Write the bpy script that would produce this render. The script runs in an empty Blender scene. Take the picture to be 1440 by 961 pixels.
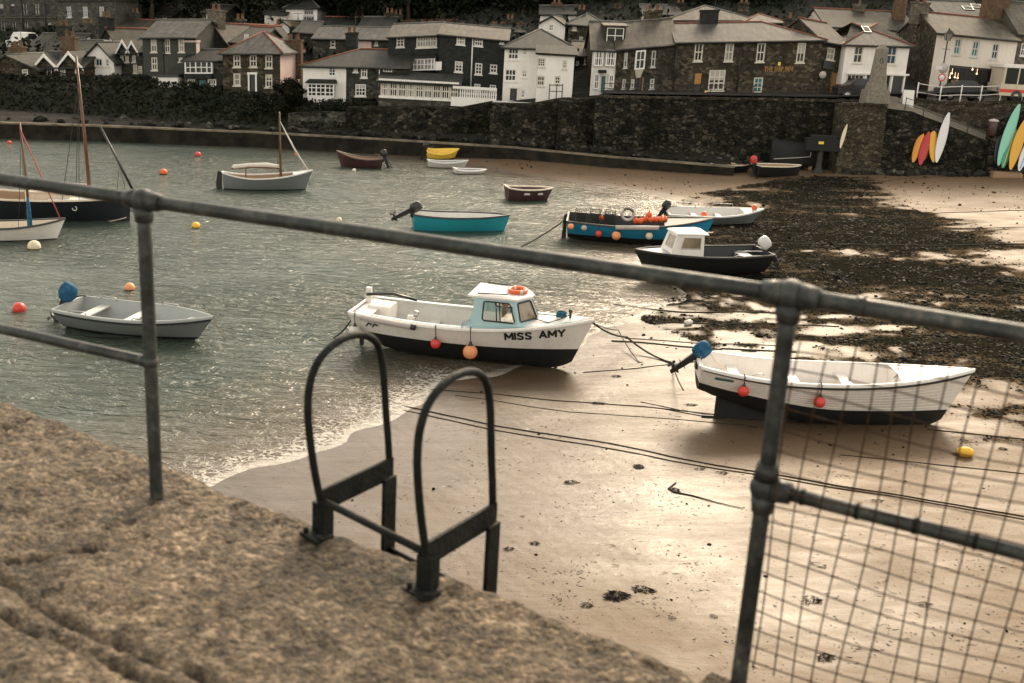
import bpy, bmesh, math, random
import numpy as np
from mathutils import Vector, Matrix, noise
from mathutils.geometry import tessellate_polygon
rnd = random.Random(7)
SC = bpy.context.scene
COL = SC.collection
rad = math.radians

# ------------------------------------------------------------------ camera geometry (used to measure the place from the photo)
F = 1475.0; PITCH = rad(16.6); ROLL = rad(3.3); EYE = 9.0
cp, sp, cr, sr = math.cos(PITCH), math.sin(PITCH), math.cos(ROLL), math.sin(ROLL)
FW = Vector((0, cp, -sp)); _R0 = Vector((1, 0, 0)); _U0 = Vector((0, sp, cp))
RT = _R0 * cr + _U0 * sr; UP = _U0 * cr - _R0 * sr
CAMP = Vector((0, 0, EYE))
def ray(x, y): return FW + RT * ((x - 720) / F) + UP * ((480.5 - y) / F)
def at_z(x, y, z):
    d = ray(x, y); return CAMP + d * ((z - EYE) / d.z)
def at_y(x, y, Y):
    d = ray(x, y); return CAMP + d * (Y / d.y)

# ------------------------------------------------------------------ materials
MATS = {}
def newmat(name):
    m = bpy.data.materials.new(name); m.use_nodes = True
    nt = m.node_tree; b = nt.nodes['Principled BSDF']
    return m, nt, b
def lk(nt, a, b): nt.links.new(a, b)
def ramp(nt, fac, stops):
    n = nt.nodes.new('ShaderNodeValToRGB'); e = n.color_ramp.elements
    while len(e) < len(stops): e.new(0.5)
    for i, (p, c) in enumerate(stops):
        e[i].position = p; e[i].color = (c[0], c[1], c[2], 1)
    lk(nt, fac, n.inputs[0]); return n.outputs[0]
def nz(nt, vec, scale, detail=5, rough=0.6, dist=0):
    n = nt.nodes.new('ShaderNodeTexNoise'); n.inputs['Scale'].default_value = scale
    n.inputs['Detail'].default_value = detail; n.inputs['Roughness'].default_value = rough
    n.inputs['Distortion'].default_value = dist
    if vec is not None: lk(nt, vec, n.inputs['Vector'])
    return n.outputs['Fac']
def coord(nt, kind='Object', scale=(1, 1, 1)):
    t = nt.nodes.new('ShaderNodeTexCoord')
    if scale == (1, 1, 1): return t.outputs[kind]
    mp = nt.nodes.new('ShaderNodeMapping'); mp.inputs['Scale'].default_value = scale
    lk(nt, t.outputs[kind], mp.inputs['Vector']); return mp.outputs[0]
def mix(nt, fac, a, b, mode='MIX'):
    n = nt.nodes.new('ShaderNodeMix'); n.data_type = 'RGBA'; n.blend_type = mode
    for s, v in ((0, fac), (6, a), (7, b)):
        if hasattr(v, 'links') or hasattr(v, 'is_linked'): lk(nt, v, n.inputs[s])
        else: n.inputs[s].default_value = (v if s == 0 else (v[0], v[1], v[2], 1))
    return n.outputs[2]
def mth(nt, op, a, b=0.0, c=None, clamp=False):
    n = nt.nodes.new('ShaderNodeMath'); n.operation = op; n.use_clamp = clamp
    for i, v in enumerate((a, b) if c is None else (a, b, c)):
        if hasattr(v, 'is_linked'): lk(nt, v, n.inputs[i])
        else: n.inputs[i].default_value = v
    return n.outputs[0]
def bump(nt, b, h, strength=0.4, dist=0.02):
    n = nt.nodes.new('ShaderNodeBump'); n.inputs['Strength'].default_value = strength; n.inputs['Distance'].default_value = dist
    lk(nt, h, n.inputs['Height']); lk(nt, n.outputs[0], b.inputs['Normal'])
def attr(nt, name):
    n = nt.nodes.new('ShaderNodeAttribute'); n.attribute_name = name; return n.outputs['Fac']

def noisy(name, c1, c2, scale=3, rough=0.7, bmp=0.0, metal=0.0, spec=0.15, lo=0.35, hi=0.65, sc=(1, 1, 1), detail=6):
    m, nt, b = newmat(name); v = coord(nt, 'Object', sc)
    f = nz(nt, v, scale, detail); lk(nt, ramp(nt, f, [(lo, c1), (hi, c2)]), b.inputs['Base Color'])
    b.inputs['Roughness'].default_value = rough; b.inputs['Metallic'].default_value = metal
    b.inputs['Specular IOR Level'].default_value = spec
    if bmp: bump(nt, b, nz(nt, v, scale * 4, 4), bmp, 0.02)
    MATS[name] = m; return m
def stone(name, dark, mid, light, size=0.45, mortar=(0.05, 0.045, 0.04), stain=(0.02, 0.022, 0.018), stain_amt=0.6, bmp=0.7, moss=None):
    m, nt, b = newmat(name); v = coord(nt, 'Object', (1, 1, 1.6))
    vo = nt.nodes.new('ShaderNodeTexVoronoi'); vo.inputs['Scale'].default_value = 1 / size; vo.inputs['Randomness'].default_value = 0.9
    nn = nt.nodes.new('ShaderNodeTexNoise'); nn.inputs['Scale'].default_value = 2.5
    lk(nt, v, nn.inputs['Vector'])
    vv = nt.nodes.new('ShaderNodeVectorMath'); vv.operation = 'MULTIPLY_ADD'; vv.inputs[1].default_value = (.25, .25, .25)
    lk(nt, nn.outputs['Color'], vv.inputs[0]); lk(nt, v, vv.inputs[2]); lk(nt, vv.outputs[0], vo.inputs['Vector'])
    sepr = nt.nodes.new('ShaderNodeSeparateColor'); lk(nt, vo.outputs['Color'], sepr.inputs[0])
    colr = ramp(nt, sepr.outputs[0], [(0.0, dark), (0.35, mid), (0.6, mid), (1.0, light)])
    ve = nt.nodes.new('ShaderNodeTexVoronoi'); ve.feature = 'DISTANCE_TO_EDGE'; ve.inputs['Scale'].default_value = 1 / size; ve.inputs['Randomness'].default_value = 0.9
    lk(nt, vv.outputs[0], ve.inputs['Vector'])
    e = ramp(nt, ve.outputs['Distance'], [(0.0, (0, 0, 0)), (0.07, (1, 1, 1))])
    colr = mix(nt, e, mortar, colr)
    st = ramp(nt, nz(nt, coord(nt, 'Object', (1, 1, .35)), 0.55, 6, .65), [(0.42, (0, 0, 0)), (0.62, (1, 1, 1))])
    colr = mix(nt, mth(nt, 'MULTIPLY', st, stain_amt), colr, stain)
    if moss: colr = mix(nt, ramp(nt, nz(nt, v, 0.9, 6, .7), [(0.55, (0, 0, 0)), (0.68, (.8, .8, .8))]), colr, moss)
    fine = ramp(nt, nz(nt, v, 9, 3), [(.3, (.55, .55, .55)), (.7, (1.4, 1.4, 1.4))])
    colr = mix(nt, 1.0, colr, fine, 'MULTIPLY')
    lk(nt, colr, b.inputs['Base Color']); b.inputs['Roughness'].default_value = 0.9; b.inputs['Specular IOR Level'].default_value = 0.08
    bump(nt, b, mth(nt, 'ADD', e, mth(nt, 'MULTIPLY', nz(nt, v, 5, 5), .8)), bmp, 0.05)
    MATS[name] = m; return m
def slate(name, c1, c2, lich, amt=0.5):
    m, nt, b = newmat(name); v = coord(nt)
    br = nt.nodes.new('ShaderNodeTexBrick'); br.inputs['Scale'].default_value = 1.0
    br.inputs['Brick Width'].default_value = .38; br.inputs['Row Height'].default_value = .22; br.inputs['Mortar Size'].default_value = .012
    br.inputs['Color1'].default_value = (*c1, 1); br.inputs['Color2'].default_value = (*c2, 1); br.inputs['Mortar'].default_value = (c1[0] * .45, c1[1] * .45, c1[2] * .45, 1)
    lk(nt, v, br.inputs['Vector'])
    f = ramp(nt, nz(nt, v, 1.3, 8, .7), [(0.45, (0, 0, 0)), (0.72, (1, 1, 1))])
    c = mix(nt, mth(nt, 'MULTIPLY', f, amt), br.outputs['Color'], lich)
    streak = ramp(nt, nz(nt, coord(nt, 'Object', (3, .5, .5)), 1.2, 5, .6), [(.3, (.5, .5, .5)), (.7, (1.4, 1.4, 1.4))])
    c = mix(nt, 1.0, c, streak, 'MULTIPLY')
    lk(nt, c, b.inputs['Base Color']); b.inputs['Roughness'].default_value = .75; b.inputs['Specular IOR Level'].default_value = .18
    bump(nt, b, br.outputs['Fac'], .25, .02); MATS[name] = m; return m
def paint(name, c, rough=0.45, dirt=0.25, dcol=(0.12, 0.10, 0.08), metal=0.0, sc=(1, 1, .3), scale=2.2):
    m, nt, b = newmat(name); v = coord(nt, 'Object', sc)
    f = ramp(nt, mth(nt, 'ADD', mth(nt, 'MULTIPLY', nz(nt, v, scale, 8, .68), .65), mth(nt, 'MULTIPLY', nz(nt, coord(nt, 'Object', (4, 4, .6)), scale * 1.3, 5, .7), .35)), [(0.46, (0, 0, 0)), (0.68, (1, 1, 1))])
    lk(nt, mix(nt, mth(nt, 'MULTIPLY', f, dirt), c, dcol), b.inputs['Base Color'])
    b.inputs['Roughness'].default_value = rough; b.inputs['Metallic'].default_value = metal
    bump(nt, b, nz(nt, coord(nt), 14, 4), .06, .01)
    MATS[name] = m; return m
def glass(name, c, rough=0.08):
    m, nt, b = newmat(name)
    f = nz(nt, coord(nt), 1.7, 3)
    lk(nt, ramp(nt, f, [(.35, (c[0] * .5, c[1] * .5, c[2] * .5)), (.65, c)]), b.inputs['Base Color'])
    b.inputs['Roughness'].default_value = rough; b.inputs['Specular IOR Level'].default_value = .5; MATS[name] = m; return m
def emit(name, c, s):
    m, nt, b = newmat(name); b.inputs['Emission Color'].default_value = (*c, 1); b.inputs['Emission Strength'].default_value = s
    b.inputs['Base Color'].default_value = (*c, 1); MATS[name] = m; return m

stone('granite_brown', (.028, .024, .018), (.06, .049, .035), (.15, .125, .088), .30, (.05, .042, .032), stain_amt=.45, bmp=.5)
stone('granite_grey', (.030, .031, .026), (.062, .061, .05), (.14, .132, .108), .30, (.05, .048, .041), stain_amt=.4, bmp=.5)
stone('granite_pale', (.085, .074, .058), (.14, .122, .096), (.22, .19, .15), .32, (.10, .085, .068), stain_amt=.25, bmp=.4); noisy('obelisk_granite', (.15, .135, .11), (.25, .225, .185), 6, .85, .3)
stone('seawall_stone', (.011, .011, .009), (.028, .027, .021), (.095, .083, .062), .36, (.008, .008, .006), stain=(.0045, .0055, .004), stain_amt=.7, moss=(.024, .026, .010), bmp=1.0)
stone('pier_stone', (.036, .031, .023), (.070, .059, .042), (.145, .12, .083), .32, (.03, .026, .018), stain_amt=.45, moss=(.04, .037, .017), bmp=.8)
noisy('render_grey', (.045, .048, .042), (.068, .071, .062), 1.2, .9, .1)
paint('render_white', (.80, .76, .715), .8, .30, (.34, .30, .25))
paint('render_cream', (.66, .60, .53), .8, .3, (.3, .25, .2))
paint('render_pink', (.62, .47, .42), .8, .3, (.3, .22, .2))
noisy('slate_hung', (.010, .012, .0115), (.026, .029, .027), 2.4, .55, .5, sc=(1, 1, 2))
slate('slate_grey', (.042, .042, .039), (.066, .064, .058), (.12, .105, .08), .6)
slate('slate_dark', (.014, .016, .0145), (.024, .026, .0235), (.045, .045, .035), .35)
slate('slate_tan', (.050, .044, .035), (.070, .062, .049), (.125, .103, .072), .6)
slate('slate_moss', (.028, .028, .022), (.042, .041, .032), (.07, .063, .037), .6)
noisy('ridge_red', (.16, .058, .036), (.24, .095, .06), 3, .85)
noisy('ridge_grey', (.09, .09, .085), (.15, .145, .13), 3, .8)
noisy('chimney_brown', (.08, .05, .033), (.15, .10, .065), 4, .9, .4)
noisy('pot_clay', (.12, .065, .04), (.2, .12, .075), 5, .85)
paint('frame_white', (.76, .74, .70), .6, .2); paint('frame_cream', (.62, .58, .50), .6, .3); paint('frame_grey', (.50, .50, .48), .6, .3); stone('chapel_stone', (.055, .055, .046), (.088, .087, .073), (.14, .135, .11), .32, (.06, .058, .05), stain_amt=.3, bmp=.3)
glass('glass_dark', (.012, .014, .015)); glass('glass_mid', (.045, .048, .046), .15); paint('blind', (.42, .39, .34), .8, .2); glass('glass_pale', (.30, .285, .26), .3)
glass('glass_teal', (.03, .20, .20)); glass('glass_blue', (.015, .06, .13))
paint('dark_paint', (.02, .022, .023), .4, .1); paint('teal_paint', (.03, .12, .13), .45, .15)
paint('orange_board', (.36, .17, .045), .6, .15); paint('door_wood', (.28, .15, .05), .6, .3)
noisy('iron_dark', (.03, .032, .032), (.06, .058, .052), 6, .55, .2, .3)
emit('lamp_glow', (1.0, .66, .34), .9)
noisy('foliage_dark', (.005, .008, .004), (.013, .019, .009), 1.5, .75)
noisy('foliage_mid', (.009, .014, .006), (.022, .029, .012), 1.5, .75)
noisy('foliage_olive', (.012, .013, .006), (.028, .027, .013), 1.5, .8)
noisy('bark', (.03, .024, .018), (.07, .055, .04), 8, .9, .5)

# ------------------------------------------------------------------ mesh builder
class MB:
    def __init__(s): s.v = []; s.f = []; s.m = []; s.sm = []
    def add(s, vs, fs, mi=0, smooth=False):
        o = len(s.v); s.v.extend([tuple(p) for p in vs])
        for f in fs: s.f.append([i + o for i in f]); s.m.append(mi); s.sm.append(smooth)
        return s
    def box(s, x0, y0, z0, x1, y1, z1, mi=0):
        return s.add([(x0, y0, z0), (x1, y0, z0), (x1, y1, z0), (x0, y1, z0), (x0, y0, z1), (x1, y0, z1), (x1, y1, z1), (x0, y1, z1)],
                     [(0, 3, 2, 1), (4, 5, 6, 7), (0, 1, 5, 4), (1, 2, 6, 5), (2, 3, 7, 6), (3, 0, 4, 7)], mi)
    def frustum(s, c, a, b, h, a2, b2, mi=0):
        x, y, z = c
        return s.add([(x - a, y - b, z), (x + a, y - b, z), (x + a, y + b, z), (x - a, y + b, z), (x - a2, y - b2, z + h), (x + a2, y - b2, z + h), (x + a2, y + b2, z + h), (x - a2, y + b2, z + h)],
                     [(0, 3, 2, 1), (4, 5, 6, 7), (0, 1, 5, 4), (1, 2, 6, 5), (2, 3, 7, 6), (3, 0, 4, 7)], mi)
    def bar(s, p, q, w, h, mi=0, up=(0, 0, 1)):
        p = Vector(p); q = Vector(q); d = (q - p).normalized(); u = Vector(up)
        if abs(d.dot(u)) > .98: u = Vector((0, 1, 0))
        a = d.cross(u).normalized() * (w / 2); b = a.cross(d).normalized() * (h / 2)
        vs = [p - a - b, p + a - b, p + a + b, p - a + b, q - a - b, q + a - b, q + a + b, q - a + b]
        return s.add(vs, [(0, 3, 2, 1), (4, 5, 6, 7), (0, 1, 5, 4), (1, 2, 6, 5), (2, 3, 7, 6), (3, 0, 4, 7)], mi)
    def tube(s, pts, r, n=8, closed=False, mi=0, caps=True):
        P = [Vector(p) for p in pts]; N = len(P); rs = r if isinstance(r, (list, tuple)) else [r] * N
        vs = []; prev = None
        for i in range(N):
            t = ((P[(i + 1) % N] - P[i - 1]) if closed else (P[min(i + 1, N - 1)] - P[max(i - 1, 0)])).normalized()
            if prev is None:
                a = t.cross(Vector((0, 0, 1)))
                if a.length < .1: a = t.cross(Vector((0, 1, 0)))
            else: a = prev - t * prev.dot(t)
            a.normalize(); prev = a; b = t.cross(a)
            for k in range(n):
                th = 2 * math.pi * k / n; vs.append(P[i] + (a * math.cos(th) + b * math.sin(th)) * rs[i])
        fs = []
        for i in range(N if closed else N - 1):
            j = (i + 1) % N
            for k in range(n): fs.append((i * n + k, i * n + (k + 1) % n, j * n + (k + 1) % n, j * n + k))
        if caps and not closed: fs.append(tuple(range(n))[::-1]); fs.append(tuple((N - 1) * n + k for k in range(n)))
        return s.add(vs, fs, mi, True)
    def lathe(s, prof, c=(0, 0, 0), n=16, mi=0, smooth=True, axis='z'):
        vs = []; c = Vector(c)
        for r, z in prof:
            for k in range(n):
                th = 2 * math.pi * k / n; p = (r * math.cos(th), r * math.sin(th), z)
                if axis == 'x': p = (z, p[0], p[1])
                if axis == 'y': p = (p[0], z, p[1])
                vs.append(c + Vector(p))
        fs = [(i * n + k, i * n + (k + 1) % n, (i + 1) * n + (k + 1) % n, (i + 1) * n + k) for i in range(len(prof) - 1) for k in range(n)]
        return s.add(vs, fs, mi, smooth)
    def sphere(s, c, r, n=16, sc=(1, 1, 1), mi=0):
        prof = [(max(1e-4, math.sin(math.pi * i / (n // 2))), -math.cos(math.pi * i / (n // 2))) for i in range(n // 2 + 1)]
        o = len(s.v); s.lathe(prof, (0, 0, 0), n, mi)
        for i in range(o, len(s.v)):
            v = s.v[i]; s.v[i] = (c[0] + v[0] * r * sc[0], c[1] + v[1] * r * sc[1], c[2] + v[2] * r * sc[2])
        return s
    def grid(s, rows, mi=0, smooth=True, flip=False):
        n = len(rows[0]); vs = [p for r in rows for p in r]
        fs = [(i * n + k, i * n + k + 1, (i + 1) * n + k + 1, (i + 1) * n + k) for i in range(len(rows) - 1) for k in range(n - 1)]
        return s.add(vs, fs, mi, smooth)
    def slab(s, poly, t, mi=0, d=(0, 0, -1)):
        d = Vector(d) * t; P = [Vector(p) for p in poly]; n = len(P)
        vs = P + [p + d for p in P]
        return s.add(vs, [tuple(range(n)), tuple(range(2 * n - 1, n - 1, -1))] + [(i, i + n, (i + 1) % n + n, (i + 1) % n) for i in range(n)], mi)
    def build(s, name, mats, parent=None, M=None, fn=None, loc=None):
        if not isinstance(mats, (list, tuple)): mats = [mats]
        me = bpy.data.meshes.new(name); vs = s.v
        if fn: vs = [fn(p) for p in vs]
        if M is not None: vs = [tuple(M @ Vector(p)) for p in vs]
        if loc is not None: vs = [(p[0] - loc[0], p[1] - loc[1], p[2] - loc[2]) for p in vs]
        me.from_pydata(vs, [], s.f)
        for m in mats: me.materials.append(MATS[m] if isinstance(m, str) else m)
        me.polygons.foreach_set('material_index', s.m); me.polygons.foreach_set('use_smooth', s.sm); me.update()
        o = bpy.data.objects.new(name, me); COL.objects.link(o)
        if parent is not None: o.parent = parent
        if loc is not None: o.location = loc
        return o
def tag(o, label=None, cat=None, group=None, kind=None):
    if label: o['label'] = label
    if cat: o['category'] = cat
    if group: o['group'] = group
    if kind: o['kind'] = kind
    return o
def empty(name, loc, label, cat, group=None, rz=0.0):
    o = bpy.data.objects.new(name, None); COL.objects.link(o); o.empty_display_size = .2
    o.location = loc; o.rotation_euler = (0, 0, rz); return tag(o, label, cat, group)
def npmesh(name, v, f, mats, fm=None, smooth=False, kind=None, attrs=None):
    """big meshes from numpy arrays; f is (n,3) or (n,4)"""
    me = bpy.data.meshes.new(name); n, k = f.shape
    me.vertices.add(len(v)); me.vertices.foreach_set('co', np.ascontiguousarray(v, dtype=np.float32).ravel())
    me.loops.add(n * k); me.loops.foreach_set('vertex_index', np.ascontiguousarray(f, dtype=np.int32).ravel())
    me.polygons.add(n); me.polygons.foreach_set('loop_start', np.arange(0, n * k, k, dtype=np.int32))
    for m in (mats if isinstance(mats, (list, tuple)) else [mats]): me.materials.append(MATS[m] if isinstance(m, str) else m)
    if fm is not None: me.polygons.foreach_set('material_index', fm.astype(np.int32))
    me.polygons.foreach_set('use_smooth', np.full(n, smooth)); me.update(); me.validate()
    for an, av in (attrs or {}).items():
        a = me.attributes.new(an, 'FLOAT', 'POINT'); a.data.foreach_set('value', av.astype(np.float32))
    o = bpy.data.objects.new(name, me); COL.objects.link(o)
    if kind: o['kind'] = kind
    return o

# ------------------------------------------------------------------ world, sun, camera
w = bpy.data.worlds.new('World'); SC.world = w; w.use_nodes = True
nt = w.node_tree; bg = nt.nodes['Background']
SUN_AZ = rad(17); SUN_EL = rad(31)          # azimuth to the right of the view, behind the boats
sky = nt.nodes.new('ShaderNodeTexSky'); sky.sky_type = 'NISHITA'; sky.sun_disc = False
sky.sun_elevation = SUN_EL; sky.sun_rotation = SUN_AZ; sky.dust_density = 2.0; sky.air_density = 1.0; sky.ozone_density = 1.0
hs = nt.nodes.new('ShaderNodeHueSaturation'); hs.inputs['Saturation'].default_value = 0.25
lk(nt, sky.outputs[0], hs.inputs['Color'])
warm = nt.nodes.new('ShaderNodeMix'); warm.data_type = 'RGBA'; warm.blend_type = 'MULTIPLY'; warm.inputs[0].default_value = 1
warm.inputs[7].default_value = (1.0, .895, .74, 1); lk(nt, hs.outputs[0], warm.inputs[6])
lk(nt, warm.outputs[2], bg.inputs['Color']); bg.inputs['Strength'].default_value = 0.15
sl = bpy.data.lights.new('sun', 'SUN'); sl.energy = 1.15; sl.angle = rad(18); sl.color = (1.0, .80, .56)
so = bpy.data.objects.new('sun', sl); COL.objects.link(so)
sd = Vector((math.sin(SUN_AZ) * math.cos(SUN_EL), math.cos(SUN_AZ) * math.cos(SUN_EL), math.sin(SUN_EL)))
so.rotation_euler = sd.to_track_quat('Z', 'Y').to_euler(); so.location = (20, 20, 40)
cd = bpy.data.cameras.new('camera'); co = bpy.data.objects.new('camera', cd); COL.objects.link(co)
cd.sensor_width = 36; cd.lens = F / 1440 * 36; cd.clip_start = .05; cd.clip_end = 2000
co.matrix_world = Matrix(((RT.x, UP.x, -FW.x, 0), (RT.y, UP.y, -FW.y, 0), (RT.z, UP.z, -FW.z, EYE), (0, 0, 0, 1)))
cd.dof.use_dof = True; cd.dof.focus_distance = 30; cd.dof.aperture_fstop = 3.6
SC.camera = co
vs_ = SC.view_settings; vs_.view_transform = 'Standard'; vs_.look = 'None'; vs_.exposure = 1.62; vs_.gamma = 1.0

# ------------------------------------------------------------------ terrain
SHORE_PX = [(200, 735), (330, 676), (440, 642), (560, 581), (640, 538), (740, 512), (830, 488), (905, 440), (965, 415), (930, 385), (905, 340), (915, 312), (960, 290), (905, 270), (820, 258), (720, 245), (600, 224), (480, 208), (360, 200), (130, 182)]
SHORE = np.array([[p.x, p.y] for p in (at_z(x, y, 0.0) for x, y in SHORE_PX)])
SHORE = np.vstack([[-14, 6], SHORE, [-75, 83]])
LAND = np.vstack([SHORE, [-75, 120], [80, 120], [80, -10], [-14, -10]])
def seg_dist(P, poly):
    d = np.full(len(P), 1e9)
    for a, b in zip(poly[:-1], poly[1:]):
        ab = b - a; t = np.clip(((P - a) @ ab) / (ab @ ab + 1e-9), 0, 1)
        d = np.minimum(d, np.hypot(*(P - a - t[:, None] * ab).T))
    return d
def inside(P, poly):
    c = np.zeros(len(P), bool); x, y = P[:, 0], P[:, 1]; n = len(poly)
    for i in range(n):
        x1, y1 = poly[i]; x2, y2 = poly[(i + 1) % n]
        if y1 == y2: continue
        c ^= ((y1 > y) != (y2 > y)) & (x < (x2 - x1) * (y - y1) / (y2 - y1) + x1)
    return c
def vnoise(P, s, seed=0):
    """cheap smooth value noise, -1..1"""
    q = P * s + seed * 17.3; i = np.floor(q).astype(int); f = q - i; f = f * f * (3 - 2 * f)
    def h(a, b):
        k = (a * 374761393 + b * 668265263 + seed * 974711) & 0x7fffffff; k = ((k ^ (k >> 13)) * 1274126177) & 0x7fffffff
        return (k & 0xffff) / 32767.5 - 1
    x, y = i[:, 0], i[:, 1]
    return (h(x, y) * (1 - f[:, 0]) + h(x + 1, y) * f[:, 0]) * (1 - f[:, 1]) + (h(x, y + 1) * (1 - f[:, 0]) + h(x + 1, y + 1) * f[:, 0]) * f[:, 1]
def sdist(P):
    d = seg_dist(P, SHORE); return np.where(inside(P, LAND), d, -d)
def ground(P):
    P = np.atleast_2d(np.asarray(P, float)); d = sdist(P) + .35 * vnoise(P, .5, 3) + .15 * vnoise(P, 1.6, 5)
    z = np.where(d > 0, .048 * d + .012 * np.minimum(d, 1), .10 * d)
    z = np.clip(z, -2.5, 1.75) + .025 * vnoise(P, .35, 1) + .010 * vnoise(P, 1.1, 2)
    return z
def gz(x, y): return float(ground([[x, y]])[0])
def on_ground(px, py):
    z = .3
    for _ in range(8):
        p = at_z(px, py, z); z = gz(p.x, p.y)
    p = at_z(px, py, z); return Vector((p.x, p.y, z))
WEED_PX = [(890, 292), (935, 280), (1000, 270), (1060, 264), (1130, 256), (1195, 252), (1215, 275), (1260, 300), (1330, 318), (1370, 345), (1450, 385), (1600, 470), (1650, 700), (1470, 620), (1400, 590), (1360, 560), (1290, 520), (1230, 500), (1150, 480), (1080, 455), (1010, 425), (960, 405), (1000, 380), (1000, 340), (960, 310), (900, 285)]
WEED = np.array([[p.x, p.y] for p in (at_z(x, y, .45) for x, y in WEED_PX)])
def weedmask(P):
    d = seg_dist(P, np.vstack([WEED, WEED[:1]])); d = np.where(inside(P, WEED), d, -d)
    m = np.clip(.51 + np.clip(d, -3, 2.6) * .19 + .60 * vnoise(P * [.55, 1.3], .32, 11) + .50 * vnoise(P * [.7, 1.4], .9, 12) + .35 * vnoise(P, 2.6, 13), 0, 1)
    return np.where(d < np.where(P[:, 1] > 55, -1.2, -3.0), 0, m)
def sheet(xs, ys):
    X, Y = np.meshgrid(xs, ys); P = np.stack([X.ravel(), Y.ravel()], 1); nx, ny = len(xs), len(ys)
    i = np.arange((nx * (ny - 1))).reshape(ny - 1, nx)[:, :-1].ravel()
    return P, np.stack([i, i + 1, i + 1 + nx, i + nx], 1)
xs = np.concatenate([np.arange(-70, -16, 1.2), np.arange(-16, 22, .22), np.arange(22, 62, .8)])
ys = np.concatenate([np.arange(1, 12, .8), np.arange(12, 46, .22), np.arange(46, 80, .5)])
P, Fq = sheet(xs, ys); Z = ground(P)
m, nt, b = newmat('beach_sand'); MATS['beach_sand'] = m
wet = attr(nt, 'wet'); weed = attr(nt, 'weed'); v = coord(nt)
fine = nz(nt, v, 9, 6, .7); big = nz(nt, v, .5, 5, .6); streak = nz(nt, coord(nt, 'Object', (.5, 2.2, 1)), 1.3, 6, .65)
wn = mth(nt, 'ADD', wet, mth(nt, 'MULTIPLY', mth(nt, 'SUBTRACT', streak, .5), 1.1), clamp=True)
dry = ramp(nt, mth(nt, 'ADD', mth(nt, 'MULTIPLY', fine, .5), mth(nt, 'MULTIPLY', big, .5)), [(.3, (.108, .070, .040)), (.7, (.165, .112, .067))])
wetc = ramp(nt, streak, [(.3, (.044, .031, .018)), (.7, (.088, .060, .036))])
c = mix(nt, wn, dry, wetc)
speck = ramp(nt, nz(nt, v, 22, 2, .5), [(.28, (.25, .25, .25)), (.36, (1, 1, 1))])
c = mix(nt, 1.0, c, speck, 'MULTIPLY')
c = mix(nt, mth(nt, 'MULTIPLY', weed, .75, clamp=True), c, (.052, .048, .036))
wm = ramp(nt, mth(nt, 'ADD', weed, mth(nt, 'ADD', mth(nt, 'MULTIPLY', mth(nt, 'SUBTRACT', nz(nt, v, 3.5, 4, .7), .5), 1.3), mth(nt, 'MULTIPLY', mth(nt, 'SUBTRACT', nz(nt, v, 13, 2, .6), .5), 2.6))), [(.50, (0, 0, 0)), (.60, (1, 1, 1))])
c = mix(nt, wm, c, ramp(nt, fine, [(.3, (.005, .0055, .004)), (.75, (.024, .022, .015))]))
lk(nt, c, b.inputs['Base Color'])
rg = mth(nt, 'SUBTRACT', mth(nt, 'ADD', .36, mth(nt, 'MULTIPLY', big, .46)), mth(nt, 'MULTIPLY', wn, .22)); rg = mth(nt, 'ADD', rg, mth(nt, 'MULTIPLY', wm, .35), clamp=True)
rg = mth(nt, 'MAXIMUM', rg, mth(nt, 'MULTIPLY', mth(nt, 'MULTIPLY', weed, 2.2, clamp=True), .8)); lk(nt, rg, b.inputs['Roughness']); lk(nt, mth(nt, 'MULTIPLY', mth(nt, 'ADD', .12, mth(nt, 'MULTIPLY', wn, .24)), mth(nt, 'SUBTRACT', 1.0, mth(nt, 'MULTIPLY', weed, 2.2, clamp=True))), b.inputs['Specular IOR Level'])
vf = nt.nodes.new('ShaderNodeTexVoronoi'); vf.inputs['Scale'].default_value = 1.9; lk(nt, coord(nt, 'Object', (1, 1.5, 1)), vf.inputs['Vector'])
dent = ramp(nt, mth(nt, 'ADD', vf.outputs['Distance'], mth(nt, 'MULTIPLY', ramp(nt, nz(nt, v, .35, 3), [(.45, (1, 1, 1)), (.6, (0, 0, 0))]), .5)), [(.08, (0, 0, 0)), (.2, (1, 1, 1))])
rip = nt.nodes.new('ShaderNodeTexWave'); rip.inputs['Scale'].default_value = 1.1; rip.inputs['Distortion'].default_value = 9; rip.inputs['Detail'].default_value = 3; rip.bands_direction = 'DIAGONAL'; lk(nt, v, rip.inputs['Vector'])
hs_ = mth(nt, 'ADD', mth(nt, 'ADD', mth(nt, 'MULTIPLY', streak, .6), mth(nt, 'MULTIPLY', fine, .25)), mth(nt, 'ADD', mth(nt, 'MULTIPLY', dent, .35), mth(nt, 'MULTIPLY', rip.outputs['Fac'], .10)))
bump(nt, b, hs_, .5, .06)
D = sdist(P)
_pa, _pb = at_z(930, 730, .4), at_z(1230, 880, .4); POOL = np.maximum(.55 * np.exp(-((P[:, 0] - _pa.x) ** 2 + (P[:, 1] - _pa.y) ** 2) / 5.0), .6 * np.exp(-((P[:, 0] - _pb.x) ** 2 + (P[:, 1] - _pb.y) ** 2) / 6.0))
npmesh('beach', np.c_[P, Z], Fq, 'beach_sand', smooth=True, kind='structure', attrs={'wet': np.clip(POOL + 1.0 - (D - np.interp(P[:, 1], [45, 62], [1.0, .1])) / np.interp(P[:, 1], [20, 50, 58, 64], [11, 9, 3.0, 1.2]), np.interp(P[:, 1], [30, 60], [.14, 0]), 1), 'weed': weedmask(P)})

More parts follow.
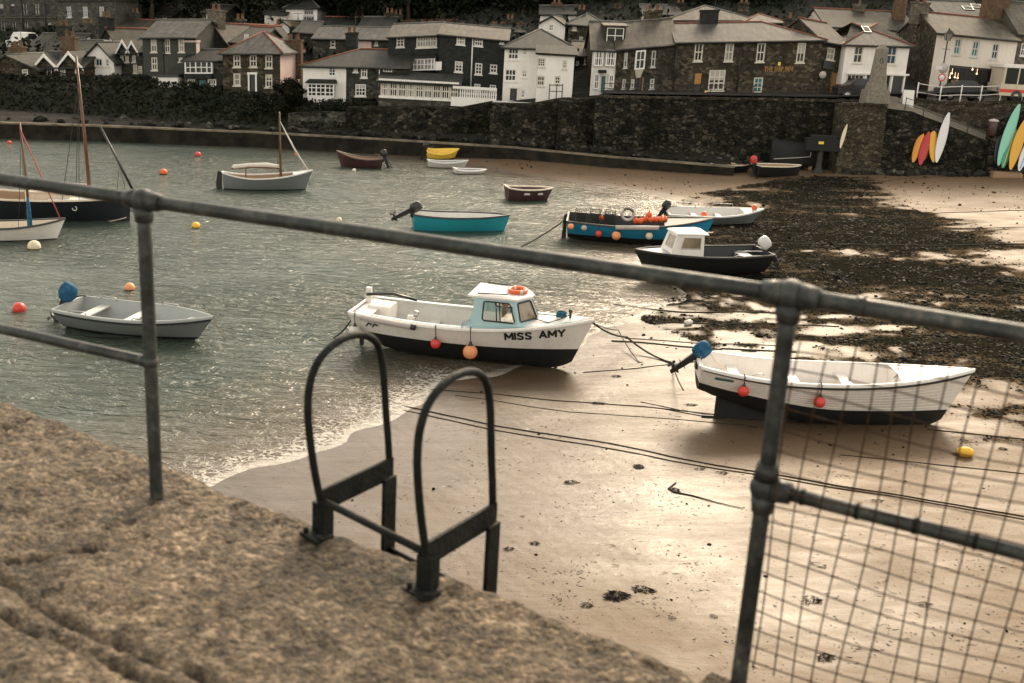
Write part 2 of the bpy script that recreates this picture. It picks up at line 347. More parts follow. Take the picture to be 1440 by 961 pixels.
# water sheet
xs = np.concatenate([np.arange(-75, -18, 1.5), np.arange(-18, 10, .2), np.arange(10, 20, .8)])
ys = np.concatenate([np.arange(8, 16, 1.0), np.arange(16, 34, .2), np.arange(34, 86, .7)])
P, Fq = sheet(xs, ys); Zg = ground(P); D = sdist(P)
dp = -Zg; keep = (dp[Fq] > -.10).any(1) & (D[Fq] < 2.5).any(1); Fq = Fq[keep]
wz = .012 * vnoise(P, 1.1, 21) + .010 * vnoise(P, 2.1, 22); wz *= np.clip(dp / .25, .1, 1)
FOAM = np.array([[p.x, p.y] for p in (at_z(x, y, 0) for x, y in [(250, 690), (330, 676), (440, 642), (560, 581), (640, 538)])])
fd = seg_dist(P, FOAM); foam = np.clip(1 - fd / 3.0, 0, 1) * np.clip((fd < 50), 0, 1)
fd2 = seg_dist(P, np.array([[p.x, p.y] for p in (at_z(x, y, 0) for x, y in [(830, 470), (905, 435), (960, 420), (930, 385), (905, 340), (925, 300), (860, 275)])]))
foam = np.maximum(foam, .42 * np.clip(1 - fd2 / 4.5, 0, 1))
m, nt, b = newmat('sea_water'); MATS['sea_water'] = m
v = coord(nt); dpt = attr(nt, 'depth'); fo = attr(nt, 'foam')
deep = ramp(nt, nz(nt, v, .12, 3), [(.35, (.034, .054, .042)), (.65, (.062, .075, .055))])
colw = mix(nt, ramp(nt, dpt, [(0.0, (0, 0, 0)), (.55, (1, 1, 1))]), (.11, .085, .056), deep)
dn = nt.nodes.new('ShaderNodeTexNoise'); dn.inputs['Scale'].default_value = 1.6; dn.inputs['Detail'].default_value = 4; lk(nt, v, dn.inputs['Vector'])
vm = nt.nodes.new('ShaderNodeVectorMath'); vm.operation = 'MULTIPLY_ADD'; vm.inputs[1].default_value = (1.3, 1.3, 1.3); lk(nt, dn.outputs['Color'], vm.inputs[0]); lk(nt, v, vm.inputs[2])
ve = nt.nodes.new('ShaderNodeTexVoronoi'); ve.feature = 'DISTANCE_TO_EDGE'; ve.inputs['Scale'].default_value = 4.6; lk(nt, vm.outputs[0], ve.inputs['Vector'])
lace = mth(nt, 'SUBTRACT', 1.0, mth(nt, 'MULTIPLY', ve.outputs['Distance'], 5.0), clamp=True)
lace = mth(nt, 'MULTIPLY', mth(nt, 'POWER', lace, 1.6), mth(nt, 'MULTIPLY', nz(nt, v, 1.7, 5, .75), 1.75))
fm_ = ramp(nt, mth(nt, 'ADD', mth(nt, 'MULTIPLY', lace, .62), mth(nt, 'SUBTRACT', fo, .72)), [(.12, (0, 0, 0)), (.42, (1, 1, 1))])
edge = ramp(nt, mth(nt, 'ADD', dpt, mth(nt, 'MULTIPLY', nz(nt, v, 3, 3), .02)), [(0.0, (1, 1, 1)), (.022, (1, 1, 1)), (.035, (0, 0, 0))])
fm_ = mth(nt, 'MAXIMUM', fm_, mth(nt, 'MULTIPLY', edge, mth(nt, 'MULTIPLY', fo, .8)))
lk(nt, mix(nt, fm_, colw, (.46, .43, .38)), b.inputs['Base Color'])
lk(nt, mth(nt, 'ADD', .23, mth(nt, 'MULTIPLY', fm_, .6)), b.inputs['Roughness'])
b.inputs['IOR'].default_value = 1.33; b.inputs['Specular IOR Level'].default_value = .5
w1 = nz(nt, coord(nt, 'Object', (.8, 1.7, 1)), 1.5, 3, .55, .8); w2 = nz(nt, coord(nt, 'Object', (1.3, 2.6, 1)), 3.6, 3, .55, .6); w3 = nz(nt, coord(nt, 'Object', (.5, 1, 1)), .5, 2, .5)
def ridge(f): return mth(nt, 'SUBTRACT', 1.0, mth(nt, 'ABSOLUTE', mth(nt, 'MULTIPLY', mth(nt, 'SUBTRACT', f, .5), 2.6)))
hh = mth(nt, 'ADD', mth(nt, 'ADD', mth(nt, 'MULTIPLY', ridge(w1), .8), mth(nt, 'MULTIPLY', ridge(w2), .16)), mth(nt, 'MULTIPLY', w3, .9))
calm = ramp(nt, dpt, [(0.0, (.35, .35, .35)), (.35, (1, 1, 1))]); ruf = ramp(nt, nz(nt, coord(nt, 'Object', (.5, 1.3, 1)), .16, 4, .6), [(.38, (.45, .45, .45)), (.62, (1.1, 1.1, 1.1))]); hh = mth(nt, 'MULTIPLY', mth(nt, 'MULTIPLY', hh, calm), ruf)
hh = mth(nt, 'ADD', hh, mth(nt, 'MULTIPLY', fm_, .10))
bump(nt, b, hh, 1.0, .22)
npmesh('sea_water', np.c_[P, wz], Fq, 'sea_water', smooth=True, kind='structure', attrs={'depth': dp, 'foam': foam})
# ------------------------------------------------------------------ the town
SX = np.array([-70, -27, -15, -2, 5.5, 22, 34, 70]); SZ = np.array([3.0, 3.3, 2.7, 3.7, 4.95, 5.65, 6.6, 8.5])
GX = np.array([-70, -50, -25, 0, 30, 80]); GS = np.array([.08, .10, .18, .26, .29, .32])
def hill(x, y):
    s = np.interp(x, SX, SZ); g = np.interp(x, GX, GS)
    z = s + g * np.clip(y - 79.5, 0, 30) + (g + .2) * np.clip(y - 109.5, 0, 200)
    low = np.interp(x, [-70, -2, 5.0, 5.6], [.9, .9, 1.2, 0]); t = np.clip((y - 75.2) / 3.6, 0, 1)
    return np.where(x < 5.6, low + (z - low) * t, z)
hx = np.arange(-90, 95, 1.1); hy = np.concatenate([np.arange(75.2, 84, .6), np.arange(84, 130, 2), np.arange(130, 262, 12)])
P, Fq = sheet(hx, hy); Z = hill(P[:, 0], P[:, 1]) + np.where(P[:, 1] > 80, .25, .06) * vnoise(P, .4, 31)
kp = ~((P[Fq[:, 0]][:, 0] > 24.2) & (P[Fq[:, 0]][:, 1] < 76.0)); Fq = Fq[kp]
m, nt, b = newmat('hill_earth'); MATS['hill_earth'] = m; v = coord(nt)
lk(nt, ramp(nt, nz(nt, v, .8, 7, .7), [(.35, (.006, .008, .0045)), (.55, (.014, .016, .009)), (.7, (.026, .024, .017))]), b.inputs['Base Color'])
b.inputs['Roughness'].default_value = .95; bump(nt, b, nz(nt, v, 2.5, 6), 1.0, .2)
npmesh('hillside', np.c_[P, Z], Fq, 'hill_earth', smooth=True, kind='structure')
# street along the top of the sea wall
st = MB(); rows = []
for X in np.arange(5.6, 60, 1.0):
    z = float(np.interp(X, SX, SZ)) + .10; y0 = 74.9 if X < 24.4 else 76.2
    rows.append([(X, y0, z), (X, 80.4, z + .02)])
st.grid(rows)
noisy('asphalt', (.03, .029, .027), (.05, .047, .043), 3, .85, .3)
tag(st.build('street', 'asphalt'), kind='structure')

def panel(mb, o, ux, n, w, h, holes, depth, mi=0, mr=None, top=None):
    """wall face from o along ux (w) and up (h) with rectangular holes and their reveals; n points inward"""
    o, ux, n = Vector(o), Vector(ux), Vector(n); mr = mi if mr is None else mr
    us = sorted({0, w} | {u for q in holes for u in (q[0], q[2])}); zs = sorted({0, h} | {z for q in holes for z in (q[1], q[3])})
    us = [u for u in us if -1e-6 <= u <= w + 1e-6]; zs = [z for z in zs if -1e-6 <= z <= h + 1e-6]
    pt = lambda u, z, d=0: o + ux * u + Vector((0, 0, z)) + n * d
    for u0, u1 in zip(us[:-1], us[1:]):
        for z0, z1 in zip(zs[:-1], zs[1:]):
            uc, zc = (u0 + u1) / 2, (z0 + z1) / 2
            if any(q[0] < uc < q[2] and q[1] < zc < q[3] for q in holes): continue
            mb.add([pt(u0, z0), pt(u1, z0), pt(u1, z1), pt(u0, z1)], [(0, 1, 2, 3)], mi)
    for a, c, e, g in holes:
        mb.add([pt(a, c), pt(e, c), pt(e, g), pt(a, g), pt(a, c, depth), pt(e, c, depth), pt(e, g, depth), pt(a, g, depth)],
               [(0, 1, 5, 4), (1, 2, 6, 5), (2, 3, 7, 6), (3, 0, 4, 7), (4, 5, 6, 7)], mr)

SKIRT = 2.6
class House:
    def __init__(s, name, label, xl, yl, xr, yr, yb, Y, depth=7.0, rz=0.0, wall='granite_brown', side=None, right=None, cat='house', group='houses of the harbour town', climb=None):
        rz = rad(rz); s.u = Vector((math.cos(rz), math.sin(rz), 0)); s.n = Vector((-math.sin(rz), math.cos(rz), 0))
        o = at_y(xl, yl, Y); s.o = Vector((o.x, Y, at_y(xl, yb, Y).z)); s.d = depth
        s.w, zr = s.raw(xr, yr); _, zl = s.raw(xl, yl)
        s.climb = (zr - zl) / s.w if climb is None else climb
        s.h = zl; s.root = empty(name, s.o, label, cat, group, rz); s.wall, s.side, s.right = wall, side or wall, right or side or wall
        s.holes = []; s.todo = []; s.gab = None; s.skirt = SKIRT; s.splits = None; s.extra = []; s.fr = rnd.choice(('frame_white', 'frame_white', 'frame_cream', 'frame_grey'))
    def raw(s, px, py, off=0.0):
        d = ray(px, py); o = s.o + s.n * off; t = (o - CAMP).dot(s.n) / d.dot(s.n); p = CAMP + d * t - o
        return p.dot(s.u), p.z
    def loc(s, px, py, off=0.0):
        u, z = s.raw(px, py, off); return u, z - s.climb * u
    def sh(s, p): return (p[0], p[1], p[2] + s.climb * p[0])
    def put(s, mb, name, mats, parent=None): return mb.build(name, mats, parent or s.root, fn=s.sh)
    def rect(s, cx, cy, w, h, off=0.0):
        u, z = s.loc(cx, cy, off); a = s.raw(cx + w / 2, cy, off)[0] - s.raw(cx - w / 2, cy, off)[0]
        e = s.raw(cx, cy - h / 2, off)[1] - s.raw(cx, cy + h / 2, off)[1]
        return [u - a / 2, z - e / 2, u + a / 2, z + e / 2]
    def window(s, cx, cy, w, h, nx=2, ny=2, pane='glass_dark', frame='frame_white', name='window', sill=True, fw=.085, bw=.05, rec=.09, arch=False):
        q = s.rect(cx, cy, w, h); s.holes.append([round(v, 4) for v in q]); s._win(q, nx, ny, pane, frame, name, sill, fw, bw, rec, arch, 0.0)
    def _win(s, q, nx, ny, pane, frame, name, sill, fw, bw, rec, arch, off):
        a, c, e, g = q; f = MB(); y0, y1 = off + rec - .05, off + rec + .02
        f.box(a, y0, c, a + fw, y1, g); f.box(e - fw, y0, c, e, y1, g); f.box(a + fw, y0, c, e - fw, y1, c + fw); f.box(a + fw, y0, g - fw, e - fw, y1, g)
        iw, ih = e - a - 2 * fw, g - c - 2 * fw
        for i in range(1, nx): x = a + fw + iw * i / nx; f.box(x - bw / 2, y0 + .012, c + fw, x + bw / 2, y1 - .004, g - fw)
        for j in range(1, ny):
            z = c + fw + ih * j / ny; t = bw * (1.5 if ny == 2 else 1)
            f.box(a + fw, y0 + .006, z - t / 2, e - fw, y1 - .008, z + t / 2)
        if sill: f.box(a - .06, off - .07, c - .09, e + .06, y0 + .01, c - .003)
        if arch:
            R = (e - a) / 2; pts = [(R * math.cos(t), R * math.sin(t)) for t in np.linspace(0, math.pi, 9)]; ar = MB()
            for sgn, rng in ((1, pts[:5]), (-1, pts[4:])):
                poly = [(a + R + x, g - R + z) for x, z in rng] + [(a + R + sgn * R, g + .002)]
                ar.slab([(x, off - .004, z) for x, z in poly], rec + .03, d=(0, 1, 0))
            s.extra.append((ar, 'arch_head', s.wall))
        if frame == 'frame_white': frame = s.fr
        fo = s.put(f, name, frame)
        if pane == 'glass_mid' and rnd.random() < .35: pane = 'glass_dark'
        p = MB(); p.box(a + fw * .5, y1 - .03, c + fw * .5, e - fw * .5, y1 - .012, g - fw * .5); s.put(p, 'pane', pane, fo)
        if pane in ('glass_mid', 'glass_dark') and rnd.random() < .5 and name == 'window':
            q = MB(); zz = g - fw - (g - c - 2 * fw) * rnd.uniform(.2, .55)
            if rnd.random() < .6: q.box(a + fw + .004, y1 - .036, zz, e - fw - .004, y1 - .0305, g - fw - .004)
            else: cw = (e - a - 2 * fw) * rnd.uniform(.18, .3); q.box(a + fw + .004, y1 - .036, c + fw, a + fw + cw, y1 - .0305, g - fw); q.box(e - fw - cw, y1 - .036, c + fw, e - fw - .004, y1 - .0305, g - fw)
            s.put(q, 'blind', 'blind', fo)
        return fo
    def door(s, cx, cy, w, h, col='dark_paint', frame=None, name='door'):
        q = [round(v, 4) for v in s.rect(cx, cy, w, h)]; q[1] = max(q[1], .02); s.holes.append(q); a, c, e, g = q
        d = MB(); d.box(a + .03, .10, c, e - .03, .145, g - .03)
        for k in (0, 1):
            z0 = c + (g - c) * (.08 + .46 * k); d.box(a + .14, .085, z0, e - .14, .099, z0 + (g - c) * .36)
        do = s.put(d, name, col)
        k = MB(); k.sphere((e - .12, .075, c + (g - c) * .45), .035, 8); s.put(k, 'handle', 'iron_dark', do)
        if frame:
            f = MB(); f.box(a - .12, -.05, c, a, .02, g); f.box(e, -.05, c, e + .12, .02, g); f.box(a - .16, -.07, g, e + .16, .02, g + .16); s.put(f, 'door_surround', frame)
    def bay(s, cx, cy, w, h, out=.5, nx=4, ny=2, pane='glass_mid', frame='frame_white', name='bay_window', hood='slate_dark', apron=None, apron_h=0, hood_h=.28):
        """projecting window box"""
        a, c, e, g = s.rect(cx, cy, w, h, -out); b = MB()
        b.box(a, -out, c, e, .02, c + .1); b.box(a, -out, g - .1, e, .02, g)
        for x in (a, e - .1): b.box(x, -out, c + .1, x + .1, -out + .1, g - .1); b.box(x, -.1, c + .1, x + .1, .02, g - .1)
        for i in range(1, nx):
            x = a + (e - a) * i / nx; t = .05 if i % 2 else .08; b.box(x - t / 2, -out + .005, c + .1, x + t / 2, -out + .07, g - .1)
        for j in range(1, ny): z = c + (g - c) * j / ny; b.box(a + .1, -out + .012, z - .03, e - .1, -out + .06, z + .03)
        fo = s.put(b, name, frame)
        p = MB(); p.box(a + .05, -out + .075, c + .06, e - .05, -out + .09, g - .06)
        for x in (a + .03, e - .05): p.box(x, -out + .1, c + .1, x + .02, -.05, g - .1)
        s.put(p, 'pane', pane, fo)
        if hood:
            r = MB(); r.add([(a - .12, -out - .14, g + .003), (e + .12, -out - .14, g + .003), (e + .12, .03, g + .003), (a - .12, .03, g + .003), (a - .12, -out - .14, g + .07), (e + .12, -out - .14, g + .07), (e, .03, g + hood_h), (a, .03, g + hood_h)],
                        [(0, 3, 2, 1), (4, 5, 6, 7), (0, 1, 5, 4), (1, 2, 6, 5), (2, 3, 7, 6), (3, 0, 4, 7)]); s.put(r, 'bay_roof', hood, fo)
        if apron:
            r = MB(); r.add([(a + .05, -out + .03, c - .003), (e - .05, -out + .03, c - .003), (e - .05, .03, c - .003), (a + .05, .03, c - .003), (a + .2, -.02, c - apron_h), (e - .2, -.02, c - apron_h), (e - .2, .03, c - apron_h), (a + .2, .03, c - apron_h)],
                        [(0, 1, 2, 3), (7, 6, 5, 4), (0, 4, 5, 1), (1, 5, 6, 2), (2, 6, 7, 3), (3, 7, 4, 0)]); s.put(r, 'bay_apron', apron, fo)
        return fo
    def ztop(s, py, px=None, back=0.5):
        px = px if px is not None else None
        u, z = s.raw(px, py, s.d * back); return z - s.climb * u
    def roof(s, kind, zr, mat='slate_grey', over=.28, ridge='ridge_grey', t=.14, off_ridge=.5, hipr=True, hipl=True, inset=None, verge=None):
        w, d, h = s.w, s.d, s.h; r = MB(); rg = MB(); rt = .075; o = over
        s.kind, s.zr, s.yr = kind, zr, d * off_ridge; yr = d * off_ridge
        if kind == 'gable':
            k = (zr - h) / yr; k2 = (zr - h) / (d - yr)
            r.slab([(-o * .5, -o, h - k * o), (w + o * .5, -o, h - k * o), (w + o * .5, yr, zr), (-o * .5, yr, zr)], t)
            r.slab([(-o * .5, yr, zr), (w + o * .5, yr, zr), (w + o * .5, d + o, h - k2 * o), (-o * .5, d + o, h - k2 * o)], t)
            rg.tube([(-o * .5, yr, zr + .01), (w + o * .5, yr, zr + .01)], rt, 8)
        elif kind == 'gablefront':
            m_ = w / 2; k = (zr - h) / m_
            r.slab([(-o, -o, h - k * o), (m_, -o, zr), (m_, d + o, zr), (-o, d + o, h - k * o)], t)
            r.slab([(m_, -o, zr), (w + o, -o, h - k * o), (w + o, d + o, h - k * o), (m_, d + o, zr)], t)
            rg.tube([(m_, -o, zr + .01), (m_, d + o, zr + .01)], rt, 8)
            if verge:
                b = MB(); b.slab([(-o, -o - .06, h - k * o + .03), (m_, -o - .06, zr + .03), (m_, -o - .06, zr - .22), (-o, -o - .06, h - k * o - .22)], .05, d=(0, 1, 0))
                b.slab([(m_, -o - .06, zr + .03), (w + o, -o - .06, h - k * o + .03), (w + o, -o - .06, h - k * o - .22), (m_, -o - .06, zr - .22)], .05, d=(0, 1, 0)); s.put(b, 'bargeboard', verge)
        elif kind == 'hip':
            i = inset if inset is not None else min(d / 2, w / 2 - .05); yr = d / 2; k = (zr - h) / yr
            x0, x1 = (i if hipl else -o * .5), (w - i if hipr else w + o * .5); zz = h - k * o
            kl = (zr - h) / i; zl = zz
            L, R = (-o if hipl else -o * .5), (w + o if hipr else w + o * .5)
            r.slab([(L, -o, zz), (R, -o, zz), (x1, yr, zr), (x0, yr, zr)], t); r.slab([(x0, yr, zr), (x1, yr, zr), (R, d + o, zz), (L, d + o, zz)], t)
            if hipl: r.slab([(L, d + o, zz), (L, -o, zz), (x0, yr, zr)], t)
            if hipr: r.slab([(R, -o, zz), (R, d + o, zz), (x1, yr, zr)], t)
            if x1 - x0 > .2: rg.tube([(x0, yr, zr + .01), (x1, yr, zr + .01)], rt, 8)
            for c_, e_ in (((x0, yr), (L, -o)), ((x0, yr), (L, d + o))) if hipl else (): rg.tube([(c_[0], c_[1], zr + .01), (e_[0], e_[1], zz + .01)], rt * .8, 6)
            for c_, e_ in (((x1, yr), (R, -o)), ((x1, yr), (R, d + o))) if hipr else (): rg.tube([(c_[0], c_[1], zr + .01), (e_[0], e_[1], zz + .01)], rt * .8, 6)
        elif kind == 'shed':
            r.slab([(-o, -o, h - (zr - h) / d * o), (w + o, -o, h - (zr - h) / d * o), (w + o, d, zr), (-o, d, zr)], t)
        elif kind == 'flat':
            r.box(-o, -o, h + .003, w + o, d + o, h + .2)
        ro = s.put(r, 'roof', mat)
        if rg.v: s.put(rg, 'ridge_tiles', ridge, ro)
        if kind in ('gable', 'hip', 'gablefront') and o:
            g = MB()
            if kind == 'gablefront': pass
            else: g.tube([(-.1, -o - .05, h - (zr - h) / max(yr, .1) * o - .07), (w + .1, -o - .05, h - (zr - h) / max(yr, .1) * o - .07)], .055, 6); s.put(g, 'gutter', 'dark_paint')
        return s
    def crossgable(s, xl, xr, ye, yap, mat='slate_dark', out=.06, verge='frame_white'):
        """gable over the facade: wall triangle, two slopes running back, bargeboards"""
        u0, z0 = s.loc(xl, ye); u1, _ = s.loc(xr, ye); um = (u0 + u1) / 2; zt = s.loc((xl + xr) / 2, yap)[1]; dd = s.d * .5
        wl = MB(); wl.slab([(u0, -out, z0 - .05), (u1, -out, z0 - .05), (um, -out, zt - .05)], out + .25, d=(0, 1, 0)); s.put(wl, 'gable_wall', s.wall)
        r = MB(); k = .18; o = .2
        r.slab([(u0 - k, -out - o, z0 - k), (um, -out - o, zt + .06), (um, dd, zt + .06), (u0 - k, dd, z0 - k)], .1)
        r.slab([(um, -out - o, zt + .06), (u1 + k, -out - o, z0 - k), (u1 + k, dd, z0 - k), (um, dd, zt + .06)], .1); s.put(r, 'gable_roof', mat)
        b = MB()
        for ua, ub in ((u0 - k, um), (u1 + k, um)):
            b.slab([(ua, -out - o - .05, z0 - k + .02), (ub, -out - o - .05, zt + .08), (ub, -out - o - .05, zt - .18), (ua, -out - o - .05, z0 - k - .20)], .045, d=(0, 1, 0))
        if verge: s.put(b, 'bargeboard', verge)
    def chimney(s, px, yt, w=.9, d=.6, back=.5, mat='granite_grey', pots=2, hgt=None):
        off = s.d * back; u, z = s.loc(px, yt, off); zb = z - (hgt or 2.6); c = MB()
        c.box(u - w / 2, off - d / 2, zb, u + w / 2, off + d / 2, z - .14); c.box(u - w / 2 - .06, off - d / 2 - .06, z - .14, u + w / 2 + .06, off + d / 2 + .06, z)
        co_ = s.put(c, 'chimney', mat)
        if rnd.random() < .4:
            p = MB(); p.tube([(u + w * .3, off, z - .3), (u + w * .3, off, z + 1.25)], .022, 5); p.tube([(u + w * .3 - .45, off, z + 1.15), (u + w * .3 + .45, off, z + 1.2)], .016, 5)
            for k in range(5): p.tube([(u + w * .3 - .4 + .2 * k, off - .2, z + 1.16 + .01 * k), (u + w * .3 - .4 + .2 * k, off + .2, z + 1.16 + .01 * k)], .012, 4)
            s.put(p, 'aerial', 'iron_dark', co_)
        for i in range(pots):
            p = MB(); x = u + (i - (pots - 1) / 2) * w * .45; p.lathe([(.13, 0), (.15, .04), (.12, .1), (.11, .34), (.14, .38), (.14, .42), (.10, .42), (.09, .1)], (x, off, z), 10); s.put(p, 'chimney_pot', 'pot_clay', co_)
    def skylight(s, px, py, w=.7, h=.9):
        yr = s.yr; k = (s.zr - s.h) / yr
        d = ray(px, py); o = s.o; # intersect the front slope
        best = min((abs(s.loc(px, py, off)[1] - (s.h + k * off)), off) for off in np.linspace(0, yr, 60))[1]
        u = s.loc(px, py, best)[0]; a = math.hypot(1, k); c = MB()
        pt = lambda x, e, n_: (x, best + e / a - n_ * k / a, s.h + k * best + k * e / a + n_ / a)
        for n0, n1, ww, hh, nm, mt in ((-.02, .06, w, h, 'skylight', 'dark_paint'),):
            c.add([pt(u + x, y, n_) for n_ in (n0, n1) for x, y in ((-ww / 2, -hh / 2), (ww / 2, -hh / 2), (ww / 2, hh / 2), (-ww / 2, hh / 2))],
                  [(0, 3, 2, 1), (4, 5, 6, 7), (0, 1, 5, 4), (1, 2, 6, 5), (2, 3, 7, 6), (3, 0, 4, 7)]); fo = s.put(c, nm, mt)
        c = MB(); c.add([pt(u + x, y, .065) for x, y in ((-w * .4, -h * .42), (w * .4, -h * .42), (w * .4, h * .42), (-w * .4, h * .42))], [(0, 1, 2, 3)]); s.put(c, 'pane', 'skylight_glass', fo)
    def pipe(s, px, y0, y1, mat='frame_white', r=.05):
        u, z0 = s.loc(px, y0); _, z1 = s.loc(px, y1); p = MB(); p.tube([(u, -.1, z0), (u, -.1, z1)], r, 6); s.put(p, 'drainpipe', mat)
    def block(s, name, cx, cy, w, h, out=.05, mat='frame_white', back=-.02):
        a, c, e, g = s.rect(cx, cy, w, h, -out); b = MB(); b.box(a, -out, c, e, -back, g); return s.put(b, name, mat)
    def done(s):
        w, d, h, k = s.w, s.d, s.h, s.skirt; mats = [s.wall]; wl = MB()
        zt = s.zr
        hs_ = [q for q in s.holes]
        if s.splits:
            cuts = [0] + [s.loc(px, 80)[0] for px, _ in s.splits] + [w]; names = [s.wall] + [m_ for _, m_ in s.splits]
            for a, e, m_ in zip(cuts[:-1], cuts[1:], names):
                pm = MB(); hh = [[q[0] - a, q[1], q[2] - a, q[3]] for q in hs_ if a < (q[0] + q[2]) / 2 < e]
                panel(pm, (a, 0, -k), (1, 0, 0), (0, 1, 0), e - a, h + k, [[q[0], q[1] + k, q[2], q[3] + k] for q in hh], .16); s.put(pm, 'wall', m_)
        else: panel(wl, (0, 0, -k), (1, 0, 0), (0, 1, 0), w, h + k, [[q[0], q[1] + k, q[2], q[3] + k] for q in hs_], .16)
        sl_, sr_ = MB(), MB()
        for x, mb in ((0, sl_), (w, sr_)):
            if s.kind == 'gable': poly = [(x, 0, -k), (x, d, -k), (x, d, h - .05), (x, s.yr, zt - .08), (x, 0, h - .05)]
            elif s.kind == 'shed': poly = [(x, 0, -k), (x, d, -k), (x, d, zt - .05), (x, 0, h - .05)]
            else: poly = [(x, 0, -k), (x, d, -k), (x, d, h), (x, 0, h)]
            mb.add(poly, [tuple(range(len(poly)))])
        rw = wl if (s.side == s.wall and s.right == s.wall and not s.splits) else MB(); rw.add([(0, d, -k), (w, d, -k), (w, d, h), (0, d, h)], [(0, 1, 2, 3)])
        if s.kind == 'gablefront':
            wl.add([(0, 0, h), (w, 0, h), (w / 2, 0, zt - .08)], [(0, 1, 2)]); rw.add([(0, d, h), (w, d, h), (w / 2, d, zt - .08)], [(0, 1, 2)])
        if rw is not wl: s.put(rw, 'rear_wall', s.wall)
        if rw is wl:
            for mb in (sl_, sr_): wl.add(mb.v, mb.f)
        else: s.put(sl_, 'side_wall', s.side); s.put(sr_, 'side_wall', s.right)
        if wl.v: s.put(wl, 'wall', s.wall)
        for mb, nm, mt in s.extra: s.put(mb, nm, mt)
        return s
noisy('skylight_glass', (.05, .05, .05), (.10, .10, .10), 3, .85, spec=.2); GM, GP = 'glass_mid', 'glass_pale'
H = House
# ---- far left
h = H('stone_cottage', 'brown stone cottage with two small white windows at the far left edge', -30, 99, 52, 96, 138, 80, 6)
h.roof('gablefront', h.ztop(77, 14, 0), 'slate_moss'); h.window(35, 104, 9, 13, 2, 3, GM); h.window(19, 124, 10, 16, 2, 3, GM); h.chimney(25, 66, 1.0, .8, .6, 'chimney_brown'); h.done()
h = H('twin_gabled_cottage', 'stone cottage with twin white-edged gables behind the tall mast', 47, 93, 118, 93, 120, 81, 6)
h.roof('gable', h.ztop(73, 80), 'slate_moss'); h.crossgable(49, 80, 93, 77); h.crossgable(82, 116, 93, 73.5)
for x, w_ in ((69, 8), (88, 8), (108, 6)): h.window(x, 102, w_, 18, 2, 2, GM)
h.door(58, 104, 7, 24); h.chimney(98, 52, 1.0, .8, .5, 'chimney_brown', 2, 3.2); h.done()
h = H('white_cottage', 'white cottage with teal shutters and windows above dark scrub', 118, 81, 160, 84, 106, 83, 8, wall='render_white')
h.roof('gablefront', h.ztop(60, 141, 0), 'slate_dark', ridge='ridge_grey'); h.window(128, 83, 7, 15, 1, 2, 'glass_teal', sill=False); h.window(139, 88, 10, 11, 2, 1, 'glass_blue'); h.window(151, 89, 5, 10, 1, 2, 'glass_teal'); h.door(128, 100, 7, 10)
h.done()
h = H('white_wing', 'low white wing with slate roof between stone gables and white cottage', 90, 77, 119, 77, 104, 84, 7, wall='render_white'); h.roof('gable', h.ztop(57, 105), 'slate_moss'); h.done()
h = H('white_gable_house', 'tall white gable end with brown slate roof behind the white cottage', 133, 72, 173, 76, 86, 91, 10, -18, wall='render_white'); h.roof('gablefront', h.ztop(39, 149, 0), 'slate_moss', ridge='ridge_red'); h.chimney(149, 24, 1.0, .8, .03, 'slate_hung', 2, 1.8); h.done()
h = H('dormered_house', 'grey stone house with two pointed dormers beside the white cottage', 163, 74, 201, 72, 109, 84.5, 6, wall='granite_grey'); h.roof('gable', h.ztop(57, 184), 'slate_moss')
h.crossgable(166.5, 181, 72, 57); h.crossgable(180.5, 193, 72, 58.5)
for a in ((171, 79, 5, 17), (178.5, 80, 5, 15), (188, 79, 5, 17), (190, 97, 6, 12), (197, 100, 6, 14)): h.window(*a, 2, 2, GM)
h.done()
h = H('slate_roof_house', 'long low house with lichened slate roof over a white strip of wall', 30, 73, 96, 74, 90, 90, 9, wall='render_white'); h.roof('gable', h.ztop(47, 70), 'slate_moss'); h.chimney(90, 36, 1.1, .8, .5, 'granite_grey'); h.done()
h = H('dark_gable_house', 'dark stone gable end in front of the grey rendered block', 104, 62, 140, 62, 80, 95, 8, wall='granite_grey'); h.roof('gablefront', h.ztop(41, 124, 0), 'slate_moss'); h.chimney(124, 33, 1.3, .8, .05, 'granite_grey', 2, 1.5); h.done()
h = H('grey_village_house', 'tall grey rendered house with slate roof and six sash windows', 200, 51, 275, 51, 130, 82, 8, wall='render_grey'); h.roof('gable', h.ztop(28, 238), 'slate_grey')
for a in ((216, 64, 8.5, 19), (235, 65, 8, 19), (255, 64, 8.5, 19), (217, 90, 8.5, 18), (218, 114, 9, 13), (254, 84, 6, 6)): h.window(*a, 2, 2, GM)
h.door(234, 91, 8, 30); h.pipe(231, 54, 78, 'dark_paint'); h.done()
h = H('white_shed', 'small white flat-roofed shed against the grey rendered house', 222, 109, 250, 109, 127, 80, 1.7, wall='render_white'); h.roof('flat', h.h, 'dark_paint', .08); h.zr = h.h; h.done()
h = H('stone_gable_house', 'stone gable end with red ridge and tall pale chimney', 274, 66, 330, 72, 82, 88, 9, -22, wall='granite_grey'); h.roof('gablefront', h.ztop(33, 304, 0), 'slate_tan', ridge='ridge_red'); h.window(308, 68, 11, 7, 3, 1, GM); h.chimney(304, 14, 1.1, .9, .05, 'granite_pale', 2, 2.2); h.done()
h = H('low_bay_house', 'low house with a wide white window band and teal door', 258, 84, 314, 84, 130, 80.5, 5.5, wall='granite_grey'); h.roof('gable', h.ztop(70, 288), 'slate_dark', ridge='ridge_grey')
h.bay(279, 95, 39, 18, .35, 5, 2, GM, hood=None); h.block('slate_panel', 279, 107.5, 38, 7, .3, 'slate_hung')
h.window(269, 119, 11, 15, 3, 2, GM); h.window(298, 119, 12, 15, 3, 2, GM); h.door(284, 120, 10, 17, 'teal_paint'); h.chimney(269, 57, 1.0, .8, .35, 'render_pink', 1); h.done()
